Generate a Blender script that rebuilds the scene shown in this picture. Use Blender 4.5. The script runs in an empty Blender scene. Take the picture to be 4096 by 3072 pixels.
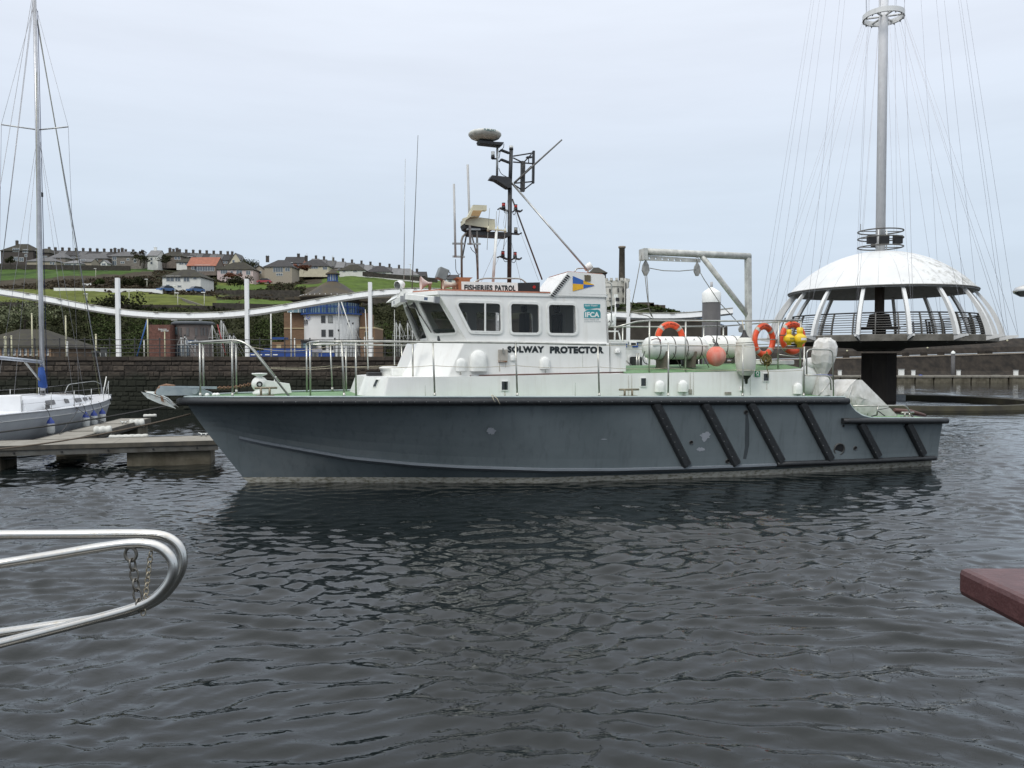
import bpy, math, random
import numpy as np
from mathutils import Vector, Matrix, noise as mnoise
from mathutils.geometry import tessellate_polygon
R = math.radians
random.seed(7)
sc = bpy.context.scene
col = sc.collection

# ------------------------------------------------------------------ camera
EYE = 2.65                      # eye height above the water
FPX = 4096 * 28.0 / 36.0        # focal length in photo pixels
PITCH = math.atan(96 / FPX)     # camera looks slightly down
cam_d = bpy.data.cameras.new('camera'); cam_d.lens = 28; cam_d.sensor_width = 36
cam_d.clip_start = 0.05; cam_d.clip_end = 9000
cam = bpy.data.objects.new('camera', cam_d); col.objects.link(cam)
cam.location = (0, 0, EYE); cam.rotation_euler = (R(90) - PITCH, 0, 0)
sc.camera = cam

# ------------------------------------------------------------------ world: overcast daylight
SUN_EL, SUN_ROT = R(48), R(215)
world = bpy.data.worlds.new("World"); sc.world = world; world.use_nodes = True
nt = world.node_tree; nt.nodes.clear()
def N(tree, typ, **kw):
    n = tree.nodes.new(typ)
    for k, v in kw.items():
        if hasattr(n, k): setattr(n, k, v)
    return n
w_out = N(nt, 'ShaderNodeOutputWorld'); w_bg = N(nt, 'ShaderNodeBackground'); w_bg2 = N(nt, 'ShaderNodeBackground')
w_add = N(nt, 'ShaderNodeAddShader')
w_sky = N(nt, 'ShaderNodeTexSky', sky_type='NISHITA', sun_disc=False)
w_sky.sun_elevation = SUN_EL; w_sky.sun_rotation = SUN_ROT; w_sky.dust_density = 3.0
w_bg.inputs[1].default_value = 0.05 * 0.25
nt.links.new(w_sky.outputs[0], w_bg.inputs[0])
w_tc = N(nt, 'ShaderNodeTexCoord'); w_sep = N(nt, 'ShaderNodeSeparateXYZ'); w_ramp = N(nt, 'ShaderNodeValToRGB')
nt.links.new(w_tc.outputs['Generated'], w_sep.inputs[0]); nt.links.new(w_sep.outputs[2], w_ramp.inputs[0])
cr = w_ramp.color_ramp
cr.elements[0].position = 0.0; cr.elements[0].color = (.57, .66, .76, 1)
cr.elements[1].position = 1.0; cr.elements[1].color = (1.75, 1.78, 1.82, 1)
for p, c in ((.10, (.60, .69, .80, 1)), (.20, (.66, .745, .85, 1)), (.32, (.74, .80, .90, 1)), (.46, (.84, .89, .98, 1))):
    e = cr.elements.new(p); e.color = c
# soft layered cloud: stretched noise on the sky dome
w_map = N(nt, 'ShaderNodeMapping'); w_map.inputs['Scale'].default_value = (1.6, 1.6, 13.0); w_map.inputs['Rotation'].default_value = (R(3), R(5), 0)
w_noi = N(nt, 'ShaderNodeTexNoise'); w_noi.inputs['Scale'].default_value = 1.7; w_noi.inputs['Detail'].default_value = 5; w_noi.inputs['Roughness'].default_value = .55
w_mr = N(nt, 'ShaderNodeMapRange'); w_mr.inputs[1].default_value = .35; w_mr.inputs[2].default_value = .68; w_mr.inputs[3].default_value = .97; w_mr.inputs[4].default_value = 1.03
w_mul = N(nt, 'ShaderNodeVectorMath', operation='MULTIPLY')
nt.links.new(w_tc.outputs['Generated'], w_map.inputs[0]); nt.links.new(w_map.outputs[0], w_noi.inputs['Vector'])
nt.links.new(w_noi.outputs[0], w_mr.inputs[0]); nt.links.new(w_ramp.outputs[0], w_mul.inputs[0]); nt.links.new(w_mr.outputs[0], w_mul.inputs[1])
nt.links.new(w_mul.outputs[0], w_bg2.inputs[0]); w_bg2.inputs[1].default_value = 1.0
nt.links.new(w_bg.outputs[0], w_add.inputs[0]); nt.links.new(w_bg2.outputs[0], w_add.inputs[1]); nt.links.new(w_add.outputs[0], w_out.inputs[0])

sun_d = bpy.data.lights.new('sun', 'SUN'); sun_d.energy = 1.5; sun_d.angle = R(22); sun_d.color = (1, .97, .92)
sun = bpy.data.objects.new('sun', sun_d); col.objects.link(sun)
_d = Vector((math.sin(SUN_ROT) * math.cos(SUN_EL), math.cos(SUN_ROT) * math.cos(SUN_EL), math.sin(SUN_EL)))
sun.rotation_euler = _d.to_track_quat('Z', 'Y').to_euler(); sun.location = (0, -5, 40)
sc.view_settings.view_transform = 'Standard'; sc.view_settings.look = 'None'
sc.view_settings.exposure = 0; sc.view_settings.gamma = 1; sc.view_settings.use_curve_mapping = False
sc.cycles.max_bounces = 6; sc.cycles.diffuse_bounces = 3; sc.cycles.glossy_bounces = 4; sc.cycles.transparent_max_bounces = 8
sc.cycles.caustics_reflective = False; sc.cycles.caustics_refractive = False

# ------------------------------------------------------------------ photo geometry: a ray through a photo pixel
_c, _s = math.cos(PITCH), math.sin(PITCH)
def ray(px, py):
    u = (px - 2048) / FPX; v = (1536 - py) / FPX
    return Vector((u, _c + v * _s, -_s + v * _c))
def W(px, py, Y):                       # the point of the place seen at that pixel, Y metres away
    r = ray(px, py); r = r * (Y / r.y)
    return Vector((r.x, r.y, r.z + EYE))
def proj(p):                            # inverse
    d = Vector(p) - Vector((0, 0, EYE)); f = d.y * _c - d.z * _s; up = d.y * _s + d.z * _c
    return 2048 + FPX * d.x / f, 1536 - FPX * up / f
def GZ(px, py, z):                      # the point at height z
    r = ray(px, py); k = (z - EYE) / r.z
    return Vector((r.x * k, r.y * k, z))
def X2(px, Y): return W(px, 1440, Y).x

# the patrol boat's frame: x aft along the centreline from the stem, y away from the camera, z up from the water
YAW = R(16.7)
BM = Matrix.Translation((-6.91, 16.84, 0)) @ Matrix.Rotation(YAW, 4, 'Z')
BI = BM.inverted()
def RP(px, py, p0, n):                  # boat-frame plane hit
    o = BI @ Vector((0, 0, EYE)); d = BI.to_3x3() @ ray(px, py)
    k = (Vector(p0) - o).dot(Vector(n)) / d.dot(Vector(n))
    return o + d * k
def B(px, py, y): return RP(px, py, (0, y, 0), (0, 1, 0))
def BS(px, py, s): return RP(px, py, (s, 0, 0), (1, 0, 0))
def BZ(px, py, z): return RP(px, py, (0, 0, z), (0, 0, 1))
def interp(x, tab):
    if x <= tab[0][0]: return tab[0][1]
    for (a, b), (c, d) in zip(tab, tab[1:]):
        if x <= c: return b + (d - b) * (x - a) / (c - a)
    return tab[-1][1]

# ------------------------------------------------------------------ materials
MATS = {}
def M(name, c, rough=.55, metal=0., var=.12, scale=3., c2=None, bump=0., bscale=30., streak=None, sk=.5, rnd=0., spec=.5,
      coat=0., nz=1., detail=4, alpha=1., em=None, stretch=None, ramp=(.35, .65)):
    if name in MATS: return MATS[name]
    m = bpy.data.materials.new(name); m.use_nodes = True; t = m.node_tree; b = t.nodes['Principled BSDF']
    b.inputs['Roughness'].default_value = rough; b.inputs['Metallic'].default_value = metal
    b.inputs['Specular IOR Level'].default_value = spec; b.inputs['Coat Weight'].default_value = coat
    c = tuple(c); cb = tuple(c2) if c2 else tuple(min(1, x * (1 + var)) for x in c); ca = c if c2 else tuple(x * (1 - var) for x in c)
    tc = N(t, 'ShaderNodeTexCoord'); mp = N(t, 'ShaderNodeMapping'); mp.inputs['Scale'].default_value = stretch or (1, 1, nz)
    t.links.new(tc.outputs['Object'], mp.inputs[0])
    no = N(t, 'ShaderNodeTexNoise'); no.inputs['Scale'].default_value = scale; no.inputs['Detail'].default_value = detail; no.inputs['Roughness'].default_value = .6
    t.links.new(mp.outputs[0], no.inputs['Vector'])
    mr = N(t, 'ShaderNodeMapRange'); mr.inputs[1].default_value = ramp[0]; mr.inputs[2].default_value = ramp[1]; t.links.new(no.outputs[0], mr.inputs[0])
    mx = N(t, 'ShaderNodeMix', data_type='RGBA'); mx.inputs[6].default_value = ca + (1,); mx.inputs[7].default_value = cb + (1,)
    t.links.new(mr.outputs[0], mx.inputs[0]); out = mx.outputs[2]
    if streak:
        mp2 = N(t, 'ShaderNodeMapping'); mp2.inputs['Scale'].default_value = (5, 5, .45); t.links.new(tc.outputs['Object'], mp2.inputs[0])
        n2 = N(t, 'ShaderNodeTexNoise'); n2.inputs['Scale'].default_value = 1.6; n2.inputs['Detail'].default_value = 6; n2.inputs['Roughness'].default_value = .65
        t.links.new(mp2.outputs[0], n2.inputs['Vector'])
        r2 = N(t, 'ShaderNodeMapRange'); r2.inputs[1].default_value = .52; r2.inputs[2].default_value = .8; r2.inputs[4].default_value = sk; t.links.new(n2.outputs[0], r2.inputs[0])
        m2 = N(t, 'ShaderNodeMix', data_type='RGBA'); m2.inputs[7].default_value = tuple(streak) + (1,)
        t.links.new(out, m2.inputs[6]); t.links.new(r2.outputs[0], m2.inputs[0]); out = m2.outputs[2]
    if rnd:
        oi = N(t, 'ShaderNodeObjectInfo'); r3 = N(t, 'ShaderNodeMapRange'); r3.inputs[3].default_value = 1 - rnd; r3.inputs[4].default_value = 1 + rnd
        t.links.new(oi.outputs['Random'], r3.inputs[0]); vm = N(t, 'ShaderNodeVectorMath', operation='SCALE')
        t.links.new(out, vm.inputs[0]); t.links.new(r3.outputs[0], vm.inputs['Scale']); out = vm.outputs[0]
    t.links.new(out, b.inputs['Base Color'])
    if bump:
        n4 = N(t, 'ShaderNodeTexNoise'); n4.inputs['Scale'].default_value = bscale; n4.inputs['Detail'].default_value = 5
        t.links.new(mp.outputs[0], n4.inputs['Vector'])
        bp = N(t, 'ShaderNodeBump'); bp.inputs['Strength'].default_value = bump; bp.inputs['Distance'].default_value = .02
        t.links.new(n4.outputs[0], bp.inputs['Height']); t.links.new(bp.outputs[0], b.inputs['Normal'])
    if alpha < 1:
        b.inputs['Alpha'].default_value = alpha
    if em: b.inputs['Emission Color'].default_value = tuple(em) + (1,); b.inputs['Emission Strength'].default_value = 1
    MATS[name] = m; return m

# ------------------------------------------------------------------ mesh builder
class MB:
    def __init__(s, fr=None): s.v = []; s.f = []; s.sm = []; s.mi = []; s.fr = fr
    def add(s, vs, fs, smooth=False, mi=0):
        k = len(s.v); s.v += [Vector(p) for p in vs]
        for f in fs: s.f.append(tuple(i + k for i in f)); s.sm.append(smooth); s.mi.append(mi)
        return s
    def box(s, c, d, rot=None, mi=0, taper=1.):
        x, y, z = d[0] / 2, d[1] / 2, d[2] / 2; c = Vector(c)
        vs = [Vector((sx * x * (taper if sz > 0 else 1), sy * y * (taper if sz > 0 else 1), sz * z)) for sz in (-1, 1) for sy in (-1, 1) for sx in (-1, 1)]
        if rot is not None:
            mt = rot if isinstance(rot, Matrix) else Matrix.Rotation(rot, 3, 'Z'); vs = [mt @ v for v in vs]
        return s.add([c + v for v in vs], [(0, 2, 3, 1), (4, 5, 7, 6), (0, 1, 5, 4), (2, 6, 7, 3), (0, 4, 6, 2), (1, 3, 7, 5)], False, mi)
    def bbox(s, a, b, mi=0):
        a, b = Vector(a), Vector(b); return s.box((a + b) / 2, [abs(q) for q in (b - a)], None, mi)
    def bar(s, a, b, w, h, up=(0, 0, 1), mi=0):       # rectangular bar between two points
        a, b = Vector(a), Vector(b); d = (b - a).normalized(); u = Vector(up)
        x = d.cross(u)
        if x.length < 1e-4: x = d.cross(Vector((1, 0, 0)))
        x.normalize(); z = x.cross(d); q = []
        for p in (a, b):
            for i, j in ((-1, -1), (1, -1), (1, 1), (-1, 1)): q.append(p + x * (w / 2 * i) + z * (h / 2 * j))
        return s.add(q, [(3, 2, 1, 0), (4, 5, 6, 7), (0, 1, 5, 4), (1, 2, 6, 5), (2, 3, 7, 6), (3, 0, 4, 7)], False, mi)
    def tube(s, pts, r, n=8, cap=True, mi=0):
        pts = [Vector(p) for p in pts]; k = len(pts); rs = r if isinstance(r, (list, tuple)) else [r] * k
        t0 = (pts[1] - pts[0]).normalized(); a = t0.orthogonal().normalized(); vs = []
        if abs(t0.z) < .9: a = t0.cross(Vector((0, 0, 1))).normalized()
        for i, p in enumerate(pts):
            t = (pts[min(i + 1, k - 1)] - pts[max(i - 1, 0)]).normalized()
            a = (a - t * a.dot(t)).normalized(); b = t.cross(a)
            for j in range(n):
                th = 2 * math.pi * j / n; vs.append(p + (a * math.cos(th) + b * math.sin(th)) * rs[i])
        fs = [(i * n + j, i * n + (j + 1) % n, (i + 1) * n + (j + 1) % n, (i + 1) * n + j) for i in range(k - 1) for j in range(n)]
        s.add(vs, fs, True, mi)
        if cap:
            b0 = len(s.v) - len(vs)
            s.f.append(tuple(b0 + j for j in reversed(range(n)))); s.sm.append(False); s.mi.append(mi)
            s.f.append(tuple(b0 + (k - 1) * n + j for j in range(n))); s.sm.append(False); s.mi.append(mi)
        return s
    def cyl(s, a, b, r, r2=None, n=14, mi=0):
        a, b = Vector(a), Vector(b); r2 = r if r2 is None else r2
        return s.tube([a, b], [r, r2], n, True, mi)
    def lathe(s, prof, c=(0, 0, 0), axis=(0, 0, 1), n=24, smooth=True, mi=0, a0=0, a1=2 * math.pi):
        ax = Vector(axis).normalized(); u = ax.orthogonal().normalized()
        if abs(ax.z) > .99: u = Vector((1, 0, 0))
        w = ax.cross(u); c = Vector(c); vs = []; full = abs(a1 - a0 - 2 * math.pi) < 1e-6; cols = n if full else n + 1
        for r, h in prof:
            for j in range(cols):
                th = a0 + (a1 - a0) * j / n; vs.append(c + ax * h + (u * math.cos(th) + w * math.sin(th)) * r)
        fs = []
        for i in range(len(prof) - 1):
            for j in range(n):
                j2 = (j + 1) % cols; fs.append((i * cols + j, i * cols + j2, (i + 1) * cols + j2, (i + 1) * cols + j))
        return s.add(vs, fs, smooth, mi)
    def torus(s, c, axis, Rr, r, n=32, m=8, a0=0, a1=2 * math.pi, squash=1., mi=0, ref=None):
        ax = Vector(axis).normalized(); u = Vector(ref) if ref else (Vector((1, 0, 0)) if abs(ax.x) < .8 else Vector((0, 1, 0)))
        u = (u - ax * u.dot(ax)).normalized(); w = ax.cross(u); c = Vector(c)
        full = abs(a1 - a0 - 2 * math.pi) < 1e-6; k = n if full else n + 1; vs = []
        for i in range(k):
            th = a0 + (a1 - a0) * i / n; d = u * math.cos(th) + w * math.sin(th)
            for j in range(m):
                ph = 2 * math.pi * j / m; vs.append(c + d * (Rr + r * math.cos(ph)) + ax * (r * math.sin(ph) * squash))
        fs = [(i * m + j, ((i + 1) % k) * m + j, ((i + 1) % k) * m + (j + 1) % m, i * m + (j + 1) % m) for i in range(n) for j in range(m)]
        return s.add(vs, fs, True, mi)
    def ball(s, c, r, n=16, m=10, mi=0, rot=None):
        rr = r if isinstance(r, (tuple, list)) else (r, r, r); c = Vector(c); vs = []
        for i in range(m + 1):
            ph = math.pi * i / m
            for j in range(n):
                th = 2 * math.pi * j / n; v = Vector((math.sin(ph) * math.cos(th) * rr[0], math.sin(ph) * math.sin(th) * rr[1], math.cos(ph) * rr[2]))
                vs.append(c + (rot @ v if rot else v))
        return s.add(vs, [(i * n + j, (i + 1) * n + j, (i + 1) * n + (j + 1) % n, i * n + (j + 1) % n) for i in range(m) for j in range(n)], True, mi)
    def prism(s, pts, d, mi=0, smooth=False):           # 3-D outline pushed along d
        pts = [Vector(p) for p in pts]; d = Vector(d); n = len(pts)
        tri = tessellate_polygon([pts]); vs = pts + [p + d for p in pts]
        s.add(vs, [tuple(t) for t in tri] + [tuple(i + n for i in reversed(t)) for t in tri], False, mi)
        k = len(s.v) - 2 * n
        for i in range(n): s.f.append((k + i, k + (i + 1) % n, k + n + (i + 1) % n, k + n + i)); s.sm.append(smooth); s.mi.append(mi)
        return s
    def plate(s, outer, holes, d, mi=0):                # outline with openings, thickness d
        loops = [[Vector(p) for p in l] for l in [outer] + list(holes)]; d = Vector(d)
        flat = [p for l in loops for p in l]; n = len(flat); tri = tessellate_polygon(loops)
        s.add(flat + [p + d for p in flat], [tuple(t) for t in tri] + [tuple(i + n for i in reversed(t)) for t in tri], False, mi)
        k = len(s.v) - 2 * n; o = 0
        for l in loops:
            m = len(l)
            for i in range(m): a, b = k + o + i, k + o + (i + 1) % m; s.f.append((a, b, b + n, a + n)); s.sm.append(False); s.mi.append(mi)
            o += m
        return s
    def grid(s, rows, smooth=True, mi=0, closed=False):
        n = len(rows[0]); vs = [p for r in rows for p in r]; fs = []
        for i in range(len(rows) - 1):
            for j in range(n if closed else n - 1):
                j2 = (j + 1) % n; fs.append((i * n + j, i * n + j2, (i + 1) * n + j2, (i + 1) * n + j))
        return s.add(vs, fs, smooth, mi)
    def build(s, name, mat, parent=None, label=None, cat=None, group=None, kind=None, bevel=0, at=None):
        fr = s.fr or Matrix.Identity(4); vs = [fr @ v for v in s.v]
        if parent is not None: inv = WM[parent.name].inverted(); wm = WM[parent.name]
        else:
            if at is None:
                xs = [v.x for v in vs]; ys = [v.y for v in vs]; zs = [v.z for v in vs]
                at = ((min(xs) + max(xs)) / 2, (min(ys) + max(ys)) / 2, min(zs))
            wm = Matrix.Translation(at); inv = wm.inverted()
        me = bpy.data.meshes.new(name); me.from_pydata([inv @ v for v in vs], [], s.f)
        me.polygons.foreach_set('use_smooth', s.sm)
        mats = mat if isinstance(mat, (list, tuple)) else [mat]
        for m in mats: me.materials.append(m)
        if len(mats) > 1: me.polygons.foreach_set('material_index', s.mi)
        o = bpy.data.objects.new(name, me); col.objects.link(o)
        if parent is not None: o.parent = parent
        else: o.location = wm.translation
        WM[o.name] = wm
        tag(o, label, cat, group, kind)
        if bevel:
            b = o.modifiers.new('bevel', 'BEVEL'); b.width = bevel; b.segments = 2; b.limit_method = 'ANGLE'; b.angle_limit = R(35)
        return o
WM = {}
def tag(o, label=None, cat=None, group=None, kind=None):
    for k, v in (('label', label), ('category', cat), ('group', group), ('kind', kind)):
        if v: o[k] = v
    return o
def thing(name, at, label, cat, group=None, rz=0.):
    o = bpy.data.objects.new(name, None); col.objects.link(o); o.location = at; o.rotation_euler = (0, 0, rz); o.empty_display_size = .2
    WM[o.name] = Matrix.Translation(at) @ Matrix.Rotation(rz, 4, 'Z'); return tag(o, label, cat, group)
def copy_tree(o, parent=None):
    c = o.copy(); col.objects.link(c); c.parent = parent if parent else o.parent
    for ch in list(o.children): copy_tree(ch, c)
    return c
def dup(o, loc, label, rz=None, scale=None):
    c = copy_tree(o); c.location = loc; c['label'] = label
    if rz is not None: c.rotation_euler = (0, 0, rz)
    if scale: c.scale = scale
    WM[c.name] = Matrix.Translation(loc) @ Matrix.Rotation(c.rotation_euler.z, 4, 'Z')
    return c
def inst(name, mesh, parent, loc, rot=(0, 0, 0), scale=(1, 1, 1)):
    o = bpy.data.objects.new(name, mesh); col.objects.link(o); o.parent = parent; o.location = loc; o.rotation_euler = rot; o.scale = scale; return o
def rrect(quad, r, k=4):              # rounded version of a planar quad (3-D corners in order)
    q = [Vector(p) for p in quad]; out = []
    for i in range(len(q)):
        a, b, c = q[i - 1], q[i], q[(i + 1) % len(q)]; u = (a - b).normalized(); v = (c - b).normalized()
        ang = u.angle(v); t = r / math.tan(ang / 2); t = min(t, .45 * min((a - b).length, (c - b).length)); p0, p1 = b + u * t, b + v * t
        for j in range(k + 1):
            f = j / k; out.append(p0 * (1 - f) ** 2 + b * 2 * f * (1 - f) + p1 * f * f)
    return out
def grow(pts, d):                     # offset a planar outline outwards from its middle
    c = sum((Vector(p) for p in pts), Vector()) / len(pts); n = len(pts); pts = [Vector(p) for p in pts]
    nn = Vector()
    for i in range(n): nn += (pts[i] - c).cross(pts[(i + 1) % n] - c)
    nn.normalize(); out = []
    for i in range(n):
        t = (pts[(i + 1) % n] - pts[i - 1]).normalized(); out.append(pts[i] + t.cross(nn) * d)
    return out
def text(name, s, parent, org, xdir, ydir, width, height, mat, bold=.0, thick=.004, label=None, fr=None):
    cu = bpy.data.curves.new('t', 'FONT'); cu.body = s; cu.size = 1; cu.offset = bold; cu.extrude = 0; cu.space_character = (1.1 if bold > .06 else 1.06) if bold > .04 else 1.0; cu.resolution_u = 3
    tmp = bpy.data.objects.new('t', cu); me = bpy.data.meshes.new_from_object(tmp)
    bpy.data.objects.remove(tmp); bpy.data.curves.remove(cu)
    vs = [v.co.copy() for v in me.vertices]; fs = [tuple(p.vertices) for p in me.polygons]; bpy.data.meshes.remove(me)
    x0, x1 = min(v.x for v in vs), max(v.x for v in vs); y0, y1 = min(v.y for v in vs), max(v.y for v in vs)
    xd, yd, o = Vector(xdir).normalized(), Vector(ydir).normalized(), Vector(org); nn = xd.cross(yd).normalized()
    mb = MB(fr)
    mb.add([o + xd * ((v.x - x0) / (x1 - x0) * width) + yd * ((v.y - y0) / (y1 - y0) * height) + nn * thick for v in vs], fs)
    return mb.build(name, mat, parent, label=label)
def sag(a, b, d, n=14):
    a, b = Vector(a), Vector(b); return [a.lerp(b, i / n) - Vector((0, 0, d * 4 * (i / n) * (1 - i / n))) for i in range(n + 1)]
def arc_pts(a, b, c, k=6):           # smooth corner a-b-c
    a, b, c = Vector(a), Vector(b), Vector(c); return [a * (1 - f) ** 2 + b * 2 * f * (1 - f) + c * f * f for f in [i / k for i in range(k + 1)]]
def bend(pts, r, k=5):               # polyline with rounded corners
    pts = [Vector(p) for p in pts]; out = [pts[0]]
    for i in range(1, len(pts) - 1):
        a, b, c = pts[i - 1], pts[i], pts[i + 1]; t = min(r, (a - b).length * .48, (c - b).length * .48)
        out += arc_pts(b + (a - b).normalized() * t, b, b + (c - b).normalized() * t, k)
    return out + [pts[-1]]

# palette
WHITE = M('boat white gelcoat', (.77, .775, .745), .32, var=.04, scale=1.5, streak=(.36, .30, .2), sk=.22, coat=.2)
HULLM = M('blue grey hull paint', (.104, .127, .136), .26, var=.1, scale=.7, c2=(.134, .160, .171), bump=.14, bscale=1.3, streak=(.04, .045, .05), sk=.4)
ANTI = M('fouled boot top', (.40, .39, .34), .8, c2=(.10, .09, .05), scale=9, nz=3, ramp=(.45, .7))
RUBBER = M('black rubber fendering', (.014, .016, .018), .5, var=.35, scale=14, bump=.25, bscale=60)
RAILM = M('stainless rail', (.42, .42, .38), .3, .85, var=.15, scale=8)
RAILG = M('galvanised grey', (.30, .30, .28), .5, .5, var=.2, scale=12)
GREEND = M('green deck paint', (.10, .195, .088), .75, var=.18, scale=5, bump=.2, bscale=120, c2=(.145, .26, .12))
BLACKP = M('black mast paint', (.022, .023, .025), .45, c2=(.06, .055, .05), scale=9, bump=.1, ramp=(.5, .8))
DARKP = M('dark portlight glass', (.012, .016, .017), .08, var=.05, spec=.8)
DARKG = M('dark tinted glass', (.012, .016, .017), .06, var=.05, spec=.8, alpha=.2)
BLK = M('black', (.012, .012, .013), .5)
STEEL = M('dull alloy', (.42, .43, .42), .45, .7, var=.18, scale=6)
RUST = M('rusty steel', (.16, .07, .035), .85, c2=(.26, .17, .11), scale=14, bump=.3)
REDW = M('orange red roof paint', (.36, .14, .085), .6, var=.15, scale=4)
ORANGE = M('orange plastic', (.72, .085, .025), .5, var=.12, scale=9)
YEL = M('yellow plastic', (.72, .50, .02), .45, var=.12, scale=12)
BUFF = M('cream radar plastic', (.60, .57, .42), .45, var=.08, scale=6)
GREYP = M('grey deck paint', (.22, .27, .29), .5, c2=(.30, .35, .36), scale=6)
ROPE = M('pale rope', (.42, .38, .28), .9, var=.25, scale=60)
DROPE = M('dark wet rope', (.035, .035, .033), .9, var=.3, scale=60)
BLUE = M('blue plastic', (.02, .06, .30), .5)
WPLA = M('white plastic', (.74, .75, .72), .5, var=.06, scale=9)
# ------------------------------------------------------------------ water
def water_mat():
    m = bpy.data.materials.new('harbour water'); m.use_nodes = True; t = m.node_tree; b = t.nodes['Principled BSDF']
    b.inputs['Base Color'].default_value = (.006, .0085, .0085, 1); b.inputs['Roughness'].default_value = .012; b.inputs['IOR'].default_value = 1.333
    b.inputs['Specular IOR Level'].default_value = .6
    tc = N(t, 'ShaderNodeTexCoord'); last = None
    for sx, sy, rz, sc_, det, dist, st in ((1, 1.6, 10, 9, 2, .007, .6),):
        mp = N(t, 'ShaderNodeMapping'); mp.inputs['Scale'].default_value = (sx, sy, 1); mp.inputs['Rotation'].default_value = (0, 0, R(rz))
        t.links.new(tc.outputs['Object'], mp.inputs[0])
        n = N(t, 'ShaderNodeTexNoise'); n.inputs['Scale'].default_value = sc_; n.inputs['Detail'].default_value = det; n.inputs['Roughness'].default_value = .5; n.inputs['Distortion'].default_value = .4
        t.links.new(mp.outputs[0], n.inputs['Vector'])
        bp = N(t, 'ShaderNodeBump'); bp.inputs['Strength'].default_value = st; bp.inputs['Distance'].default_value = dist
        t.links.new(n.outputs[0], bp.inputs['Height'])
        if last: t.links.new(last.outputs[0], bp.inputs['Normal'])
        last = bp
    t.links.new(last.outputs[0], b.inputs['Normal']); return m
WATM = water_mat()
def build_water():
    nr, na = 1020, 900
    d = 2.2 * (78 / 2.2) ** (np.arange(nr) / (nr - 1)); th = np.linspace(-R(50), R(50), na); Dg, Tg = np.meshgrid(d, th, indexing='ij')
    X = Dg * np.tan(Tg); Y = Dg.copy(); cell = Dg * .0036; rg = np.random.default_rng(4); H = np.zeros_like(X)
    wx = .35 * np.sin(.9 * X + 1.3 * Y * .6) + .25 * np.sin(.37 * X - .8 * Y + 1) + .18 * np.sin(2.1 * X + 1.7 * Y + 2); wy = .35 * np.sin(.7 * Y - .8 * X + 2) + .22 * np.sin(1.9 * Y + 1.1 * X)
    patch = .78 + .28 * np.sin(.19 * X + .31 * Y + 1) * np.sin(.43 * X - .23 * Y) + .12 * np.sin(.8 * X + .5 * Y)
    for i in range(120):
        lam = .11 * (.56 / .11) ** (rg.uniform() ** .85) if i > 9 else rg.uniform(.9, 2.6); an = R(95) + rg.normal() * R(30); k = 2 * np.pi / lam; s = .029 * (1.0 if lam < .85 else .3) * rg.uniform(.6, 1.3); a = s / k
        ph = k * ((X + wx * .6) * np.cos(an) + (Y + wy * .6) * np.sin(an)) + rg.uniform(0, 6.28); fade = np.clip((lam / cell - 2.6) / 2.5, 0, 1)
        w = np.sin(ph); H += a * fade * (w + .35 * (1 - np.abs(np.cos(ph * .5 + .8))) )
    # lee of the moored boat: smoother water close to its near side
    sx = (X + 6.91) * math.cos(YAW) + (Y - 16.84) * math.sin(YAW); ty = (X + 6.91) * math.sin(YAW) - (Y - 16.84) * math.cos(YAW)
    lee = 1 - .5 * np.exp(-((np.clip(ty - 2.0, 0, None) / 3.0) ** 2)) * (sx > -1) * (sx < 18.6)
    H = H * patch * lee; H -= H.mean(); edge = np.clip((R(50) - np.abs(Tg)) / R(3), 0, 1) * np.clip((78 - Dg) / 6, 0, 1); H = H * edge - .02 * (1 - edge)
    V = np.stack([X, Y, H], -1).reshape(-1, 3); ii = np.arange(nr * na).reshape(nr, na)
    F = np.stack([ii[:-1, :-1], ii[:-1, 1:], ii[1:, 1:], ii[1:, :-1]], -1).reshape(-1, 4)
    me = bpy.data.meshes.new('water'); me.vertices.add(len(V)); me.vertices.foreach_set('co', V.ravel()); me.loops.add(F.size); me.loops.foreach_set('vertex_index', F.ravel().astype('i'))
    me.polygons.add(len(F)); me.polygons.foreach_set('loop_start', np.arange(0, F.size, 4, dtype='i')); me.polygons.foreach_set('use_smooth', np.ones(len(F), bool)); me.update(); me.materials.append(WATM)
    o = bpy.data.objects.new('water', me); col.objects.link(o); tag(o, 'dark rippled harbour water reflecting the pale sky', kind='structure')
build_water()
MB().add([(-2500, -60, -.09), (2500, -60, -.09), (2500, 4000, -.09), (-2500, 4000, -.09)], [(0, 1, 2, 3)]).build('outer_water', WATM, kind='structure', label='harbour water beyond the rippled near stretch')

# ------------------------------------------------------------------ patrol boat
boat = thing('patrol_boat', (-6.91, 16.84, 0), 'blue grey hulled patrol boat with white wheelhouse and black diagonal fender strips', 'patrol boat', rz=YAW)
WM[boat.name] = BM
def part(mb, name, mat, parent=boat, **k): return mb.build(name, mat, parent, **k)
def Bb(): return MB(BM)

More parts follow.
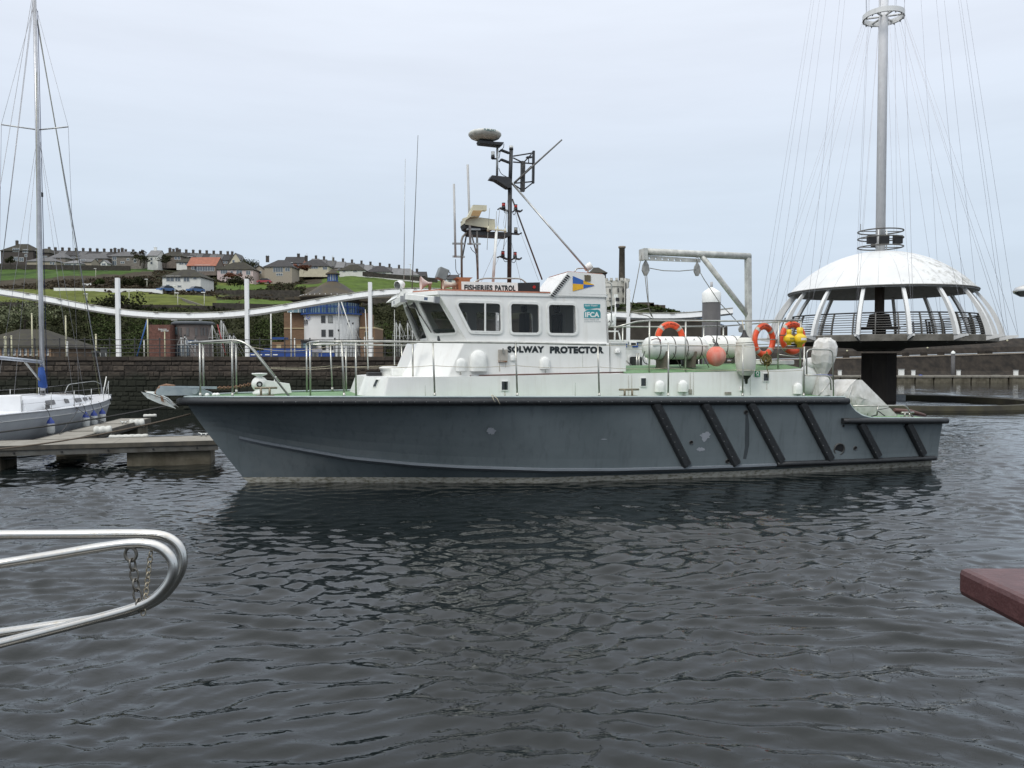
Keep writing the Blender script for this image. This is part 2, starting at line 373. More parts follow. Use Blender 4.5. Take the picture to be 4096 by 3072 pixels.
BD = [(0, .10), (.25, .42), (.5, .66), (1, 1.0), (2, 1.46), (4, 2.02), (6, 2.35), (8, 2.5), (12, 2.52), (15, 2.45), (18.6, 2.28)]
BC = [(0, .02), (.5, .2), (1, .38), (2, .78), (3.6, 1.32), (6.4, 2.08), (9, 2.33), (12, 2.37), (17.4, 2.15)]
BW = [(0, .02), (1, .27), (3.2, .95), (6, 1.86), (9, 2.18), (11.7, 2.24), (16.6, 1.98)]
STEM = [(p.z, p.x) for p in (B(985, 1925, 0), B(930, 1857, 0), B(870, 1783, 0), B(800, 1690, 0), B(738, 1600, 0))]
STEM = [(-.7, STEM[0][1] + 1.2)] + STEM
TOPY = [(700, 1590), (3385, 1590), (3400, 1617), (3422, 1645), (3450, 1664), (3485, 1673), (3800, 1676)]
CHY = [(900, 1730), (955, 1747), (1050, 1768), (1196, 1794), (1395, 1829), (1650, 1854), (1849, 1866), (2197, 1877), (2450, 1877), (2700, 1871), (2900, 1865), (3100, 1857), (3740, 1832)]
def zat(s, y, tab):
    px, _ = proj(BM @ Vector((s, y, 1.)))
    for _i in range(3):
        p = B(px, interp(px, tab), y); z = p.z; px, _q = proj(BM @ Vector((s, y, z)))
    return z
S_TOP0 = interp(1.85, STEM); LEN = B(3762, 1690, -2.25).x; LENW = B(3727, 1850, -2.0).x
def s_of(z): return interp(z, STEM)
NL = 11
def hull_level(j, s):          # returns (half breadth, z) at level j for the station s on the deck line parameter
    bd = interp(max(0, s - S_TOP0), BD); zd = zat(s, -bd, TOPY)
    bc = interp(max(0, s - .8), BC); zc = zat(s, -max(bc, .3), CHY); bw = interp(max(0, s - s_of(0)), BW)
    return bd, zd, bc, zc, bw
def pt(j, u):
    # level j (0 deck ... NL bottom), u 0..1 along the length
    se = LEN + (LENW - LEN) * min(1, j / 8.)
    s = u * se; bd, zd, bc, zc, bw = hull_level(j, s)
    if j <= 7:
        f = 1 - j / 7.; z = zc + (zd - zc) * f
        s0 = s_of(z); s = s0 + u * (se - s0); bd, zd, bc, zc, bw = hull_level(j, s); z = zc + (zd - zc) * f
        g = f ** 1.35; td = interp(max(0, s - s0), BD); tc = interp(max(0, s - s0), BC)
        return Vector((s, tc + (td - tc) * g, z))
    if j == 8: z, f = .115, .12
    elif j == 9: z, f = .0, 0
    elif j == 10: z, f = -.35, -.25
    else: z, f = -.7, -.8
    s0 = s_of(z); s = s0 + u * (se - s0); tb = interp(max(0, s - s0), BW); tc = interp(max(0, s - s0), BC)
    return Vector((s, max(.02, tb + (tc - .04 - tb) * f), z))
US = [0, .002, .006, .012, .02, .03, .045] + [.06 + .02 * i for i in range(36)] + [.78 + .005 * i for i in range(21)] + [.89 + .02 * i for i in range(6)]
US = sorted(set(round(min(u, 1), 4) for u in US + [1.]))
lv = [[pt(j, u) for u in US] for j in range(NL + 1)]
hb = Bb()
for sgn in (-1, 1):
    rows = [[Vector((p.x, sgn * p.y, p.z)) for p in r] for r in lv]
    for j in range(NL):
        r = rows[j:j + 2] if sgn > 0 else rows[j:j + 2][::-1]
        hb.grid(r, True, 1 if j >= 8 else 0)
tr = [Vector((r[-1].x, -r[-1].y, r[-1].z)) for r in lv]; hb.add(tr + [Vector((p.x, -p.y, p.z)) for p in tr], [tuple(list(range(NL + 1)) + list(range(2 * NL + 1, NL, -1)))])
hull = part(hb, 'hull', [HULLM, ANTI])
import bisect
def half(s, z):                # half breadth of the hull at station s, height z
    best = None
    for j in range(NL):
        a, b = lv[j], lv[j + 1]
        def at(r):
            xs = [p.x for p in r]; i = min(max(bisect.bisect(xs, s), 1), len(xs) - 1); k = (s - xs[i - 1]) / max(1e-6, xs[i] - xs[i - 1]); return r[i - 1].lerp(r[i], min(1, max(0, k)))
        p, q = at(a), at(b)
        if q.z <= z <= p.z or (j == 0 and z > p.z):
            k = (z - q.z) / max(1e-6, p.z - q.z); return q.y + (p.y - q.y) * min(k, 1)
    return 2.0
def HS(px, py, off=0.):
    y = -2.2
    for _i in range(8): p = B(px, py, y); y = -half(p.x, p.z) - off
    return B(px, py, y)
def deckz(s): return zat(s, -interp(max(0, s - S_TOP0), BD), TOPY)
def bdk(s): return interp(max(0, s - S_TOP0), BD)
def ER(px, py, inset=.1, side=-1):         # point above the deck edge seen at that pixel
    y = side * 2.2
    for _i in range(8): p = B(px, py, y); y = side * max(.12, bdk(p.x) - inset)
    return B(px, py, y)

# deck
dk = Bb(); rows = []
for i, u in enumerate(US):
    p = lv[0][i]; rows.append([Vector((p.x, y * (p.y - .02), p.z - .012 + (0 if abs(y) > .9 else .03 * (1 - y * y)))) for y in (-1, -.92, -.5, 0, .5, .92, 1)])
dk.grid(rows[::-1]); part(dk, 'deck', GREEND)
gw = Bb()
for sgn in (-1, 1):
    top = [Vector((p.x, sgn * (p.y - .035), p.z + .012)) for p in lv[0]]; gw.tube(top, .022, 6)
part(gw, 'gunwale_strip', M('pale gunwale', (.34, .40, .40), .5))
# rubbers
STEP_S = B(3385, 1600, -2.4).x
def edge_path(s0, s1, dz, off, sgn=-1, n=60):
    out = []
    for i in range(n + 1):
        s = s0 + (s1 - s0) * (i / n) ** 1.3
        out.append(Vector((s, sgn * (bdk(s) + off), deckz(min(s, STEP_S - .1)) - dz)))
    return out
nr = edge_path(S_TOP0 - .02, STEP_S, .085, .01); fr_ = [Vector((p.x, -p.y, p.z)) for p in nr]
rb = Bb(); rb.tube(fr_[::-1] + [Vector((S_TOP0 - .09, 0, nr[0].z))] + nr, .078, 10); part(rb, 'rubbing_strake', RUBBER)
low0, low1 = HS(3364, 1683), HS(3762, 1683)
rb = Bb()
for sgn in (-1, 1):
    rb.tube([Vector((low0.x + (low1.x + .14 - low0.x) * i / 12, sgn * (half(low0.x + (low1.x - low0.x) * i / 12, 1.2) + .05), low0.z + (low1.z - low0.z) * i / 12)) for i in range(13)], .072, 10)
rb.tube([Vector((low1.x + .1, -2.2, low1.z)), Vector((low1.x + .1, 2.2, low1.z))], .072, 10)
part(rb, 'aft_rubbing_strake', RUBBER)
rb = Bb()
pts = [HS(px, interp(px, [(3107, 1857), (3300, 1850), (3500, 1843), (3735, 1832)]), .03) for px in (3107, 3200, 3300, 3400, 3500, 3600, 3680, 3742)]
rb.tube(pts, .062, 8); part(rb, 'lower_rubbing_strake', RUBBER); part(Bb().tube([Vector((p.x, -p.y, p.z)) for p in pts], .062, 8), 'lower_rubbing_strake', RUBBER)
DG = [((2620, 1612), (2747, 1862)), ((2816, 1612), (2945, 1857)), ((2999, 1612), (3124, 1846)), ((3206, 1612), (3322, 1838)), ((3441, 1692), (3512, 1826)), ((3629, 1692), (3692, 1818))]
bolts = Bb()
for a, b in DG:
    pts = [HS(a[0] + (b[0] - a[0]) * i / 8, a[1] + (b[1] - a[1]) * i / 8, .012) for i in range(9)]
    d_ = Bb(); dd = (pts[-1] - pts[0]).normalized(); nn_ = Vector((0, -1, 0)); sd_ = dd.cross(nn_).normalized()
    d_.grid([[p + sd_ * a_ + nn_ * b_ for a_, b_ in ((.108, -.03), (.108, .04), (.07, .078), (-.07, .078), (-.108, .04), (-.108, -.03))] for p in pts], False)
    for q_ in (pts[0], pts[-1]): d_.add([q_ + sd_ * a_ + nn_ * b_ for a_, b_ in ((.108, -.03), (.108, .04), (.07, .078), (-.07, .078), (-.108, .04), (-.108, -.03))], [(0, 1, 2, 3, 4, 5)])
    part(d_, 'diagonal_fender', RUBBER)
    for i in range(1, 8):
        p = HS(a[0] + (b[0] - a[0]) * i / 8, a[1] + (b[1] - a[1]) * i / 8, .092); bolts.ball(p, (.008, .004, .008), 6, 4)
s = .6
while s < STEP_S: bolts.ball((s, -bdk(s) - .09, deckz(s) - .085), (.007, .004, .007), 6, 4); s += .23
part(bolts, 'bolt_heads', STEEL, kind='stuff')
# chine spray rail (near and far)
ch = Bb()
for sgn in (-1, 1):
    st = []; n = 50
    for i in range(n + 1):
        px = 957 + (3102 - 957) * i / n; p = HS(px, interp(px, CHY)); w = min(.055, .015 + i * .006)
        st.append([Vector((p.x, sgn * (-p.y - .01), p.z + .03)), Vector((p.x, sgn * (-p.y + w), p.z + .012)), Vector((p.x, sgn * (-p.y + w), p.z - .03)), Vector((p.x, sgn * (-p.y - .03), p.z - .085))])
    ch.grid(st if sgn < 0 else st[::-1], False)
part(ch, 'spray_rail', M('spray rail paint', (.155, .175, .195), .35, var=.06))
# marks and fittings on the hull side
PALE = M('bare paint patch', (.26, .28, .31), .5); STAIN = M('dark exhaust stain', (.022, .026, .032), .6, alpha=.45)
def blotch(cx, cy, rx, ry, name, mat, seed, n=26, off=.004, jag=.45):
    rnd = random.Random(seed); c = [(cx + rx * math.cos(2 * math.pi * i / n) * (1 - jag * rnd.random()), cy + ry * math.sin(2 * math.pi * i / n) * (1 - jag * rnd.random())) for i in range(n)]
    vs = [HS(cx, cy, off)] + [HS(x, y, off) for x, y in c]; b_ = Bb().add(vs, [(0, i + 1, (i + 1) % n + 1) for i in range(n)]); part(b_, name, mat)
blotch(1966, 1724, 21, 17, 'paint_scuff', PALE, 1); blotch(2822, 1742, 24, 18, 'paint_scuff', PALE, 5); blotch(2817, 1756, 11, 15, 'paint_scuff', PALE, 6)
blotch(2803, 1797, 19, 10, 'paint_scuff', PALE, 8); blotch(2415, 1757, 15, 2.5, 'paint_scuff', PALE, 9)
st_ = Bb(); L_ = [HS(2982 - i * .2 - max(0, i - 14) * 1.2, 1656 + i * 9.5, .003) for i in range(20)]; R_ = [HS(2991 + min(i, 4) * 1.5 - max(0, i - 13) * 2.0, 1656 + i * 9.5, .003) for i in range(20)]
st_.grid([L_, R_]); part(st_, 'exhaust_stain', STAIN)
for i, (x, y, r) in enumerate(((2983, 1649, 7), (2764, 1769, 6), (2909, 1845, 7), (3373, 1703, 4), (3420, 1792, 7), (3356, 1797, 21))):
    p = HS(x, y, 0); n_ = Vector((0, -1, -.2)).normalized(); rr = r * .0059; o = Bb()
    o.lathe([(rr * 1.25, -.01), (rr * 1.25, .018), (rr, .018), (rr * .95, -.02)], p, n_, 20); q = part(o, 'exhaust_port' if r > 20 else 'drain_port', M('grimy fitting', (.05, .05, .048), .6))
    part(Bb().lathe([(rr * 1.02, .006), (0.001, .006)], p, n_, 20), 'opening', BLK, q)

# ---- deckhouse coaming (the low white trunk)
CY = -1.86
def zc_top(px, py): return B(px, py, CY).z
cs = [  # s, bottom half width, top half width, z bottom, z top
]
a0 = B(1425, 1560, -.95); a1 = B(1458, 1493, -.95); b0 = B(1530, 1575, CY); b1 = B(1552, 1510, CY)
coam = Bb(); zb = 1.6
ring_b = [Vector((a0.x, -.95, 1.8)), Vector((b0.x, CY - .0, 1.8))]; ring_t = [Vector((a1.x, -.93, b1.z)), Vector((b1.x, CY + .02, b1.z))]
for px, pt_ in ((2000, 1504), (2495, 1495), (2988, 1485), (3212, 1474)):
    p = B(px, pt_, CY); ring_b.append(Vector((p.x, CY, zb))); ring_t.append(Vector((p.x, CY + .02, p.z)))
ring_b += [Vector((v.x, -v.y, v.z)) for v in ring_b[::-1]]; ring_t += [Vector((v.x, -v.y, v.z)) for v in ring_t[::-1]]
n = len(ring_b); coam.add(ring_b + ring_t, [(i, (i + 1) % n, n + (i + 1) % n, n + i) for i in range(n)])
coam.add(ring_t, [tuple(range(n))]); coaming = part(coam, 'deckhouse_trunk', WHITE, bevel=.025)
ZT = b1.z
ztop = lambda s: interp(s, [(v.x, v.z) for v in ring_t[1:n // 2]])
# green raft deck with camber
S1, S2 = B(2508, 1495, CY).x, ring_t[n // 2 - 1].x
g_ = Bb(); rows = []
for i in range(13):
    s = S1 + (S2 - S1) * i / 12; rows.append([Vector((s, y * 1.80, ztop(s) + .006 + .15 * (1 - y * y))) for y in (1, .9, .6, .3, 0, -.3, -.6, -.9, -1)])
g_.grid(rows[::-1]); part(g_, 'raft_deck', GREEND)
def gdz(s, y): return ztop(s) + .01 + .15 * (1 - (y / 1.8) ** 2)

# portlights, vents on the trunk side
def quadY(x0, y0, x1, y1, y): return [B(x0, y0, y), B(x1, y0, y), B(x1, y1, y), B(x0, y1, y)]
def portlight(x0, y0, x1, y1, y, tilt=0):
    q = quadY(x0, y0, x1, y1, y - .012); o = Bb(); o.plate(q, [[v.lerp(sum(q, Vector()) / 4, .16) for v in q]], (0, .03, 0)); f = part(o, 'portlight', WPLA)
    g = [v.lerp(sum(q, Vector()) / 4, .16) + Vector((0, .008, 0)) for v in q]; part(Bb().prism(g, (0, .01, 0)), 'glass', DARKP, f)
for q in ((2005, 1523, 2034, 1563), (2563, 1510, 2586, 1547), (3053, 1492, 3077, 1526)): portlight(*q, CY)
def dome_vent(x0, y0, x1, y1, y, flange=True, depth=.5):
    a, b = B(x0, y1, y), B(x1, y0, y); w = b.x - a.x; h = b.z - a.z; r = w / 2; o = Bb(); cx = (a.x + b.x) / 2
    prof = [(cx - r, a.z)] + [(cx - r * math.cos(t), b.z - r + r * math.sin(t)) for t in [math.pi * i / 10 for i in range(11)]] + [(cx + r, a.z)]
    c_ = Vector((cx, 0, a.z + h * .42)); rows = []
    for k, dep in ((1.0, 0), (.98, .06), (.9, .12), (.7, .165), (.35, .19), (0.02, .195)):
        rows.append([Vector((c_.x + (x - c_.x) * k, y - dep * w * depth * 4, (a.z + (z - a.z) * (k if z > c_.z else 1)) if z > a.z + 1e-4 else a.z)) for x, z in prof])
    o.grid(rows); last = rows[0]
    o.add([rows[i][0] for i in range(6)] + [rows[i][-1] for i in range(6)], [tuple(list(range(6)) + list(range(11, 5, -1)))])
    v = part(o, 'cowl_vent', WPLA)
    if flange:
        fl = [Vector((c_.x + (x - c_.x) * 1.13, y - .004, z + (.02 if z > a.z + .001 else 0))) for x, z in prof]; part(Bb().prism(fl, (0, -.008, 0)), 'flange', WHITE, v)
for q in ((2620, 1521, 2657, 1568), (2712, 1520, 2749, 1567), (3173, 1530, 3206, 1575)): dome_vent(*q, CY)
dome_vent(2958, 1545, 2976, 1563, CY, False)
for x0, y0, x1, y1 in ((2755, 1557, 2768, 1578), (2899, 1568, 2925, 1579)):
    part(Bb().prism(quadY(x0, y0, x1, y1, CY - .003), (0, -.006, 0)), 'bare_patch', M('weathered patch', (.34, .32, .27), .8, c2=(.2, .19, .16), scale=20))
LY = -1.62
STK = M('faint rust run', (.34, .24, .13), .8, alpha=.17); STK2 = M('faint green run', (.26, .28, .18), .8, alpha=.15)
for x, y0, y1, w, m_ in ((2513, 1500, 1582, 4, STK), (2526, 1500, 1560, 3, STK), (2760, 1490, 1556, 4, STK), (2773, 1488, 1580, 3, STK), (2640, 1569, 1584, 12, STK2), (2732, 1568, 1584, 12, STK2), (3190, 1576, 1586, 12, STK2), (2018, 1564, 1584, 5, STK), (3066, 1527, 1560, 3, STK), (3000, 1500, 1580, 3, STK2), (1700, 1540, 1584, 3, STK2), (2300, 1530, 1584, 3, STK2)):
    part(Bb().prism([B(x, y0, CY - .003), B(x + w * .6, y0 + 2, CY - .003), B(x + w, y1, CY - .003), B(x - w * .3, y1, CY - .003)], (0, -.002, 0)), 'rust_streak', m_)
for x, y0, y1, w, m_ in ((1997, 1448, 1486, 4, STK), (2022, 1449, 1470, 3, STK), (1840, 1487, 1500, 6, STK), (2180, 1478, 1492, 5, STK2), (2330, 1415, 1470, 2, STK2)):
    part(Bb().prism([B(x, y0, LY - .003), B(x + w * .6, y0 + 1, LY - .003), B(x + w, y1, LY - .003), B(x - w * .3, y1, LY - .003)], (0, -.002, 0)), 'rust_streak', m_)
# green safety sign with white ring
sg = part(Bb().prism(quadY(3020, 1483, 3040, 1507, CY - .004), (0, -.006, 0)), 'safety_sign', M('sign green', (.0, .2, .07), .5))
p = B(3030, 1493, CY - .014); part(Bb().torus(p, (0, 1, 0), .034, .012, 20, 5, squash=.3), 'ring_symbol', WPLA, sg)
part(Bb().prism(quadY(3024, 1502, 3037, 1504, CY - .012), (0, -.003, 0)), 'lettering', WPLA, sg)
# forward portlight on the chamfer face
pl_n = (b0 - a0).cross(Vector((0, 0, 1)))
pl_n = (Vector((b0.x, CY, 0)) - Vector((a0.x, -.95, 0))).cross(ring_t[1] - ring_b[1]).normalized()
if pl_n.y > 0: pl_n = -pl_n
q = [RP(x, y, ring_b[1] + pl_n * .012, pl_n) for x, y in ((1503, 1516), (1516, 1517), (1502, 1550), (1489, 1548))]
f = part(Bb().plate(q, [[v.lerp(sum(q, Vector()) / 4, .14) for v in q]], -pl_n * .03), 'portlight', WPLA)
part(Bb().prism([v.lerp(sum(q, Vector()) / 4, .14) - pl_n * .008 for v in q], -pl_n * .01), 'glass', DARKP, f)

# ---- lower wheelhouse
LY = -1.62; UY = -1.55
zk = B(2050, 1369, LY).z
l0, l1 = B(1786, 1500, LY), B(1857, 1377, LY); f0, f1 = B(1612, 1475, -.8), B(1672, 1378, -.8)
e0, e1 = B(2441, 1493, LY), B(2438, 1376, LY)
zl = ZT - .05
rb_ = [Vector((f0.x, -.8, zl)), Vector((l0.x, LY, zl)), Vector((e0.x, LY, zl))]; rt_ = [Vector((f1.x, -.78, zk)), Vector((l1.x, LY, zk)), Vector((e1.x, LY, zk))]
rb_ += [Vector((v.x, -v.y, v.z)) for v in rb_[::-1]]; rt_ += [Vector((v.x, -v.y, v.z)) for v in rt_[::-1]]
lw = Bb().add(rb_ + rt_, [(i, (i + 1) % 6, 6 + (i + 1) % 6, 6 + i) for i in range(6)] + [tuple(range(6, 12))])
part(lw, 'lower_deckhouse', WHITE, bevel=.02)
bx0, bx1 = B(2443, 1372, LY), B(2506, 1490, LY + .05); ab = Bb(); ab.bbox((bx0.x + .012, LY + .06, zl), (bx1.x, -LY - .3, bx0.z)); part(ab, 'aft_locker', WHITE, bevel=.02)
part(Bb().bbox((bx0.x, LY + .03, bx0.z - .01), (bx1.x + .03, -LY, bx0.z + .025)), 'locker_top', WHITE)
dome_vent(1824, 1432, 1864, 1485, LY); dome_vent(1880, 1400, 1946, 1485, LY); dome_vent(2159, 1426, 2198, 1475, LY); dome_vent(2041, 1420, 2060, 1442, LY)
dome_vent(2460, 1393, 2480, 1411, LY + .04)
lq = quadY(1996, 1402, 2025, 1446, LY - .005); lamp = part(Bb().prism(lq, (0, -.05, 0)), 'deck_lamp', M('milky lamp cover', (.45, .42, .37), .35), bevel=.02)
part(Bb().bbox(B(1996, 1443, LY - .06), B(2025, 1449, LY)), 'lamp_base', RUST, lamp); part(Bb().bbox(B(2009, 1393, LY - .06), B(2015, 1412, LY - .1)), 'bracket', RAILG, lamp)
hk = Bb(); hk.tube([B(1880, 1503, LY - .07), B(2492, 1489, LY - .07)], .016, 7); bh = hk.build('boat_hook', M('brown varnished wood', (.09, .035, .025), .5), label='long brown wooden boathook lying along the foot of the wheelhouse', cat='boathook')
part(Bb().bar(B(1882, 1504, LY - .07), B(1915, 1500, LY - .07), .05, .03), 'hook_end', STEEL, bh)

# ---- upper wheelhouse with real window openings
C0 = B(1871, 1366, UY); C0.z = zk; C1 = B(1755, 1176, UY); D1 = B(2425, 1189, UY); D0 = B(2436, 1372, UY); D0.z = zk
F0 = B(1721, 1355, -.76); F0.z = zk; F1 = B(1650, 1190, -.76); F1.z = C1.z
roof_z = C1.z
MIR = lambda v: Vector((v.x, -v.y, v.z))
wn = [[(1826, 1210), (2000, 1215), (2003, 1328), (1884, 1325)], [(2043, 1215), (2154, 1218), (2156, 1331), (2046, 1330)], [(2194, 1219), (2300, 1221), (2304, 1333), (2197, 1332)]]
win_n = [rrect([B(x, y, UY) for x, y in w], .07) for w in wn]
for side in (1, -1):
    T = (lambda v: v) if side == 1 else MIR
    o = Bb().plate([T(v) for v in (C0, C1, D1, D0)], [[T(v) for v in w] for w in win_n], (0, .05 * side, 0)); wall = part(o, 'side_wall', WHITE)
    for k, w in enumerate(win_n):
        w = [T(v) for v in w]; fo = [T(v) for v in grow(win_n[k], .055)]
        if (Vector(fo[0]) - sum(w, Vector()) / len(w)).length < (Vector(w[0]) - sum(w, Vector()) / len(w)).length: fo = [T(v) for v in grow(win_n[k], -.055)]
        fr2 = part(Bb().plate([v + Vector((0, -.002 * side, 0)) for v in fo], [[v + Vector((0, -.002 * side, 0)) for v in w]], (0, -.022 * side, 0)), 'side_window', WPLA)
        part(Bb().prism([v + Vector((0, .012 * side, 0)) for v in w], (0, .008 * side, 0)), 'glass', DARKG, fr2)
        if k == 0:
            a, b = B(1940, 1211, UY), B(1940, 1327, UY); part(Bb().bar(T(a + Vector((0, -.01, 0))), T(b + Vector((0, -.01, 0))), .035, .03, (0, 1, 0)), 'mullion', WPLA, fr2)
            a, b = B(1885, 1325, UY), B(2000, 1328, UY); part(Bb().bar(T(a + Vector((0, -.012, 0))), T(b + Vector((0, -.012, 0))), .03, .03, (0, 1, 0)), 'sash', WPLA, fr2)
            if side == 1: part(Bb().bbox(B(1990, 1262, UY - .0), B(1995, 1282, UY - .03)), 'catch', WPLA, fr2)
def faceplate(corners, winpx, name, wname, mirror=False):
    n_ = (corners[1] - corners[0]).cross(corners[3] - corners[0]).normalized(); cen = sum(corners, Vector()) / 4
    if (cen - Vector((cen.x + 3, 0, cen.z))).dot(n_) < 0: n_ = -n_
    w = rrect([RP(x, y, corners[0], n_) for x, y in winpx], .07)
    T = MIR if mirror else (lambda v: v); nn = T(n_); cs_ = [T(v) for v in corners]; w2 = [T(v) for v in w]
    part(Bb().plate(cs_, [w2], -nn * .045), name, WHITE)
    g = grow(w, .045); g = g if (g[0] - sum(w, Vector()) / len(w)).length > (w[0] - sum(w, Vector()) / len(w)).length else grow(w, -.045)
    fr2 = part(Bb().plate([T(v) + nn * .002 for v in g], [[v + nn * .002 for v in w2]], nn * .018), wname, WPLA)
    part(Bb().prism([v - nn * .012 for v in w2], -nn * .008), 'glass', DARKG, fr2); return n_, w
chq = [(1672, 1203), (1758, 1209), (1829, 1331), (1734, 1335)]
n1, _w = faceplate([F0, F1, C1, C0], chq, 'corner_wall', 'corner_window'); faceplate([F0, F1, C1, C0], chq, 'corner_wall', 'corner_window', True)
# front face from -.76 to .76
fn = (F1 - F0).cross(Vector((0, 1, 0))).normalized(); fn = fn if fn.x < 0 else -fn
def fpt(u, v): return F0.lerp(F1, v) + Vector((0, u * 1.52, 0))
fw = rrect([fpt(.06, .10), fpt(.94, .10), fpt(.94, .86), fpt(.06, .86)], .06)
part(Bb().plate([F0, MIR(F0), MIR(F1), F1], [fw], -fn * .045), 'front_wall', WHITE)
g = grow(fw, .04); g = g if (g[0] - fpt(.5, .5)).length > (fw[0] - fpt(.5, .5)).length else grow(fw, -.04)
ff = part(Bb().plate([v + fn * .002 for v in g], [[v + fn * .002 for v in fw]], fn * .018), 'front_window', WPLA); part(Bb().prism([v - fn * .012 for v in fw], -fn * .008), 'glass', DARKG, ff)
for (u0, v0, u1, v1) in ((.5, .98, .3, .2),): part(Bb().bar(fpt(u0, v0) + fn * .05, fpt(u1, v1) + fn * .04, .02, .02), 'wiper', BLK)
a, b = RP(1650, 1210, F0 + n1 * .06, n1), RP(1725, 1330, F0 + n1 * .04, n1); wp = Bb().bar(a, b, .022, .02); wp.bar(RP(1655, 1208, F0 + n1 * .06, n1), RP(1680, 1262, F0 + n1 * .06, n1), .03, .03); part(wp, 'wiper', BLK)
part(Bb().plate([D0, D1, MIR(D1), MIR(D0)], [[Vector((D1.x, -.45, zk + .1)), Vector((D1.x, -.45, zk + .95)), Vector((D1.x, .35, zk + .95)), Vector((D1.x, .35, zk + .1))]], (-.05, 0, 0)), 'aft_wall', WHITE)
# roof: white deck with a painted top
rf_front = B(1606, 1168, -.76).x
Ro = [Vector((D1.x + .03, UY - .02, D1.z)), Vector((C1.x - .02, UY - .02, C1.z)), Vector((F1.x - .12, -.80, C1.z)), Vector((rf_front, -.72, C1.z + .02))]
Ro = Ro + [MIR(v) for v in Ro[::-1]]
o = Bb(); o.prism([v + Vector((0, 0, .003)) for v in Ro], (0, 0, .055)); part(o, 'roof', WHITE, bevel=.015)
Rt = [Vector((v.x + (.0 if v.x > C1.x else .08), v.y * .93, v.z + .06)) for v in Ro]; part(Bb().prism(Rt, (0, 0, .036), ), 'roof_top', REDW, bevel=.02)
ZR = C1.z + .11
# interior: floor, console, seats
part(Bb().prism([v + Vector((0, 0, .01)) for v in (F0, C0 + Vector((.1, .06, 0)), D0 + Vector((-.1, .06, 0)), MIR(D0) + Vector((-.1, -.06, 0)), MIR(C0) + Vector((.1, -.06, 0)), MIR(F0))], (0, 0, .02)), 'cabin_floor', BLK)
part(Bb().bbox((F0.x + .12, -1.0, zk + .03), (F0.x + .62, 1.0, zk + .3)), 'console', M('console grey', (.05, .055, .06), .6), bevel=.03)
for px in (2068, 2200):
    p = B(px, 1310, -.2); o = Bb(); o.bbox((p.x - .2, -.45, zk + .08), (p.x + .22, .05, zk + .2)); o.bbox((p.x + .12, -.45, zk + .2), (p.x + .24, .05, zk + .72)); o.bbox((p.x + .13, -.33, zk + .74), (p.x + .22, -.07, zk + .9)); o.cyl((p.x, -.2, zk), (p.x, -.2, zk + .1), .05)
    part(o, 'helm_seat', M('navy seat cloth', (.012, .014, .03), .8), bevel=.03)
# light bars along the brow
def lightbar(a, b, h):
    o = Bb().bar(a, b, .13, h); lb = part(o, 'light_bar', WPLA, bevel=.012)
    for e in (a, b):
        d = (b - a).normalized(); part(Bb().bar(e - d * .02, e + d * .02, .14, h * 1.06), 'end_cap', M('grey cap', (.3, .31, .32), .5), lb)
    m_ = a.lerp(b, .72); d = (b - a).normalized(); part(Bb().bar(m_ - d * .05, m_ + d * .05, .135, h * .5), 'sensor_panel', M('blue grey panel', (.07, .1, .16), .4), lb)
lightbar(B(1626, 1187, -1.12), B(1747, 1199, -1.84), .125)
lightbar(B(1614, 1196, -1.0), B(1578, 1216, .2), .13)
part(Bb().prism([B(1590, 1188, -.7), B(1618, 1160, -.78), B(1650, 1160, -.8), B(1640, 1186, -.8)], (0, 1.5, 0)), 'visor', WHITE, bevel=.02)
# casing at the back of the roof
cp = [(2198, 1181), (2268, 1092), (2274, 1087), (2412, 1097), (2419, 1102), (2425, 1188)]
cpt = [B(x, y, UY - .03) for x, y in cp]
casing = part(Bb().prism(cpt, (0, 1.35, 0)), 'exhaust_casing', WHITE, bevel=.02)
part(Bb().prism([B(2272, 1088, UY - .0) + Vector((0, 0, .004)), B(2410, 1098, UY) + Vector((0, 0, .004)), B(2410, 1098, UY) + Vector((0, 1.28, .004)), B(2272, 1088, UY) + Vector((0, 1.28, .004))], (0, 0, .012)), 'casing_top', REDW)
sd = (cpt[1] - cpt[0]).normalized(); inn = Vector((sd.z, 0, -sd.x)); inn = inn if inn.x > 0 else -inn
a, b = cpt[0].lerp(cpt[1], .02) + inn * .06, cpt[0].lerp(cpt[1], .98) + inn * .06
lou = part(Bb().bar(a + Vector((0, -.004, 0)), b + Vector((0, -.004, 0)), .012, .105, inn), 'louvre_frame', WPLA)
for i in range(12):
    p = a.lerp(b, (i + .5) / 12) + Vector((0, -.014, 0)); part(Bb().bar(p - inn * .04 - sd * .008, p + inn * .04 + sd * .008, .03, .012, (0, 1, 0)), 'slat', BLK, lou)
# flag emblem on the casing
FLB, FLY = M('flag blue', (.03, .12, .42), .45), M('flag yellow', (.75, .42, .02), .45)
fy = UY - .036
def tri(pts, name, mat, y=fy): return part(Bb().prism([B(x, yy, y) for x, yy in pts], (0, -.004, 0)), name, mat)
def fl(t, u):   # t along 0..1, u 0 top 1 bottom
    x = 2291 + 85 * t; top = 1104 + (1139 - 1104) * t; bot = 1165 + (1143 - 1165) * t; return (x, top + (bot - top) * u)
for (t0, t1, u0, u1, m_) in ((0, .5, 0, .5, FLB), (.5, 1, 0, .5, FLY), (0, .5, .5, 1, FLY), (.5, 1, .5, 1, FLB)):
    tri([fl(t0, u0), fl(t1, u0), fl(t1, u1), fl(t0, u1)], 'flag_quarter', m_)
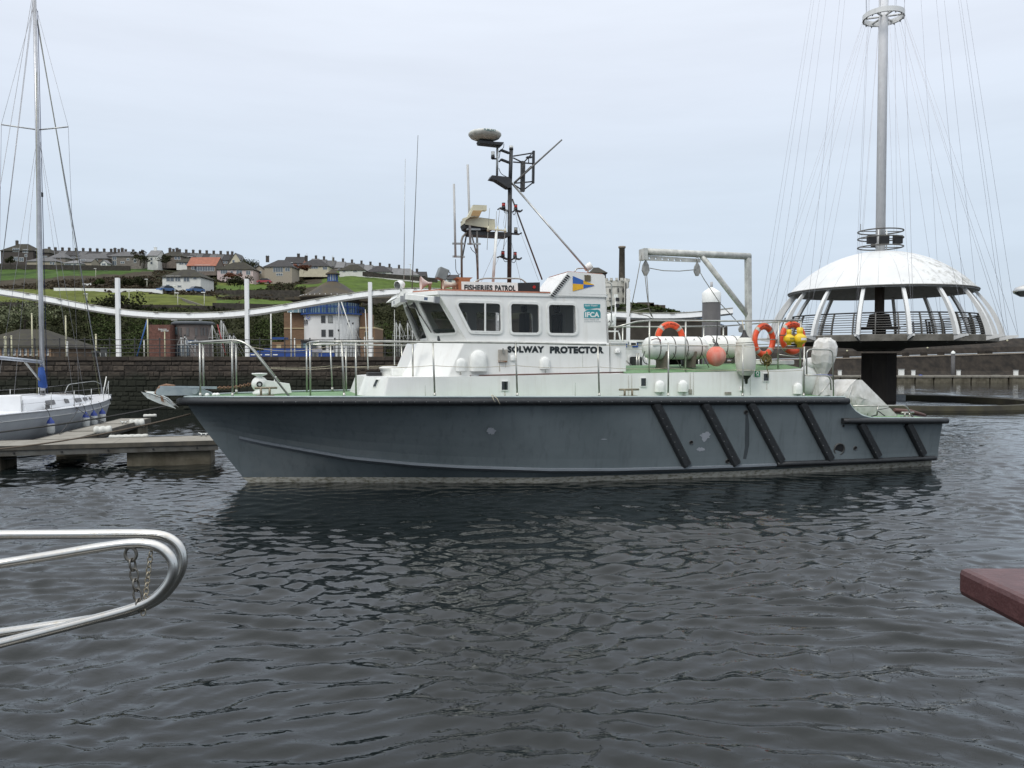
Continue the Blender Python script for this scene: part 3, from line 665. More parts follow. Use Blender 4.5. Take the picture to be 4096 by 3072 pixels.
# logo panel: North Western IFCA
TEAL = M('logo teal', (.03, .27, .30), .45)
ly = UY - .004
def LG(x, y, d=0): return B(1500 + x * .4521, 1000 + y * .4521, ly - d)
top_band = [LG(x, y) for x, y in ((1848, 477), (1992, 480), (1992, 514), (1960, 512), (1925, 518), (1890, 524), (1865, 520), (1848, 508))]
logo = part(Bb().prism(top_band, (0, -.003, 0)), 'logo_panel', TEAL)
lowp = [LG(x, y) for x, y in ((1850, 548), (1875, 532), (1905, 526), (1940, 529), (1970, 527), (1988, 536), (1995, 556), (1995, 602), (1850, 600))]
part(Bb().prism(lowp, (0, -.003, 0)), 'logo_panel', TEAL)
part(Bb().ball(LG(1866, 522, .004), (.022, .002, .008), 10, 6), 'fish_mark', TEAL)
def btext(s, x0, y0, x1, y1, y, mat, bold, name='lettering', par=boat, nat=False, d=.004):
    a = B(x0, y1, y); b = B(x1, y1, y); c = B(x0, y0, y); return text(name, s, par, a, b - a, Vector((0, 0, 1)), (b - a).length, (c - a).length, mat, bold, d, fr=BM)
btext('North Western', 1500 + 1857 * .4521, 1000 + 482 * .4521, 1500 + 1968 * .4521, 1000 + 499 * .4521, ly, WPLA, .012)
btext('IFCA', 1500 + 1858 * .4521, 1000 + 548 * .4521, 1500 + 1984 * .4521, 1000 + 595 * .4521, ly, WPLA, .05)
GT = M('grey lettering', (.22, .26, .28), .6)
btext('Inshore Fisheries and', 1500 + 1851 * .4521, 1000 + 608 * .4521, 1500 + 1977 * .4521, 1000 + 621 * .4521, ly, GT, .0)
btext('Conservation Authority', 1500 + 1851 * .4521, 1000 + 626 * .4521, 1500 + 1996 * .4521, 1000 + 641 * .4521, ly, GT, .0)
LB = M('black lettering', (.012, .018, .02), .5)
btext('SOLWAY', 2029, 1384, 2177, 1411, LY - .002, LB, .07); btext('PROTECTOR', 2199, 1385, 2415, 1414, LY - .002, LB, .07)
# name board on the roof
by = -1.25
brd = part(Bb().prism([B(x, y, by) for x, y in ((1847, 1126), (2071, 1131), (2072, 1172), (1849, 1170))], (0, .05, 0)), 'name_board', WPLA)
a = B(1857, 1162, by - .002); text('lettering', 'FISHERIES', brd, a, B(1970, 1161, by) - B(1857, 1159, by), (0, 0, 1), (B(1970, 1161, by) - B(1857, 1159, by)).length, .128, LB, .044, .004, fr=BM)
a = B(1980, 1164, by - .002); text('lettering', 'PATROL', brd, a, B(2062, 1162, by) - B(1980, 1161, by), (0, 0, 1), (B(2062, 1162, by) - B(1980, 1161, by)).length, .128, LB, .044, .004, fr=BM)
bb = part(Bb().prism([B(x, y, by) for x, y in ((2074, 1133), (2158, 1131), (2159, 1178), (2074, 1180))], (0, .22, 0)), 'black_signal_box', BLK, bevel=.01)
part(Bb().cyl(B(2137, 1148, by - .02), B(2137, 1148, by), .035), 'red_lamp', M('red lens', (.35, .02, .015), .2), bb)
part(Bb().prism([B(x, y, by + .08) for x, y in ((1835, 1168), (2080, 1172), (2080, 1184), (1835, 1180))], (0, .5, 0)), 'board_plinth', M('chalky plinth', (.5, .42, .34), .8))
part(Bb().prism([B(x, y, -.9) for x, y in ((1826, 1110), (1888, 1111), (1880, 1118), (1878, 1165), (1838, 1165), (1836, 1118))], (0, .35, 0)), 'wooden_locker', M('orange wood', (.33, .13, .06), .7), bevel=.01)

# ---- rails
def rail_part(pts, r=.019, name='handrail', mat=RAILM, n=8): return part(Bb().tube(pts, r, n), name, mat)
def stanchion(p, z1, lean=0.):
    z0 = deckz(p.x); o = Bb().tube([Vector((p.x + lean, p.y, z0)), Vector((p.x, p.y, z1))], .019, 8); o.cyl((p.x + lean, p.y, z0 - .01), (p.x + lean, p.y, z0 + .09), .026); return part(o, 'stanchion', RAILM)
zrail = ER(1731, 1370).z; near_st = []
for side in (-1, 1):
    for px, py in ((1367, 1366), (1731, 1368), (2062, 1371), (2391, 1378)):
        p = ER(px, py); q = Vector((p.x, side * abs(p.y), 0)); near_st.append((q, p.z)) if side < 0 else None; stanchion(q, p.z + .03, .04)
    p1 = [ER(769, 1370), ER(870, 1364), ER(978, 1358)]; e = ER(1159, 1588)
    path = bend([Vector((v.x, side * abs(v.y), v.z)) for v in p1] + [Vector((e.x, side * abs(e.y), e.z))], .3)
    rail_part(path, .024, 'pulpit_rail')
    for px, py in ((799, 1373), (928, 1366)): p = ER(px, py); stanchion(Vector((p.x, side * abs(p.y), 0)), p.z)
    tops = [ER(px, py) for px, py in ((1280, 1367), (1367, 1366), (1550, 1366), (1731, 1368), (2062, 1371), (2391, 1378), (2424, 1379))]
    rail_part([Vector((v.x, side * abs(v.y), v.z)) for v in tops], .022)
    # wires
    mids = [(ER(1082, 1474)), ER(1367, 1468), ER(1731, 1462), ER(2062, 1462), ER(2391, 1467), ER(2674, 1472), ER(2972, 1478), ER(3217, 1480)]
    w_ = Bb()
    for a, b in zip(mids, mids[1:]): w_.tube([Vector((v.x, side * abs(v.y), v.z)) for v in sag(a, b, .035)], .0055, 5, False)
    part(w_, 'guard_wire', ROPE)
    ups = [ER(2424, 1381), ER(2674, 1374), ER(2972, 1386), ER(3217, 1392)]; w_ = Bb()
    for a, b in zip(ups, ups[1:]): w_.tube([Vector((v.x, side * abs(v.y), v.z)) for v in sag(a, b, .02)], .0055, 5, False)
    part(w_, 'guard_wire', ROPE)
    for px, py in ((2674, 1370), (2972, 1380), (3217, 1386)): p = ER(px, py); stanchion(Vector((p.x, side * abs(p.y), 0)), p.z)
w_ = Bb(); w_.tube(sag(ER(1005, 1388), ER(1367, 1372), .12), .006, 5, False); part(w_, 'guard_wire', ROPE)
# front closing of the pulpit and the rail ahead of the wheelhouse
a = ER(769, 1370); rail_part([a, Vector((a.x - .1, 0, a.z)), MIR(a)], .024, 'pulpit_rail')
t0 = ER(1280, 1367); g0 = B(1240, 1370, -.9); g0.z = t0.z; rail_part(bend([t0, g0, MIR(g0), MIR(t0)], .2), .022)
for y in (-.9, .9): part(Bb().tube([Vector((g0.x, y, deckz(g0.x))), Vector((g0.x, y, g0.z))], .019, 8), 'stanchion', RAILM)
p = B(1423, 1369, -1.3); part(Bb().tube([Vector((p.x, -1.3, deckz(p.x))), Vector((p.x, -1.3, p.z))], .019, 8), 'stanchion', RAILM)
p = B(1384, 1392, 1.3); part(Bb().tube([Vector((p.x, 1.3, deckz(p.x))), Vector((p.x, 1.3, p.z))], .019, 8), 'stanchion', RAILM)
p = B(1651, 1371, -1.1); part(Bb().tube([Vector((p.x, -1.1, ZT)), Vector((p.x, -1.1, p.z))], .02, 8), 'stanchion', RAILM)
rail_part([B(1680, 1362, -1.2), B(1660, 1370, -1.2), B(1640, 1372, -1.2)], .03, 'grab_rail')
# aft gate frame near the outboard engine
gt = lambda x, y: ER(x, y, .12)
rail_part(bend([gt(3227, 1500), gt(3226, 1397), gt(3331, 1399), gt(3334, 1585)], .14), .017, 'gate_frame'); rail_part(bend([gt(3219, 1501), gt(3321, 1503), gt(3324, 1560)], .14), .017, 'gate_frame'); rail_part([gt(3268, 1590), gt(3324, 1525)], .015, 'gate_brace')
# upper rail round the raft deck
UYR = -1.72
for side in (-1, 1):
    pts = [B(x, y, UYR) for x, y in ((2455, 1311), (2545, 1287), (2600, 1282), (2900, 1284), (3203, 1281))]; e = B(3203, 1281, UYR)
    rail_part([Vector((v.x, side * abs(v.y), v.z)) for v in pts], .02, 'upper_handrail')
    for px in (2598, 2743, 3114, 3203):
        p = B(px, 1283, UYR); part(Bb().tube([Vector((p.x, side * 1.72, gdz(p.x, 1.72) - .02)), Vector((p.x, side * 1.72, p.z))], .021, 8), 'stanchion', RAILM)
a = B(3203, 1281, UYR); rail_part([a, MIR(a)], .02, 'upper_handrail')
b_ = a - Vector((0, 0, .55)); rail_part([b_, MIR(b_)], .014, 'upper_handrail')
for y1 in (1358, 1440): a, b = B(3020, y1, UYR), B(3114, y1, UYR); rail_part([a, b], .012, 'mid_rail')
rail_part([B(3114, 1418, UYR), B(3203, 1430, UYR)], .012, 'mid_rail')
# ladder hoop behind the casing
rail_part(bend([B(2420, 1129, -.9), B(2446, 1131, -.9), B(2446, 1297, -.9), B(2428, 1313, -.9)], .12), .017, 'ladder_hoop'); rail_part([B(2420, 1204, -.9), B(2446, 1199, -.9)], .012, 'ladder_hoop'); rail_part([B(2420, 1256, -.9), B(2446, 1249, -.9)], .012, 'ladder_hoop')
# aft rail on the low stern deck
def AS(x, y): return ER(x, y, .15)
rail_part(bend([AS(3410, 1624), AS(3625, 1622), AS(3650, 1668)], .12), .017, 'stern_rail'); rail_part([AS(3512, 1622), AS(3508, 1660)], .02, 'stern_rail_post'); 
o = Bb(); o.tube([AS(3508, 1660), AS(3485, 1665)], .014, 6); o.tube([AS(3511, 1640), AS(3560, 1630)], .008, 6); o.tube([AS(3514, 1645), AS(3540, 1664)], .012, 6); part(o, 'rail_brace', BLK)

# ---- cleats and deck gear
def cleat(c, L, h, name='deck_cleat', mat=M('tarnished bronze', (.24, .21, .15), .55, .4, var=.25, scale=20)):
    c = Vector(c); o = Bb(); o.tube([c + Vector((-L / 2, 0, h)), c + Vector((L / 2, 0, h))], .022, 8)
    for k in (-.22, .16): o.cyl(c + Vector((k * L, 0, 0)), c + Vector((k * L, 0, h)), .024)
    o.box(c + Vector((-.03 * L, 0, .012)), (L * .8, .14, .024)); return part(o, name, mat)
p = ER(2516, 1583, .3); cleat((p.x, p.y, deckz(p.x) + .005), .47, .155); p = ER(3630, 1668, .3); cleat((p.x, p.y, deckz(p.x) + .01), .38, .12, mat=RAILM); p = B(1064, 1571, -.9); cleat((p.x, -.9, deckz(p.x) + .01), .45, .17)
# windlass
wx = B(1058, 1560, -.2).x; wz = deckz(wx)
o = Bb(); o.lathe([(.0, .0), (.16, 0), (.17, .06), (.12, .1), (.12, .16)], (wx - .08, -.15, wz), n=20); o.ball((wx - .1, -.15, wz + .24), (.17, .15, .17)); o.lathe([(.08, .12), (.10, .2), (.05, .25), (.16, .3), (.16, .325), (0, .33)], (wx - .1, -.15, wz + .15), n=20)
o.prism([Vector((wx, -.25, wz + .33)), Vector((wx + .52, -.25, wz + .24)), Vector((wx + .56, -.25, wz + .05)), Vector((wx + .1, -.25, wz + .02)), Vector((wx - .02, -.25, wz + .1))], (0, .2, 0)); wl = part(o, 'windlass', WPLA)
part(Bb().torus((wx - .1, -.31, wz + .24), (0, 1, 0), .05, .014, 20, 6), 'hub_ring', BLK, wl); part(Bb().cyl((wx + .2, -.15, wz + .3), (wx + .24, -.15, wz + .4), .012), 'lever', WPLA, wl)
# anchor chain to the windlass, drawn as links
ch_ = Bb(); cpts = sag(B(868, 1551, 0), B(1030, 1528, -.1), .04, 20)
for i in range(20):
    a = cpts[i]; b = cpts[i + 1]; m_ = (a + b) / 2; d = (b - a); ax = d.cross(Vector((0, 0, 1))) if i % 2 else d.cross(Vector((0, 1, 0))); ch_.torus(m_, ax, .03, .009, 8, 5, ref=d)
part(ch_, 'anchor_chain', RUST)
# bow roller and anchor
rol = part(Bb().prism([B(x, y, -.1) for x, y in ((622, 1568), (630, 1556), (655, 1551), (795, 1552), (846, 1571), (838, 1579), (640, 1581), (626, 1576))], (0, .2, 0)), 'bow_roller', GREYP, bevel=.01)
part(Bb().cyl(B(779, 1566, -.11), B(779, 1566, -.2), .06), 'pin', GREYP, rol)
anc = thing('anchor', BM @ B(660, 1575, 0), 'pale grey anchor with rust streaks stowed on the bow roller', 'anchor', rz=YAW)
part(Bb().bar(B(640, 1548, 0), B(868, 1551, 0), .07, .05), 'shank', GREYP, anc)
part(Bb().prism([B(x, y, -.24) for x, y in ((572, 1571), (605, 1574), (662, 1596), (692, 1627), (640, 1611), (590, 1593))], (0, .48, 0)), 'fluke', M('pale galvanised', (.48, .52, .5), .6, c2=(.3, .2, .12), scale=5, ramp=(.5, .75)), anc, bevel=.02)
o = Bb(); o.tube([B(622, 1575, 0), B(640, 1548, 0), B(665, 1541, 0), B(700, 1546, 0)], .035, 7); part(o, 'crown', RUST, anc)
part(Bb().prism([B(x, y, -.245) for x, y in ((640, 1580), (652, 1588), (656, 1608), (645, 1604))], (0, -.004, 0)), 'rust_streak', RUST, anc)
for px in (828, 858, 870): p = B(px, 1581, -.35); part(Bb().ball((p.x, -.35, deckz(p.x) + .04), (.05, .05, .04), 10, 6).cyl((p.x, -.35, deckz(p.x)), (p.x, -.35, deckz(p.x) + .05), .03), 'bollard_pin', WPLA)
# hatch and vent on the trunk
h0 = B(1500, 1476, -.3); zt2 = ZT
o = Bb().lathe([(.24, 0), (.24, .14), (.27, .15), (.27, .19), (.2, .21), (0, .215)], (h0.x + .4, 0, zt2), n=24); part(o, 'mushroom_vent', WPLA)
o = Bb().bbox((h0.x + .35, -.5, zt2), (h0.x + 1.35, .45, zt2 + .17)); part(o, 'fore_hatch', WPLA, bevel=.02)
part(Bb().bbox((h0.x + .6, -.75, zt2 + .003), (h0.x + 1.75, -.58, zt2 + .06)), 'hatch_runner', M('clouded acrylic', (.4, .4, .38), .4))
o = Bb().bbox((h0.x - .15, -.3, zt2), (h0.x + .15, .1, zt2 + .08)); part(o, 'dark_hatch_cover', BLK)
# whip aerials
def whip(x0, y0, x1, y1, y, r, name='whip_aerial', mat=WPLA): part(Bb().tube([B(x0, y0, y), B(x1, y1, y)], [r, r * .5], 6), name, mat)
whip(1473, 1478, 1461, 1238, 0, .014); whip(1578, 1460, 1578, 1238, .3, .012); whip(1615, 1150, 1621, 635, -.3, .010, mat=STEEL); whip(1648, 1160, 1672, 541, -.5, .011, mat=M('dark whip', (.09, .09, .085), .5))
# ------------------------------------------------------------------ mast and aerials
def K(X, Y, y=0.): return B(1800 + X * .3918, 500 + Y * .3918, y)     # crop coordinates
mst = Bb(); mst.tube([K(605, 1610), K(612, 640)], .052, 10); mst.tube([K(612, 640), K(625, 250)], .046, 10); part(mst, 'mast_pole', BLACKP)
def lamp_on(X, Y0, Y1, mid, y=0., base=True, w=.045):
    a, b = K(X, Y1, y), K(X, Y0, y); d = b - a; o = Bb().cyl(a, a + d * .42, w * 1.02); l = part(o, 'navigation_lamp', BLK)
    part(Bb().cyl(a + d * .42, a + d * .88, w * .92), 'lens', mid, l); part(Bb().cyl(a + d * .88, b, w * .95), 'cap', BLK if mid is not WPLA else WPLA, l)
REDL = M('red lens', (.35, .02, .015), .2); CLR = M('clear grey lens', (.3, .3, .26), .2)
for X, Y0, Y1, m_ in ((547, 795, 858, REDL), (670, 812, 872, REDL), (540, 1287, 1350, REDL), (664, 1297, 1357, REDL), (672, 1048, 1105, CLR)): lamp_on(X, Y0, Y1, m_, -.02)
lamp_on(625, 214, 255, WPLA, 0, w=.05); lamp_on(438, 272, 345, WPLA, -.05)
def arm(p, w=.03, h=.02, name='crosstree', mat=BLACKP, y=0.):
    o = Bb()
    for a, b in zip(p, p[1:]): o.bar(K(*a, y), K(*b, y), w, h)
    return part(o, name, mat)
arm([(490, 862), (510, 848), (590, 880)], .10, .03); arm([(640, 888), (660, 870), (720, 885), (735, 868)], .10, .03)
arm([(483, 1352), (515, 1342), (585, 1372)], .10, .03); arm([(630, 1378), (650, 1360), (712, 1372), (728, 1356)], .10, .03)
arm([(630, 1110), (705, 1116), (728, 1103)], .10, .03)
arm([(505, 270), (520, 256), (605, 288)], .1, .035); arm([(505, 372), (520, 352), (605, 385)], .1, .035)
part(Bb().prism([K(*q, -.12) for q in ((410, 545), (430, 512), (600, 530), (632, 560), (632, 640), (595, 640), (470, 560))], (0, .24, 0)), 'aerial_bracket', BLACKP)
part(Bb().tube([K(480, 515), K(484, 195)], .028, 8), 'aerial_post', STEEL)
dsk = Bb(); c_ = K(356, 150); dsk.lathe([(.0, .0), (.2, .0), (.34, .06), (.385, .12), (.385, .15), (.36, .18), (.2, .2), (0, .2)], (c_.x, 0, c_.z - .02), n=32); dome = part(dsk, 'radar_dome', M('weathered white dome', (.55, .55, .5), .55, c2=(.3, .3, .27), scale=9, ramp=(.5, .75)))
text('lettering', 'FURUNO', dome, (c_.x - .12, -.392, c_.z + .1), (1, 0, 0), (0, 0, 1), .28, .045, M('teal lettering', (.02, .12, .13), .5), .03, .0, fr=BM)
part(Bb().prism([K(*q, -.14) for q in ((298, 152), (310, 180), (535, 205), (552, 175), (430, 168))], (0, .28, 0)), 'dome_bracket', BLACKP)
o = Bb(); o.tube([K(430, 345, -.05), K(470, 345, 0)], .02, 6); part(o, 'lamp_bracket', BLK)
fr3 = [((645, 318), (860, 283)), ((645, 378), (850, 395)), ((645, 335), (745, 385)), ((655, 590), (830, 420)), ((655, 595), (840, 578)), ((845, 590), (755, 660)), ((640, 600), (735, 665)), ((750, 385), (830, 300))]
for a, b in fr3: part(Bb().tube([K(*a), K(*b)], .017, 6), 'frame_tube', BLACKP)
part(Bb().bar(K(853, 265), K(848, 597), .07, .05, (1, 0, 0)), 'frame_post', BLACKP); part(Bb().bar(K(745, 372), K(740, 680), .10, .09, (1, 0, 0)), 'aerial_mast_box', M('scuffed black', (.03, .03, .03), .6, c2=(.16, .15, .13), scale=18, ramp=(.5, .8)))
part(Bb().tube([K(655, 592, -.05), K(1143, 150, -.3)], [.026, .018], 7), 'boom', M('weathered grey tube', (.10, .10, .095), .5, c2=(.2, .2, .19), scale=12))
part(Bb().bar(K(780, 330), K(835, 330), .1, .03), 'lamp_plate', BLACKP); part(Bb().tube([K(803, 330), K(803, 390)], .012, 5), 'lamp_stem', BLACKP)
part(Bb().tube([K(620, 580, 0), B(2351, 1082, -1.2)], .024, 8), 'mast_stay', STEEL); part(Bb().tube([K(635, 755, .05), K(940, 1578, .7)], .02, 7), 'mast_stay', M('dark stay', (.10, .08, .07), .5))
# stay foot on the casing: plate, hoop and searchlight
part(Bb().prism([B(x, y, -1.6) for x, y in ((2339, 1100), (2363, 1101), (2363, 1125), (2340, 1124))], (0, .02, 0)), 'stay_plate', M('bronze plate', (.16, .13, .08), .5, .4))
rail_part(bend([B(2296, 1094, -1.0), B(2305, 1074, -1.0), B(2345, 1072, -1.0), B(2356, 1094, -1.0)], .1), .014, 'casing_hoop')
part(Bb().tube([B(2351, 1082, -1.2), B(2351, 1102, -1.6)], .014, 6), 'shackle', RUST)
def lamp_head(c, r, L, dirv, name='searchlight', body=WPLA):
    d = Vector(dirv).normalized(); c = Vector(c); o = Bb().lathe([(0, -L * .5), (r * .5, -L * .47), (r * .85, -L * .25), (r, .05 * L), (r, L * .5), (r * .9, L * .5)], c, d, 18); l = part(o, name, body)
    part(Bb().lathe([(r * .92, L * .47), (0, L * .47)], c, d, 18), 'lens', DARKG, l); return l
lamp_head(B(2352, 1069, -.8), .085, .2, (.5, -.2, .35)); part(Bb().cyl(B(2352, 1080, -.8), B(2352, 1097, -.8), .02), 'lamp_foot', STEEL)
lamp_head(B(1602, 1139, -.5), .1, .2, (-.8, -.55, -.25)); part(Bb().cyl(B(1602, 1150, -.5), B(1605, 1166, -.5), .02), 'lamp_foot', STEEL)
fl = B(1768, 1097, -.5); l = part(Bb().box(fl, (.22, .3, .26), Matrix.Rotation(R(20), 3, 'Y')), 'floodlight', M('grey floodlight', (.12, .14, .14), .5, c2=(.2, .22, .22)), bevel=.02)
part(Bb().tube([B(1768, 1110, -.5), B(1768, 1163, -.5)], .028, 7), 'floodlight_post', RUST, l); part(Bb().torus(B(1790, 1095, -.5), (0, 1, 0), .06, .01, 12, 5), 'handle', BLK, l)
def horn(x0, x1, y, yy, big, sm, pink):
    a, b = B(x0, y, yy), B(x1, y, yy); d = (b - a).normalized(); L = (b - a).length
    h = part(Bb().lathe([(big, 0), (big * .95, .01), (big * .55, L * .3), (sm, L * .65), (sm * .9, L), (0, L)], a, d, 20), 'loudhailer_horn', pink)
    part(Bb().box((a + d * L * .8) - Vector((0, 0, .08)), (.05, .1, .12)), 'horn_foot', RUST, h)
horn(1683, 1728, 1133, -.5, .16, .03, M('pinkish horn', (.66, .54, .50), .5)); horn(1772, 1826, 1139, -.75, .11, .05, M('stained horn', (.56, .50, .42), .6, c2=(.3, .18, .1), scale=9, ramp=(.5, .8)))
# radar platform: scanner and housing
part(Bb().prism([K(*q, -.2) for q in ((180, 1085), (215, 1118), (590, 1140), (625, 1128), (625, 1095), (480, 1090))], (0, .4, 0)), 'radar_platform', BLACKP)
hz_ = part(Bb().prism([K(*q, -.28) for q in ((160, 955), (225, 938), (455, 965), (460, 1025), (455, 1055), (160, 1012))], (0, .5, 0)), 'radar_housing', BUFF, bevel=.03)
part(Bb().prism([K(*q, -.24) for q in ((148, 1005), (200, 1010), (440, 1035), (440, 1070), (205, 1075), (160, 1050))], (0, .42, 0)), 'housing_base', BLK, hz_)
part(Bb().prism([K(*q, -.42) for q in ((240, 814), (375, 820), (375, 872), (330, 870), (300, 935), (208, 935), (140, 985), (138, 950), (180, 940))], (0, .16, 0)), 'radar_scanner', BUFF, bevel=.02)
part(Bb().prism([K(*q, -.425) for q in ((235, 872), (328, 873), (298, 932), (212, 925))], (0, -.006, 0)), 'scanner_face', M('tan face', (.42, .27, .12), .6))
for X0, Y0, X1, Y1, r in ((40, 602, 56, 1350, .026), (180, 405, 208, 1220, .028)): part(Bb().tube([K(X1, Y1, -.25), K(X0, Y0, -.25)], r, 8), 'aerial_tube', M('light grey aerial', (.42, .42, .41), .45))
for a, b in (((25, 1210), (148, 1212)), ((28, 1342), (150, 1346)), ((178, 1213), (312, 1214)), ((170, 1065), (308, 1067))): part(Bb().bar(K(*a, -.22), K(*b, -.22), .05, .04), 'aerial_clamp', STEEL)
part(Bb().tube([K(120, 1560, -.25), K(118, 1180, -.25), K(130, 1140, -.22), K(180, 1095, -.15)], .026, 8), 'aerial_support', M('grimy tube', (.17, .15, .13), .5, .3)); part(Bb().tube([K(170, 1105, 0), K(118, 1400, 0), K(122, 1550, 0)], .018, 6), 'aerial_support', BLACKP)
part(Bb().tube([K(284, 1600, -.2), K(275, 1060, -.2), K(262, 1020, -.2), K(215, 1060, -.2)], .026, 8), 'aerial_support', M('scuffed tube', (.33, .32, .30), .5, .4, c2=(.12, .11, .1), scale=10)); part(Bb().tube([K(215, 1100, -.2), K(270, 1310, -.2)], .018, 6), 'aerial_support', M('scuffed tube', (.3, .3, .3)))
wp_ = part(Bb().tube([K(440, 1600, -.35), K(475, 1075, -.35)], .034, 9), 'aerial_post', WPLA); part(Bb().bar(K(380, 1062, -.35), K(572, 1080, -.35), .07, .03), 'crossarm', BUFF, wp_)
for X, Y0, Y1 in ((390, 1030, 1085), (487, 1030, 1085), (565, 1055, 1100)): part(Bb().cyl(K(X, Y1, -.35), K(X, Y0, -.35), .035, .01), 'aerial_base', BUFF, wp_)
for a, b in (((390, 1060), (405, 850)), ((378, 1275), (388, 1080)), ((475, 880), (470, 1040)), ((487, 1040), (508, 850)), ((565, 1060), (580, 860)), ((545, 1270), (562, 1090))): part(Bb().tube([K(*a, -.35), K(*b, -.35)], .006, 5), 'thin_aerial', M('aerial grey', (.28, .28, .26), .5), wp_)
for pts in ([(548, 865), (560, 900), (590, 898)], [(640, 900), (655, 925), (672, 880)], [(540, 1360), (560, 1400), (590, 1390)], [(628, 1395), (655, 1410), (678, 1370)], [(550, 190), (550, 230), (515, 260), (500, 340)], [(498, 440), (520, 500), (580, 530)], [(208, 1245), (225, 1280), (265, 1310), (275, 1500)], [(56, 1370), (60, 1490), (90, 1530), (120, 1510)]):
    part(Bb().tube(bend([K(*q, -.1) for q in pts], .08), .008, 5), 'cable', BLK)
for a, b in (((590, 760), (545, 1005)), ((640, 770), (700, 1040)), ((700, 1040), (905, 1590)), ((625, 1185), (725, 1610)), ((580, 1180), (460, 1440)), ((525, 1140), (320, 1600)), ((545, 1010), (560, 1060)), ((580, 880), (548, 1280))):
    part(Bb().tube([K(*a, .0), K(*b, -.2)], .004, 4), 'rigging_wire', M('aerial grey', (.28, .28, .26), .5))
rail_part(bend([B(1880, 1138, -.8), B(1925, 1113, -.8), B(2085, 1114, -.8), B(2108, 1135, -.8)], .15), .018, 'roof_rail')

# ------------------------------------------------------------------ things carried on the boat
def bthing(name, p, label, cat, group=None): return thing(name, BM @ Vector(p), label, cat, group, YAW)
STR = M('dark strap', (.10, .09, .08), .8)
def raft(x0, x1, y0, y1, yy, label):
    a, b = B(x0, (y0 + y1) / 2, yy), B(x1, (y0 + y1) / 2, yy); t_, b0_ = B((x0 + x1) / 2, y0, yy), B((x0 + x1) / 2, y1, yy); r = (t_.z - b0_.z) / 2; cz = (t_.z + b0_.z) / 2; L = b.x - a.x
    root = bthing('life_raft', ((a.x + b.x) / 2, yy, b0_.z), label, 'life raft', 'white life raft canisters on the upper deck')
    WR = M('raft shell', (.74, .75, .71), .35, c2=(.42, .50, .36), scale=2.2, ramp=(.62, .9))
    prof = [(0, 0), (r * .6, .01), (r * .86, .07), (r, .19), (r, L - .19), (r * .86, L - .07), (r * .6, L - .01), (0, L)]
    part(Bb().lathe(prof, (a.x, yy, cz), (1, 0, 0), 28), 'canister', WR, root)
    o = Bb(); o.bbox((a.x + .1, yy - r * 1.03, cz + r * .18), (b.x - .1, yy + r * 1.03, cz + r * .25)); part(o, 'seam_lip', WR, root)
    for f in (.18, .42, .62, .85): part(Bb().torus((a.x + L * f, yy, cz), (1, 0, 0), r * 1.005, .012, 28, 5), 'strap', STR, root)
    for f in (.28, .74):
        x = a.x + L * f; z0 = gdz(x, yy); part(Bb().bbox((x - .04, yy - r * .8, z0), (x + .04, yy + r * .8, cz - r * .72)), 'cradle', M('weathered wood', (.16, .14, .11), .8), root)
        for s in (-1, 1): part(Bb().bar((x, yy + s * r * .7, z0), (x, yy + s * r * .98, cz - r * .3), .06, .05, (1, 0, 0)), 'cradle_arm', M('weathered wood', (.16, .14, .11)), root)
        part(Bb().tube([Vector((x - .3, yy - r * 1.02, z0)), Vector((x, yy - r * .72, cz + r * .8)), Vector((x + .35, yy - r * 1.05, z0))], .009, 5), 'lashing', STR, root)
    return root
rr1 = raft(2577, 2822, 1346, 1438, -1.15, 'white life raft canister nearest the wheelhouse, on the near side of the green deck')
part(Bb().tube(bend([B(2605, 1360, -1.42), B(2622, 1354, -1.42), B(2642, 1358, -1.42), B(2640, 1368, -1.42)], .05), .012, 6), 'red_lanyard', M('dark red cord', (.16, .01, .02), .7), rr1)
part(Bb().tube(bend([B(2580, 1405, -1.45), B(2570, 1430, -1.45), B(2576, 1452, -1.45), B(2596, 1458, -1.45)], .1), .01, 6), 'black_hose', BLK, rr1)
raft(2800, 3005, 1343, 1432, -.15, 'white life raft canister behind the pink ball fender')
def lifebuoy(cx, cy, rx, ry, yy, label, tilt, lean=0.):
    c = B(cx, cy, yy); Ro_ = (B(cx, cy - ry, yy).z - B(cx, cy + ry, yy).z) / 2; r = Ro_ * .19; RR = Ro_ - r
    ax = Vector((math.sin(tilt), -math.cos(tilt), lean)).normalized(); side = ax.cross(Vector((0, 0, 1))).normalized()
    root = bthing('lifebuoy', c - Vector((0, 0, Ro_)), label, 'lifebuoy', 'orange lifebuoys hung on the upper rail')
    part(Bb().torus(c, ax, RR, r, 40, 12, squash=.8, ref=side), 'ring', ORANGE, root)
    for k in range(4):
        th = math.pi / 4 + k * math.pi / 2; part(Bb().torus(c, ax, RR, r * 1.035, 6, 12, th - .11, th + .11, .82, ref=side), 'reflective_band', M('silver tape', (.40, .38, .33), .5), root)
    up = ax.cross(side) if ax.cross(side).z > 0 else -ax.cross(side)
    # curved lettering as small separate letters set round the ring
    for word, mid, sgn in (('SOLWAY PROTECTOR', math.pi / 2, 1),):
        n_ = len(word)
        for i, chh in enumerate(word):
            if chh == ' ': continue
            th = mid + (n_ / 2 - i - .5) * .093; d = side * math.cos(th) + up * math.sin(th)
            if side.x < 0: d = -side * math.cos(th) + up * math.sin(th)
            xd = Vector((up * 1).cross(d))
            tdir = (-up * d.dot(side if side.x > 0 else -side) + (side if side.x > 0 else -side) * d.dot(up))
            q = c + d * (RR - r * .05) + ax * (r * .82) - tdir * r * .22; text('letter', chh, root, q, tdir, d, r * .42, r * .55, M('dark lettering', (.05, .015, .012), .6), .01, .003, fr=BM)
    part(Bb().torus(c, ax, Ro_ * 1.01, .008, 40, 5, ref=side), 'grab_line', ROPE, root)
    return root
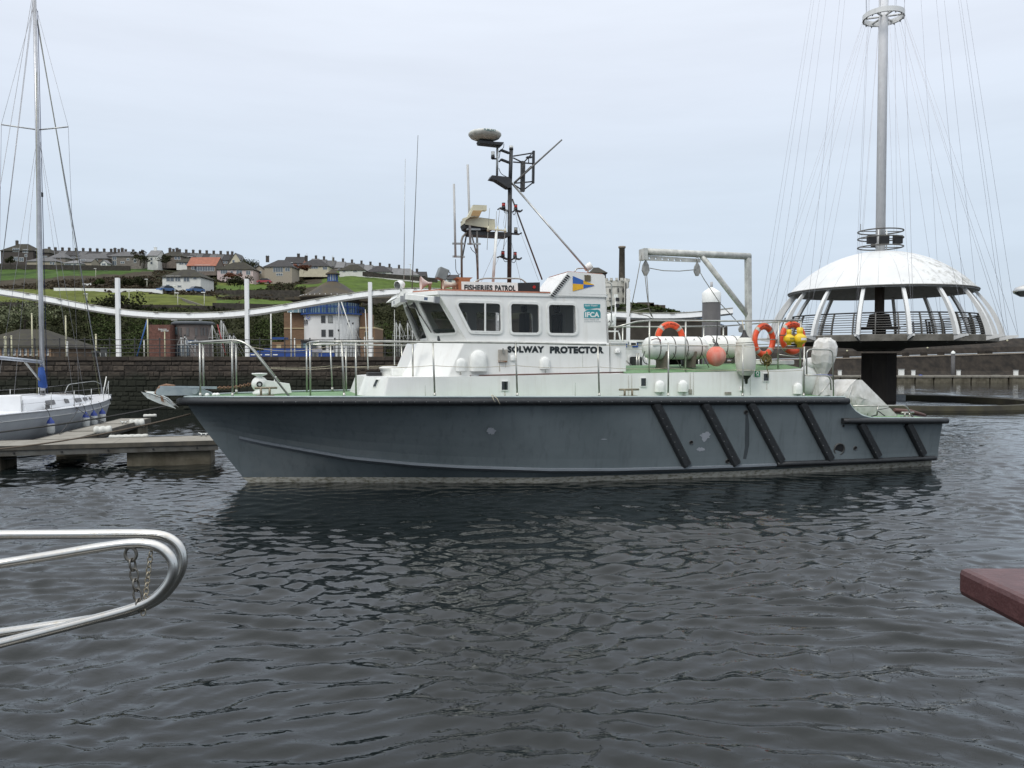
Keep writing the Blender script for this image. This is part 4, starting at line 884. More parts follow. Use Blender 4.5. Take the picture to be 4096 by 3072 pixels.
lifebuoy(2680, 1352, 59, 66, -.75, 'orange lifebuoy half hidden behind the white raft canister nearest the wheelhouse', R(0))
lifebuoy(3055, 1362, 62, 70, -1.62, 'orange lifebuoy with full ring in view, right of the white cylinder fender', R(18))
lifebuoy(3170, 1352, 44, 67, -1.3, 'orange lifebuoy behind the two yellow marker lights', R(8))
# ball fender and cylinder fender, rope coil
root = bthing('ball_fender', B(2865, 1465, -1.8), 'faded pink round fender hanging from the upper rail by dark rope', 'fender')
c = B(2865, 1425, -1.8); part(Bb().ball(c, (.225, .225, .235), 24, 16), 'ball', M('faded red rubber', (.62, .15, .10), .6, c2=(.62, .30, .24), scale=2.2, nz=.6, ramp=(.42, .6)), root)
part(Bb().lathe([(.08, 0), (.05, .06), (.03, .1)], c + Vector((0, 0, .215)), n=14), 'eye_cone', BLK, root)
part(Bb().tube([c + Vector((0, 0, .31)), c + Vector((.02, 0, .5)), B(2870, 1284, -1.74)], .014, 6), 'rope', DROPE, root); part(Bb().tube(bend([c + Vector((0, 0, .3)), B(2853, 1370, -1.8), B(2852, 1356, -1.8)], .04), .012, 6), 'rope_tail', DROPE, root)
root = bthing('cylinder_fender', B(2981, 1524, -2.0), 'large dirty white sausage fender with black ends hanging aft of the rafts', 'fender')
t_, b_ = B(2978, 1348, -2.0), B(2984, 1500, -2.0); L = (t_ - b_).length; ax = (t_ - b_).normalized(); w = .235
part(Bb().lathe([(w * .50, -.01), (w * .72, .05), (w * .9, .14), (w, .28), (w * .99, L * .55), (w * .93, L * .74), (w * .8, L * .87), (w * .62, L * .95), (w * .42, L * 1.0)], b_, ax, 26), 'body', M('grimy white rubber', (.62, .62, .56), .6, c2=(.34, .30, .22), scale=3.2, ramp=(.52, .75), nz=.8), root)
part(Bb().lathe([(w * .5, .0), (w * .42, -.04), (w * .18, -.1), (.03, -.2), (0, -.21)], b_, ax, 20), 'lower_end', BLK, root); part(Bb().lathe([(w * .5, L * .98), (w * .28, L * 1.05), (.035, L * 1.14), (.03, L * 1.18)], b_, ax, 20), 'upper_end', BLK, root)
for f in (.86, .8, .12): part(Bb().torus(b_ + ax * L * f, ax, w * (.84 if f > .84 else .9 if f > .5 else .86), .008, 26, 5), 'ridge', M('ridge white', (.5, .5, .45), .6), root)
part(Bb().tube([b_ + ax * L * 1.17, B(2968, 1280, -1.76)], .011, 6), 'rope', ROPE, root)
part(Bb().prism([B(x, y, -1.85) for x, y in ((2962, 1305), (2970, 1300), (2974, 1318), (2970, 1330), (2960, 1328), (2957, 1315))], (0, .05, 0)), 'pulley_block', RAILG, root)
OL = M('olive rope', (.13, .105, .03), .9, var=.4, scale=60); o = Bb(); rnd = random.Random(3); c = B(3064, 1438, -1.86)
for k in range(9): o.torus(c + Vector((rnd.uniform(-.05, .05), rnd.uniform(-.04, .04), rnd.uniform(-.05, .05))), (rnd.uniform(-.5, .5), -1, rnd.uniform(-.2, .2)), rnd.uniform(.06, .1), .012, 14, 5, ref=None)
for k in range(8): x = rnd.uniform(-.1, .1); o.tube([B(3067, 1405, -1.84), c + Vector((x, -.03, 0)), c + Vector((x * .7, -.02, -.16))], .012, 5)
o.tube([c + Vector((0, -.03, -.1)), B(3068, 1475, -1.9), B(3073, 1490, -1.9), B(3073, 1510, -1.9)], .01, 5); o.build('rope_coil', OL, label='olive green coil of rope hung under the lifebuoy', cat='rope')
def marker(x0, x1, y0, y1, yy, label, white):
    a, b = B((x0 + x1) / 2, y1, yy), B((x0 + x1) / 2, y0, yy); L = b.z - a.z; w = (B(x1, y0, yy).x - B(x0, y0, yy).x) / 2
    root = bthing('marker_light', a, label, 'marker light', 'yellow lifebuoy lights')
    part(Bb().lathe([(0, 0), (w * .4, 0), (w * .42, L * .14), (w * .62, L * .18), (w * .96, L * .28), (w, L * .33), (w, L * .50), (w * .92, L * .56), (w * .48, L * .66), (w * .42, L * .70), (w * .46, L * .72), (w * .46, L * .98), (0, L)], a, (0, 0, 1), 16), 'housing', YEL, root)
    part(Bb().lathe([(w * 1.01, L * .36), (w * 1.01, L * .47)], a, (0, 0, 1), 10, a0=-2.0, a1=-.9), 'label_plate', WPLA if white else M('faded ink', (.3, .25, .03), .6), root)
    part(Bb().bbox((a.x - w * 1.6, yy + .0, a.z + L * .6), (a.x + w * .2, yy + w * 1.2, a.z + L * .66)), 'bracket', RUST, root)
marker(3137, 3174, 1317, 1382, -1.78, 'smaller yellow marker light on the upper rail, left of the pair', False); marker(3176, 3221, 1309, 1390, -1.78, 'larger yellow marker light with white label, right of the pair', True)
part(Bb().bbox(B(3150, 1384, -1.7), B(3200, 1396, -1.6)), 'marker_shelf', RUST)
# small fittings under the rafts
part(Bb().lathe([(.13, 0), (.13, .2), (.1, .24), (0, .24)], (B(2745, 1468, -.7).x, -.7, gdz(B(2745, 1468, -.7).x, .7)), n=20), 'black_vent_drum', BLK)
hx = B(3070, 1462, -.9).x; part(Bb().bbox((hx - .35, -1.15, gdz(hx, 1.1)), (hx + .6, -.1, gdz(hx, .4) + .06)), 'flush_hatch', WPLA, bevel=.015)
# crane frame
AL = M('crane aluminium', (.47, .48, .45), .55, .12, var=.22, scale=5, streak=(.2, .2, .18), sk=.4)
cy = .25
def Q(X, Y, y=cy): return B(2400 + X * .4521, 900 + Y * .4521, y)
zc0 = gdz(Q(1318, 900).x, .25)
def base_pt():
    p = Q(1318, 900); return Vector((p.x, cy, zc0))
cp_ = Bb(); part(Bb().tube([Q(390, 235), Q(1325, 278)], .088, 16), 'crane_beam', AL); part(Bb().bar(Q(1309, 262), base_pt(), .15, .15, (0, 1, 0)), 'crane_post', AL, bevel=.03)
part(Bb().tube([Q(900, 275), Q(1318, 815)], .072, 14), 'crane_strut', AL)
pl = Bb().plate([Q(*q, cy - .02) for q in ((380, 265), (890, 300), (890, 330), (382, 312))], [[Q(x + 9 * math.cos(t), y + 9 * math.sin(t), cy - .02) for t in [k * math.pi / 4 for k in range(8)]] for x, y in ((440, 292), (497, 297), (553, 301), (608, 306), (663, 311), (718, 315))], (0, .04, 0)); part(pl, 'beam_plate', AL)
part(Bb().torus(Q(400, 240, cy - .12), (1, 0, 0), .09, .02, 14, 6), 'beam_collar', STEEL); part(Bb().bar(Q(383, 212, cy - .1), Q(383, 312, cy - .1), .1, .3, (0, 1, 0)), 'beam_end_plate', AL)
def block(X, Y, s=1.):
    c = Q(X, Y, cy - .1); o = Bb(); part(Bb().prism([c + Vector((dx * s, 0, dz * s)) for dx, dz in ((0, .2), (.07, .08), (.09, -.04), (.03, -.16), (-.03, -.16), (-.09, -.04), (-.07, .08))], (0, .06, 0)), 'pulley_block', RAILG)
    for k in range(3): part(Bb().torus(c + Vector((0, .03, .22 * s + k * .065)), (0, 1, 0) if k % 2 else (1, 0, 0), .035, .01, 10, 5), 'shackle_link', RAILG)
block(408, 385, 1.1); block(864, 395, 1.)
GR = M('crane rope', (.20, .195, .17), .8)
for pts in ([(440, 382), (560, 404), (700, 408), (850, 395)], [(875, 400), (920, 480), (1060, 690), (1250, 895)], [(395, 410), (412, 580), (430, 720), (455, 810)], [(412, 420), (425, 600), (430, 735)], [(372, 240), (320, 520), (268, 770)], [(268, 770), (430, 735), (470, 825)], [(268, 770), (420, 805), (470, 835)], [(268, 770), (262, 810)]):
    part(Bb().tube([Q(*q, cy - .1) for q in pts], .011, 5), 'crane_rope', GR)
# covered helm (white tarpaulin) by the gate
TARP = M('white tarpaulin', (.62, .62, .60), .6, c2=(.48, .47, .44), scale=3, bump=1., bscale=5, streak=(.3, .28, .2), sk=.4)
def tarp(name, label, rings, seed, amp=.06):
    # rings: list of (centre x, y, z, rx, ry)
    rnd = random.Random(seed); rows = []; n = 18; ph = [rnd.uniform(0, 6) for _ in range(5)]
    for i, (cx, cyy, z, rx, ry) in enumerate(rings):
        rows.append([Vector((cx + math.cos(t) * rx * (1 + amp * 1.6 * math.sin(3 * t + ph[4] + i * .9) + amp * math.sin(7 * t + ph[0] + i * .5) + amp * .8 * math.sin(13 * t + ph[1] - i * .8)), cyy + math.sin(t) * ry * (1 + amp * math.sin(9 * t + ph[2] + i * .4)), z + .03 * math.sin(5 * t + ph[3] + i) + rnd.uniform(-.012, .012))) for t in [2 * math.pi * k / n for k in range(n)]])
    o = Bb().grid(rows, False, 0, True); return o.build(name, TARP, label=label, cat='tarpaulin cover')
hx = B(3290, 1500, -1.3); cxs = [(3298, 1352, .02), (3300, 1356, .16), (3298, 1368, .26), (3297, 1392, .32), (3295, 1420, .33), (3292, 1450, .29), (3290, 1475, .20), (3288, 1497, .14), (3290, 1520, .22), (3293, 1550, .28), (3295, 1583, .33)]
tarp('outboard_cover', 'tall white tarpaulin tied at the waist behind the gate frame', [(B(x, y, -1.1).x, -1.1, B(x, y, -1.1).z, r, r * .8) for x, y, r in cxs], 4)
part(Bb().tube([B(3240, 1500, -1.4), B(3290, 1499, -1.45), B(3330, 1501, -1.35)], .01, 5), 'tie_cord', BLUE)
c = B(3243, 1455, -.9); o = Bb().ball(c, (.2, .2, .16)); o.ball(B(3238, 1520, -.9), (.32, .2, .42), 18, 12); o.build('white_buoy_cover', WPLA, label='rounded white cover between the trunk and the tied tarpaulin', cat='cover')
# tent shaped cover on the aft deck
def T(X, Y, y): return B(3100 + X * .45, 1250 + Y * .45, y)
zf = deckz(B(3500, 1668, -1.5).x) + .02
o = Bb(); yn, yf = -1.55, -.2
prn = [T(*q, yn) for q in ((765, 928), (700, 900), (690, 820), (610, 745), (650, 700), (690, 640), (740, 596), (785, 600), (1000, 810), (1110, 922))]
pm = [p + Vector((0, .35, .0)) for p in prn]
c0 = sum(prn, Vector()) / len(prn)
def inset(p, k, dy): return Vector((c0.x + (p.x - c0.x) * k, p.y + dy, zf + (p.z - zf) * (1 - (1 - k) * .5)))
rows = []
for k, dy in ((1, .06), (1.0, .3), (.97, .8), (.8, 1.25), (.5, 1.5)): rows.append([inset(p, k, dy) for p in prn])
o.grid(rows, True, 0, True)
n_e = 9; inner = [[c0 + (p - c0) * f + Vector((0, .06 - .10 * (1 - f) + .018 * math.sin(i * 2.3 + f * 7), 0)) for i, p in enumerate(prn)] for f in (1, .75, .5, .25, .02)]
o.grid(inner[::-1], True, 0, True)
for k in range(6):      # hanging folds along the steep edge
    u = k / 5; p0 = T(*(700 + 14 * k, 650 + 12 * k), yn) + Vector((0, .0, 0)); p1 = T(640 + 40 * k, 790 - 6 * k + 12 * k, yn) + Vector((0, .0, 0)); p2 = T(705 + 26 * k, 880 + 6 * k, yn)
    o.tube(bend([p0 + Vector((0, .05, 0)), p1, p2 + Vector((0, .05, 0))], .2), [.012] * len(bend([p0, p1, p2], .2)), 6)
o.build('tent_cover', TARP, label='tent shaped white tarpaulin sloping down to the stern deck', cat='tarpaulin cover')
pr = Bb(); pr.tube([T(1060, 868, -.3), T(1200, 880, -.3), T(1330, 915, -.3)], [.05, .06, .05], 8); pr.build('timber_fender', M('brown hose', (.10, .05, .04), .6), label='brown flexible tube lying across the stern deck', cat='hose')
part(Bb().bar(AS(3480, 1671), AS(3770, 1673), .1, .02), 'stern_deck_edge', M('weathered wood', (.16, .14, .11)))
# rope ends over the rubber
o = Bb(); o.tube([B(1965, 1580, -2.5), B(1972, 1592, -2.62), B(1979, 1608, -2.63)], .008, 5); o.tube([B(1970, 1580, -2.5), B(1988, 1594, -2.62), B(2000, 1617, -2.63)], .008, 5); o.build('rope_end', ROPE, label='two pale rope ends hanging over the black rubber amidships', cat='rope', kind=None)
# ------------------------------------------------------------------ hillside terrain
PXS = [-500, 0, 200, 400, 600, 800, 1000, 1200, 1400, 1600, 1800, 2000, 2200, 2400, 2650, 2800]
ROWS = [   # distance, picture height of the ground at each column
 (46.0, [1427] * 16),
 (118., [1436] * 16),
 (124., [1425, 1425, 1422, 1420, 1420, 1420, 1420, 1420, 1420, 1420, 1425, 1430, 1432, 1434, 1436, 1437]),
 (150., [1235, 1222, 1218, 1232, 1236, 1240, 1244, 1240, 1232, 1226, 1235, 1260, 1290, 1320, 1350, 1400]),
 (190., [1165, 1160, 1160, 1165, 1172, 1180, 1196, 1206, 1208, 1206, 1215, 1245, 1270, 1290, 1325, 1390]),
 (230., [1140, 1135, 1130, 1128, 1140, 1156, 1162, 1176, 1172, 1180, 1190, 1222, 1248, 1262, 1290, 1380]),
 (300., [1082, 1078, 1078, 1084, 1094, 1106, 1130, 1130, 1110, 1128, 1150, 1185, 1215, 1240, 1262, 1370]),
 (380., [1066, 1062, 1064, 1066, 1064, 1072, 1105, 1088, 1090, 1108, 1134, 1165, 1200, 1236, 1256, 1365]),
 (440., [1056, 1054, 1056, 1058, 1056, 1058, 1068, 1070, 1078, 1098, 1128, 1158, 1198, 1232, 1256, 1365]),
 (600., [1110, 1110, 1110, 1110, 1110, 1110, 1110, 1115, 1120, 1130, 1150, 1180, 1210, 1245, 1270, 1390]),
]
def ground_py(px, D):
    D = min(max(D, 46), 600)
    for (d0, r0), (d1, r1) in zip(ROWS, ROWS[1:]):
        if D <= d1:
            f = (D - d0) / (d1 - d0); return interp(px, list(zip(PXS, r0))) * (1 - f) + interp(px, list(zip(PXS, r1))) * f
def gz_(px, D):
    if D < 118: return 2.80 if D < 60 else 2.80 + (W(px, 1436, 118).z - 2.8) * (D - 60) / 58.
    return W(px, ground_py(px, D), D).z
# land cover: kept as the ground's own colour
GR_ = (.068, .105, .020); GR2 = (.092, .108, .024); SCR = (.028, .030, .014); ERT = (.050, .042, .028); DRK = (.016, .015, .010); PAV = (.16, .15, .13)
def cover(px, py, D):
    if D < 120: return PAV if D < 70 else (.09, .085, .07)
    j = 6 * mnoise.noise(Vector((px * .01, D * .03, 0)))
    if D < 150: return SCR
    q = py + j
    e1 = interp(px, [(0, 1217), (244, 1225), (430, 1238), (690, 1236), (854, 1240), (1600, 1240)])
    if px < 870:
        top = interp(px, [(0, 1158), (300, 1160), (640, 1176), (870, 1188)])
        if top < q < e1: return GR2
    if px >= 860:
        for y0, y1, x0, x1 in ((1200, 1228, 860, 1180), (1182, 1188, 860, 1180), (1140, 1163, 845, 1070), (1085, 1170, 1290, 2300), (1200, 1221, 1440, 2000), (1136, 1150, 1180, 1290)):
            if y0 < q < y1 and x0 < px < x1: return GR_ if y0 != 1182 else GR2
        if 790 < px < 1100 and 1090 < q < 1165 and (int(q / 9) % 3 == 0): return GR2
        return SCR if (px < 1220 or q > 1222) else ERT
    if px < 620:
        u = interp(px, [(0, 1126), (300, 1105), (620, 1088)])
        if 1066 < q < u:
            lo = interp(px, [(0, 1112), (150, 1100), (400, 1088), (620, 1084)]); dk2 = lo - 14
            return (.048, .086, .018) if not (dk2 < q < dk2 + 8) else (.03, .055, .014)
        if q < u + 18: return ERT
        return (.035, .03, .02)
    return SCR
cols_n, rows_n = 330, 230
pxs = np.linspace(-500, 2800, cols_n); Ds = np.concatenate([np.linspace(47.2, 118, 12), np.linspace(119, 150, 50), np.linspace(150.5, 300, 118), np.linspace(301, 600, 50)])
verts, cols = [], []
for D in Ds:
    for px in pxs:
        z = gz_(px, D); x = X2(px, D)
        if D > 122: z += .55 * mnoise.noise(Vector((x * .12, D * .12, 0))) + (.25 * mnoise.noise(Vector((x * .5, D * .5, 3))))
        verts.append((x, D, z)); cols.append(cover(px, ground_py(px, D) if D > 118 else 1430, D) + (1,))
nC, nR = cols_n, len(Ds); faces = [(i * nC + j, i * nC + j + 1, (i + 1) * nC + j + 1, (i + 1) * nC + j) for i in range(nR - 1) for j in range(nC - 1)]
tm = bpy.data.meshes.new('hillside'); tm.from_pydata(verts, [], faces); at_ = tm.color_attributes.new('cover', 'FLOAT_COLOR', 'POINT'); at_.data.foreach_set('color', np.array(cols, 'f').ravel())
tm.polygons.foreach_set('use_smooth', [True] * len(faces))
m = bpy.data.materials.new('hillside'); m.use_nodes = True; t = m.node_tree; b = t.nodes['Principled BSDF']; b.inputs['Roughness'].default_value = .95; b.inputs['Specular IOR Level'].default_value = .1
a = N(t, 'ShaderNodeVertexColor'); a.layer_name = 'cover'; tc = N(t, 'ShaderNodeTexCoord'); n1_ = N(t, 'ShaderNodeTexNoise'); n1_.inputs['Scale'].default_value = .22; n1_.inputs['Detail'].default_value = 9; n1_.inputs['Roughness'].default_value = .7
mr = N(t, 'ShaderNodeMapRange'); mr.inputs[1].default_value = .3; mr.inputs[2].default_value = .7; mr.inputs[3].default_value = .55; mr.inputs[4].default_value = 1.4
vm = N(t, 'ShaderNodeVectorMath', operation='SCALE'); t.links.new(tc.outputs['Object'], n1_.inputs['Vector']); t.links.new(n1_.outputs[0], mr.inputs[0]); t.links.new(a.outputs[0], vm.inputs[0]); t.links.new(mr.outputs[0], vm.inputs['Scale']); t.links.new(vm.outputs[0], b.inputs['Base Color'])
tm.materials.append(m); hill = bpy.data.objects.new('hillside', tm); col.objects.link(hill); tag(hill, 'hillside of grass bands, walls and dark scrub rising behind the harbour', kind='structure')

# leafy scrub: thousands of leaf clumps in one mass
def leafmat(name, c, c2):
    return M(name, c, .9, c2=c2, scale=.6, spec=.1, ramp=(.35, .65))
LEAF = leafmat('scrub leaves', (.018, .021, .010), (.046, .050, .022)); LEAF2 = leafmat('bramble leaves', (.028, .042, .013), (.058, .076, .026)); HEATH = leafmat('brown heath', (.035, .028, .018), (.075, .06, .038)); PALEF = leafmat('pale willow leaves', (.10, .12, .065), (.17, .18, .11)); REDF = leafmat('reddish garden shrub', (.09, .035, .02), (.14, .06, .035))
rng = np.random.default_rng(11)
def clumps(name, centres, radii, nleaf, size, mat, label, kind='stuff', cat=None, parent=None, flat=.7):
    C = np.repeat(np.array(centres, float), nleaf, 0); Rr = np.repeat(np.array(radii, float), nleaf)[:, None]
    n_ = len(C); d = rng.normal(size=(n_, 3)); d /= np.linalg.norm(d, axis=1)[:, None]; d[:, 2] = np.abs(d[:, 2]) if kind == 'stuff' else d[:, 2]
    P = C + d * Rr * (rng.uniform(.45, 1.05, (n_, 1))) * np.array([1, 1, flat])
    s = size * rng.uniform(.5, 1.3, (n_, 1)); a_ = rng.normal(size=(n_, 3)); a_ /= np.linalg.norm(a_, axis=1)[:, None]; b_ = np.cross(a_, rng.normal(size=(n_, 3))); b_ /= np.linalg.norm(b_, axis=1)[:, None]
    V = np.stack([P - a_ * s, P + b_ * s * .6, P + a_ * s, P - b_ * s * .6], 1).reshape(-1, 3)
    me = bpy.data.meshes.new(name); o_at = V.mean(0); 
    if parent is None: V = V - o_at
    else: V = V - np.array(WM[parent.name].translation)
    me.from_pydata(V.tolist(), [], np.arange(n_ * 4).reshape(-1, 4).tolist()); me.materials.append(mat)
    o = bpy.data.objects.new(name, me); col.objects.link(o)
    if parent is None: o.location = o_at; tag(o, label, cat, kind=kind)
    else: o.parent = parent
    return o
def scatter(n_, px0, px1, D0, D1, cond=lambda px, D: True):
    out = []
    while len(out) < n_:
        px = rng.uniform(px0, px1); D = rng.uniform(D0, D1)
        if cond(px, D): out.append((X2(px, D), D, gz_(px, D) - .1))
    return out
def inscr(px, D):
    c = cover(px, ground_py(px, D), D); return c is SCR or c == (.035, .03, .02)
pts = scatter(2600, -300, 2000, 122, 152); clumps('cliff_scrub', pts, rng.uniform(.5, 1.7, len(pts)), 26, .22, LEAF, 'dark scrub and ivy covering the cliff behind the quay')
pts = scatter(420, -100, 1650, 123, 148, lambda px, D: mnoise.noise(Vector((px * .006, D * .05, 5))) > .12 or 560 < px < 700); clumps('bramble_patch', pts, rng.uniform(.7, 1.9, len(pts)), 34, .22, LEAF2, 'greener bramble patches on the dark cliff')
pts = scatter(1700, -200, 1800, 152, 330, inscr); clumps('hillside_scrub', pts, rng.uniform(.4, 1.5, len(pts)), 24, .3, HEATH, 'brown heath and hedges between the green strips')
pts = scatter(500, 820, 2000, 215, 390, lambda px, D: inscr(px, D)); clumps('hedge_scrub', pts, rng.uniform(.6, 1.8, len(pts)), 26, .32, LEAF, 'dark bushes round the hillside gardens')
# hedge and wall lines across the slope
STW = M('dark field wall stone', (.045, .04, .032), .95, var=.4, scale=1.5, bump=.5, bscale=2, rnd=.15)
def hillline(name, pts, h, w, mat, label, cat, group=None):
    o = Bb0(); P = []
    for (x0, y0, d0), (x1, y1, d1) in zip(pts, pts[1:]):
        for k in range(8): f = k / 8; P.append(W(x0 + (x1 - x0) * f, y0 + (y1 - y0) * f, d0 + (d1 - d0) * f))
    P.append(W(*pts[-1])); rows = [[p - Vector((0, 0, .8)), p + Vector((0, 0, h)), p + Vector((0, w, h)), p + Vector((0, w, -.8))] for p in P]
    o.grid(rows, False); return o.build(name, mat, label=label, cat=cat, group=group, kind='thing' if 'path' not in name else 'structure')
def Bb0(): return MB()
for i, (pts, h, lab) in enumerate((
    ([(-100, 1225, 149), (244, 1233, 149), (520, 1236, 150)], .9, 'dark retaining wall along the foot of the grass band at left'),
    ([(470, 1237, 150), (700, 1239, 150), (860, 1243, 150)], .9, 'dark retaining wall behind the curved entrance building'),
    ([(860, 1181, 205), (1200, 1181, 205)], 1.3, 'long dark field wall above the thin green strip'),
    ([(855, 1200, 192), (1160, 1202, 192)], 1.1, 'dark field wall below the thin green strip'),
    ([(1450, 1096, 310), (1750, 1122, 310)], .9, 'field wall under the hilltop houses at right'),
    ([(1450, 1206, 190), (1700, 1206, 190)], .8, 'field wall above the green strip right of the round tower'),
    ([(850, 1243, 150), (1150, 1250, 150)], 1.5, 'rough stone wall left of the brick wing'),
    ([(1450, 1226, 152), (1900, 1236, 152)], 1.5, 'rough stone wall right of the round tower'),
    ([(-100, 1068, 300), (250, 1070, 300), (520, 1074, 302)], 1.0, 'dark garden wall below the upper row of houses'))):
    hillline('field_wall', pts, h, .5, STW, lab, 'wall', 'field walls on the hillside')
hillline('terrace_wall', [(215, 1164, 190), (380, 1166, 190), (560, 1168, 190), (650, 1172, 190)], .75, .4, WPLA, 'long white painted terrace wall on the hillside', 'wall')
hillline('terrace_wall', [(215, 1160, 192), (400, 1158, 192), (640, 1160, 192)], .25, .3, WPLA, 'thin white coping line above the painted terrace wall', 'wall')
hillline('garden_wall', [(330, 1141, 214), (350, 1143, 214), (365, 1139, 214)], .5, .3, WPLA, 'short white garden wall above the terrace', 'wall')

# ------------------------------------------------------------------ trees and shrubs that stand out
BARK = M('bark', (.05, .04, .03), .9, var=.3, scale=5)
def tree(name, px, py, D, w, h, mat, label, n_=14, leaf=.25, group=None):
    p = W(px, py, D); root = thing(name, p, label, 'tree' if name != 'garden_shrub' else 'shrub', group)
    o = MB().tube([p - Vector((0, 0, .5)), p + Vector((.05 * h, 0, h * .35)), p + Vector((0, 0, h * .75))], [h * .035, h * .025, h * .01], 7)
    for k in range(5): a_ = k * 1.3; o.tube([p + Vector((0, 0, h * (.3 + .06 * k))), p + Vector((math.cos(a_) * w * .3, math.sin(a_) * w * .3, h * (.55 + .07 * k)))], [h * .015, h * .005], 5)
    o.build('trunk', BARK, root); cs_ = [(p.x + rng.normal() * w * .26, p.y + rng.normal() * w * .26, p.z + h * rng.uniform(.35, .88)) for _ in range(n_)]
    clumps('crown', cs_, rng.uniform(w * .12, w * .26, n_), 70, leaf, mat, None, 'thing', parent=root); return root
tree('hill_tree', 575, 1068, 330, 6.5, 6.5, LEAF, 'dark bushy tree between the grey terrace and the white gabled house'); tree('hill_tree', 560, 1058, 335, 5, 6.5, HEATH, 'brownish tree just left of the white gabled house')
tree('hill_tree', 663, 1066, 330, 4.5, 5, LEAF, 'small round dark tree in front of the brown gable'); tree('willow_bush', 95, 1330, 128, 8, 5.2, PALEF, 'pale grey green bush on the cliff above the old roofs', 22, .2)
tree('cliff_tree', 650, 1440, 121, 8, 8, LEAF2, 'green leafy tree on the cliff left of the entrance building', 20, .22); tree('cliff_tree', 480, 1262, 146, 7, 4, LEAF, 'dark rounded bush at the edge of the grass beside the beam post', 18)
tree('hill_tree', 40, 1062, 330, 3.5, 4, LEAF, 'dark little tree in front of the big hipped house'); tree('garden_shrub', 1170, 1090, 300, 5.5, 2.6, REDF, 'reddish shrubs beside the salmon house', 16); tree('garden_shrub', 1215, 1088, 300, 5, 2.4, REDF, 'reddish shrubs in front of the cream house', 14)
tree('garden_shrub', 925, 1114, 270, 4.5, 1.8, REDF, 'red brown shrub in front of the pinkish bungalow', 14); tree('garden_shrub', 960, 1148, 220, 6, 2.6, LEAF, 'dark hedge mass under the bungalows', 18); tree('garden_shrub', 400, 1145, 212, 2.8, 1.8, LEAF2, 'round green bush in the terrace gardens', 12); tree('garden_shrub', 500, 1150, 210, 4.5, 2.2, LEAF, 'dark garden bushes behind the tall beam post', 16); tree('garden_shrub', 560, 1150, 210, 4.5, 2.4, LEAF, 'dark garden bushes left of the white house', 16)
tree('garden_shrub', 815, 1150, 215, 6, 3.2, LEAF, 'dark bushes at the right end of the white house', 16); tree('garden_shrub', 1000, 1088, 330, 10, 5, LEAF, 'dark tree belt between the white gable and the beige house', 22)

# ------------------------------------------------------------------ houses
ROOF = {'dark': M('dark slate roof', (.028, .026, .026), .8, var=.25, scale=1.2, rnd=.12), 'moss': M('mossy tiled roof', (.021, .018, .014), .9, c2=(.036, .033, .018), scale=.8), 'grey': M('grey slate roof', (.085, .084, .084), .7, var=.2, scale=1.2, rnd=.15), 'orange': M('orange tiled roof', (.27, .10, .06), .8, var=.15, scale=1), 'light': M('light slate roof', (.15, .15, .15), .7, var=.15, scale=1)}
WALL = {'brown': M('brown pebbledash', (.14, .115, .095), .9, var=.2, scale=1.5, rnd=.15), 'grey': M('grey pebbledash', (.20, .18, .155), .9, var=.2, scale=1.5, rnd=.15), 'white': M('white render', (.62, .62, .58), .8, var=.06, scale=1), 'cream': M('cream render', (.50, .46, .34), .8, var=.08, scale=1), 'pink': M('pinkish render', (.52, .42, .40), .8, var=.08), 'salmon': M('salmon render', (.50, .22, .16), .8, var=.08), 'beige': M('beige render', (.32, .28, .22), .85, var=.1), 'dark': M('dark brick', (.06, .05, .045), .9, var=.2)}
WINF = M('window frame white', (.6, .6, .57), .6); WING = M('far window glass', (.09, .11, .13), .15, spec=.8)
CHIM = M('chimney stone', (.06, .052, .045), .9, var=.3, scale=2, rnd=.2)
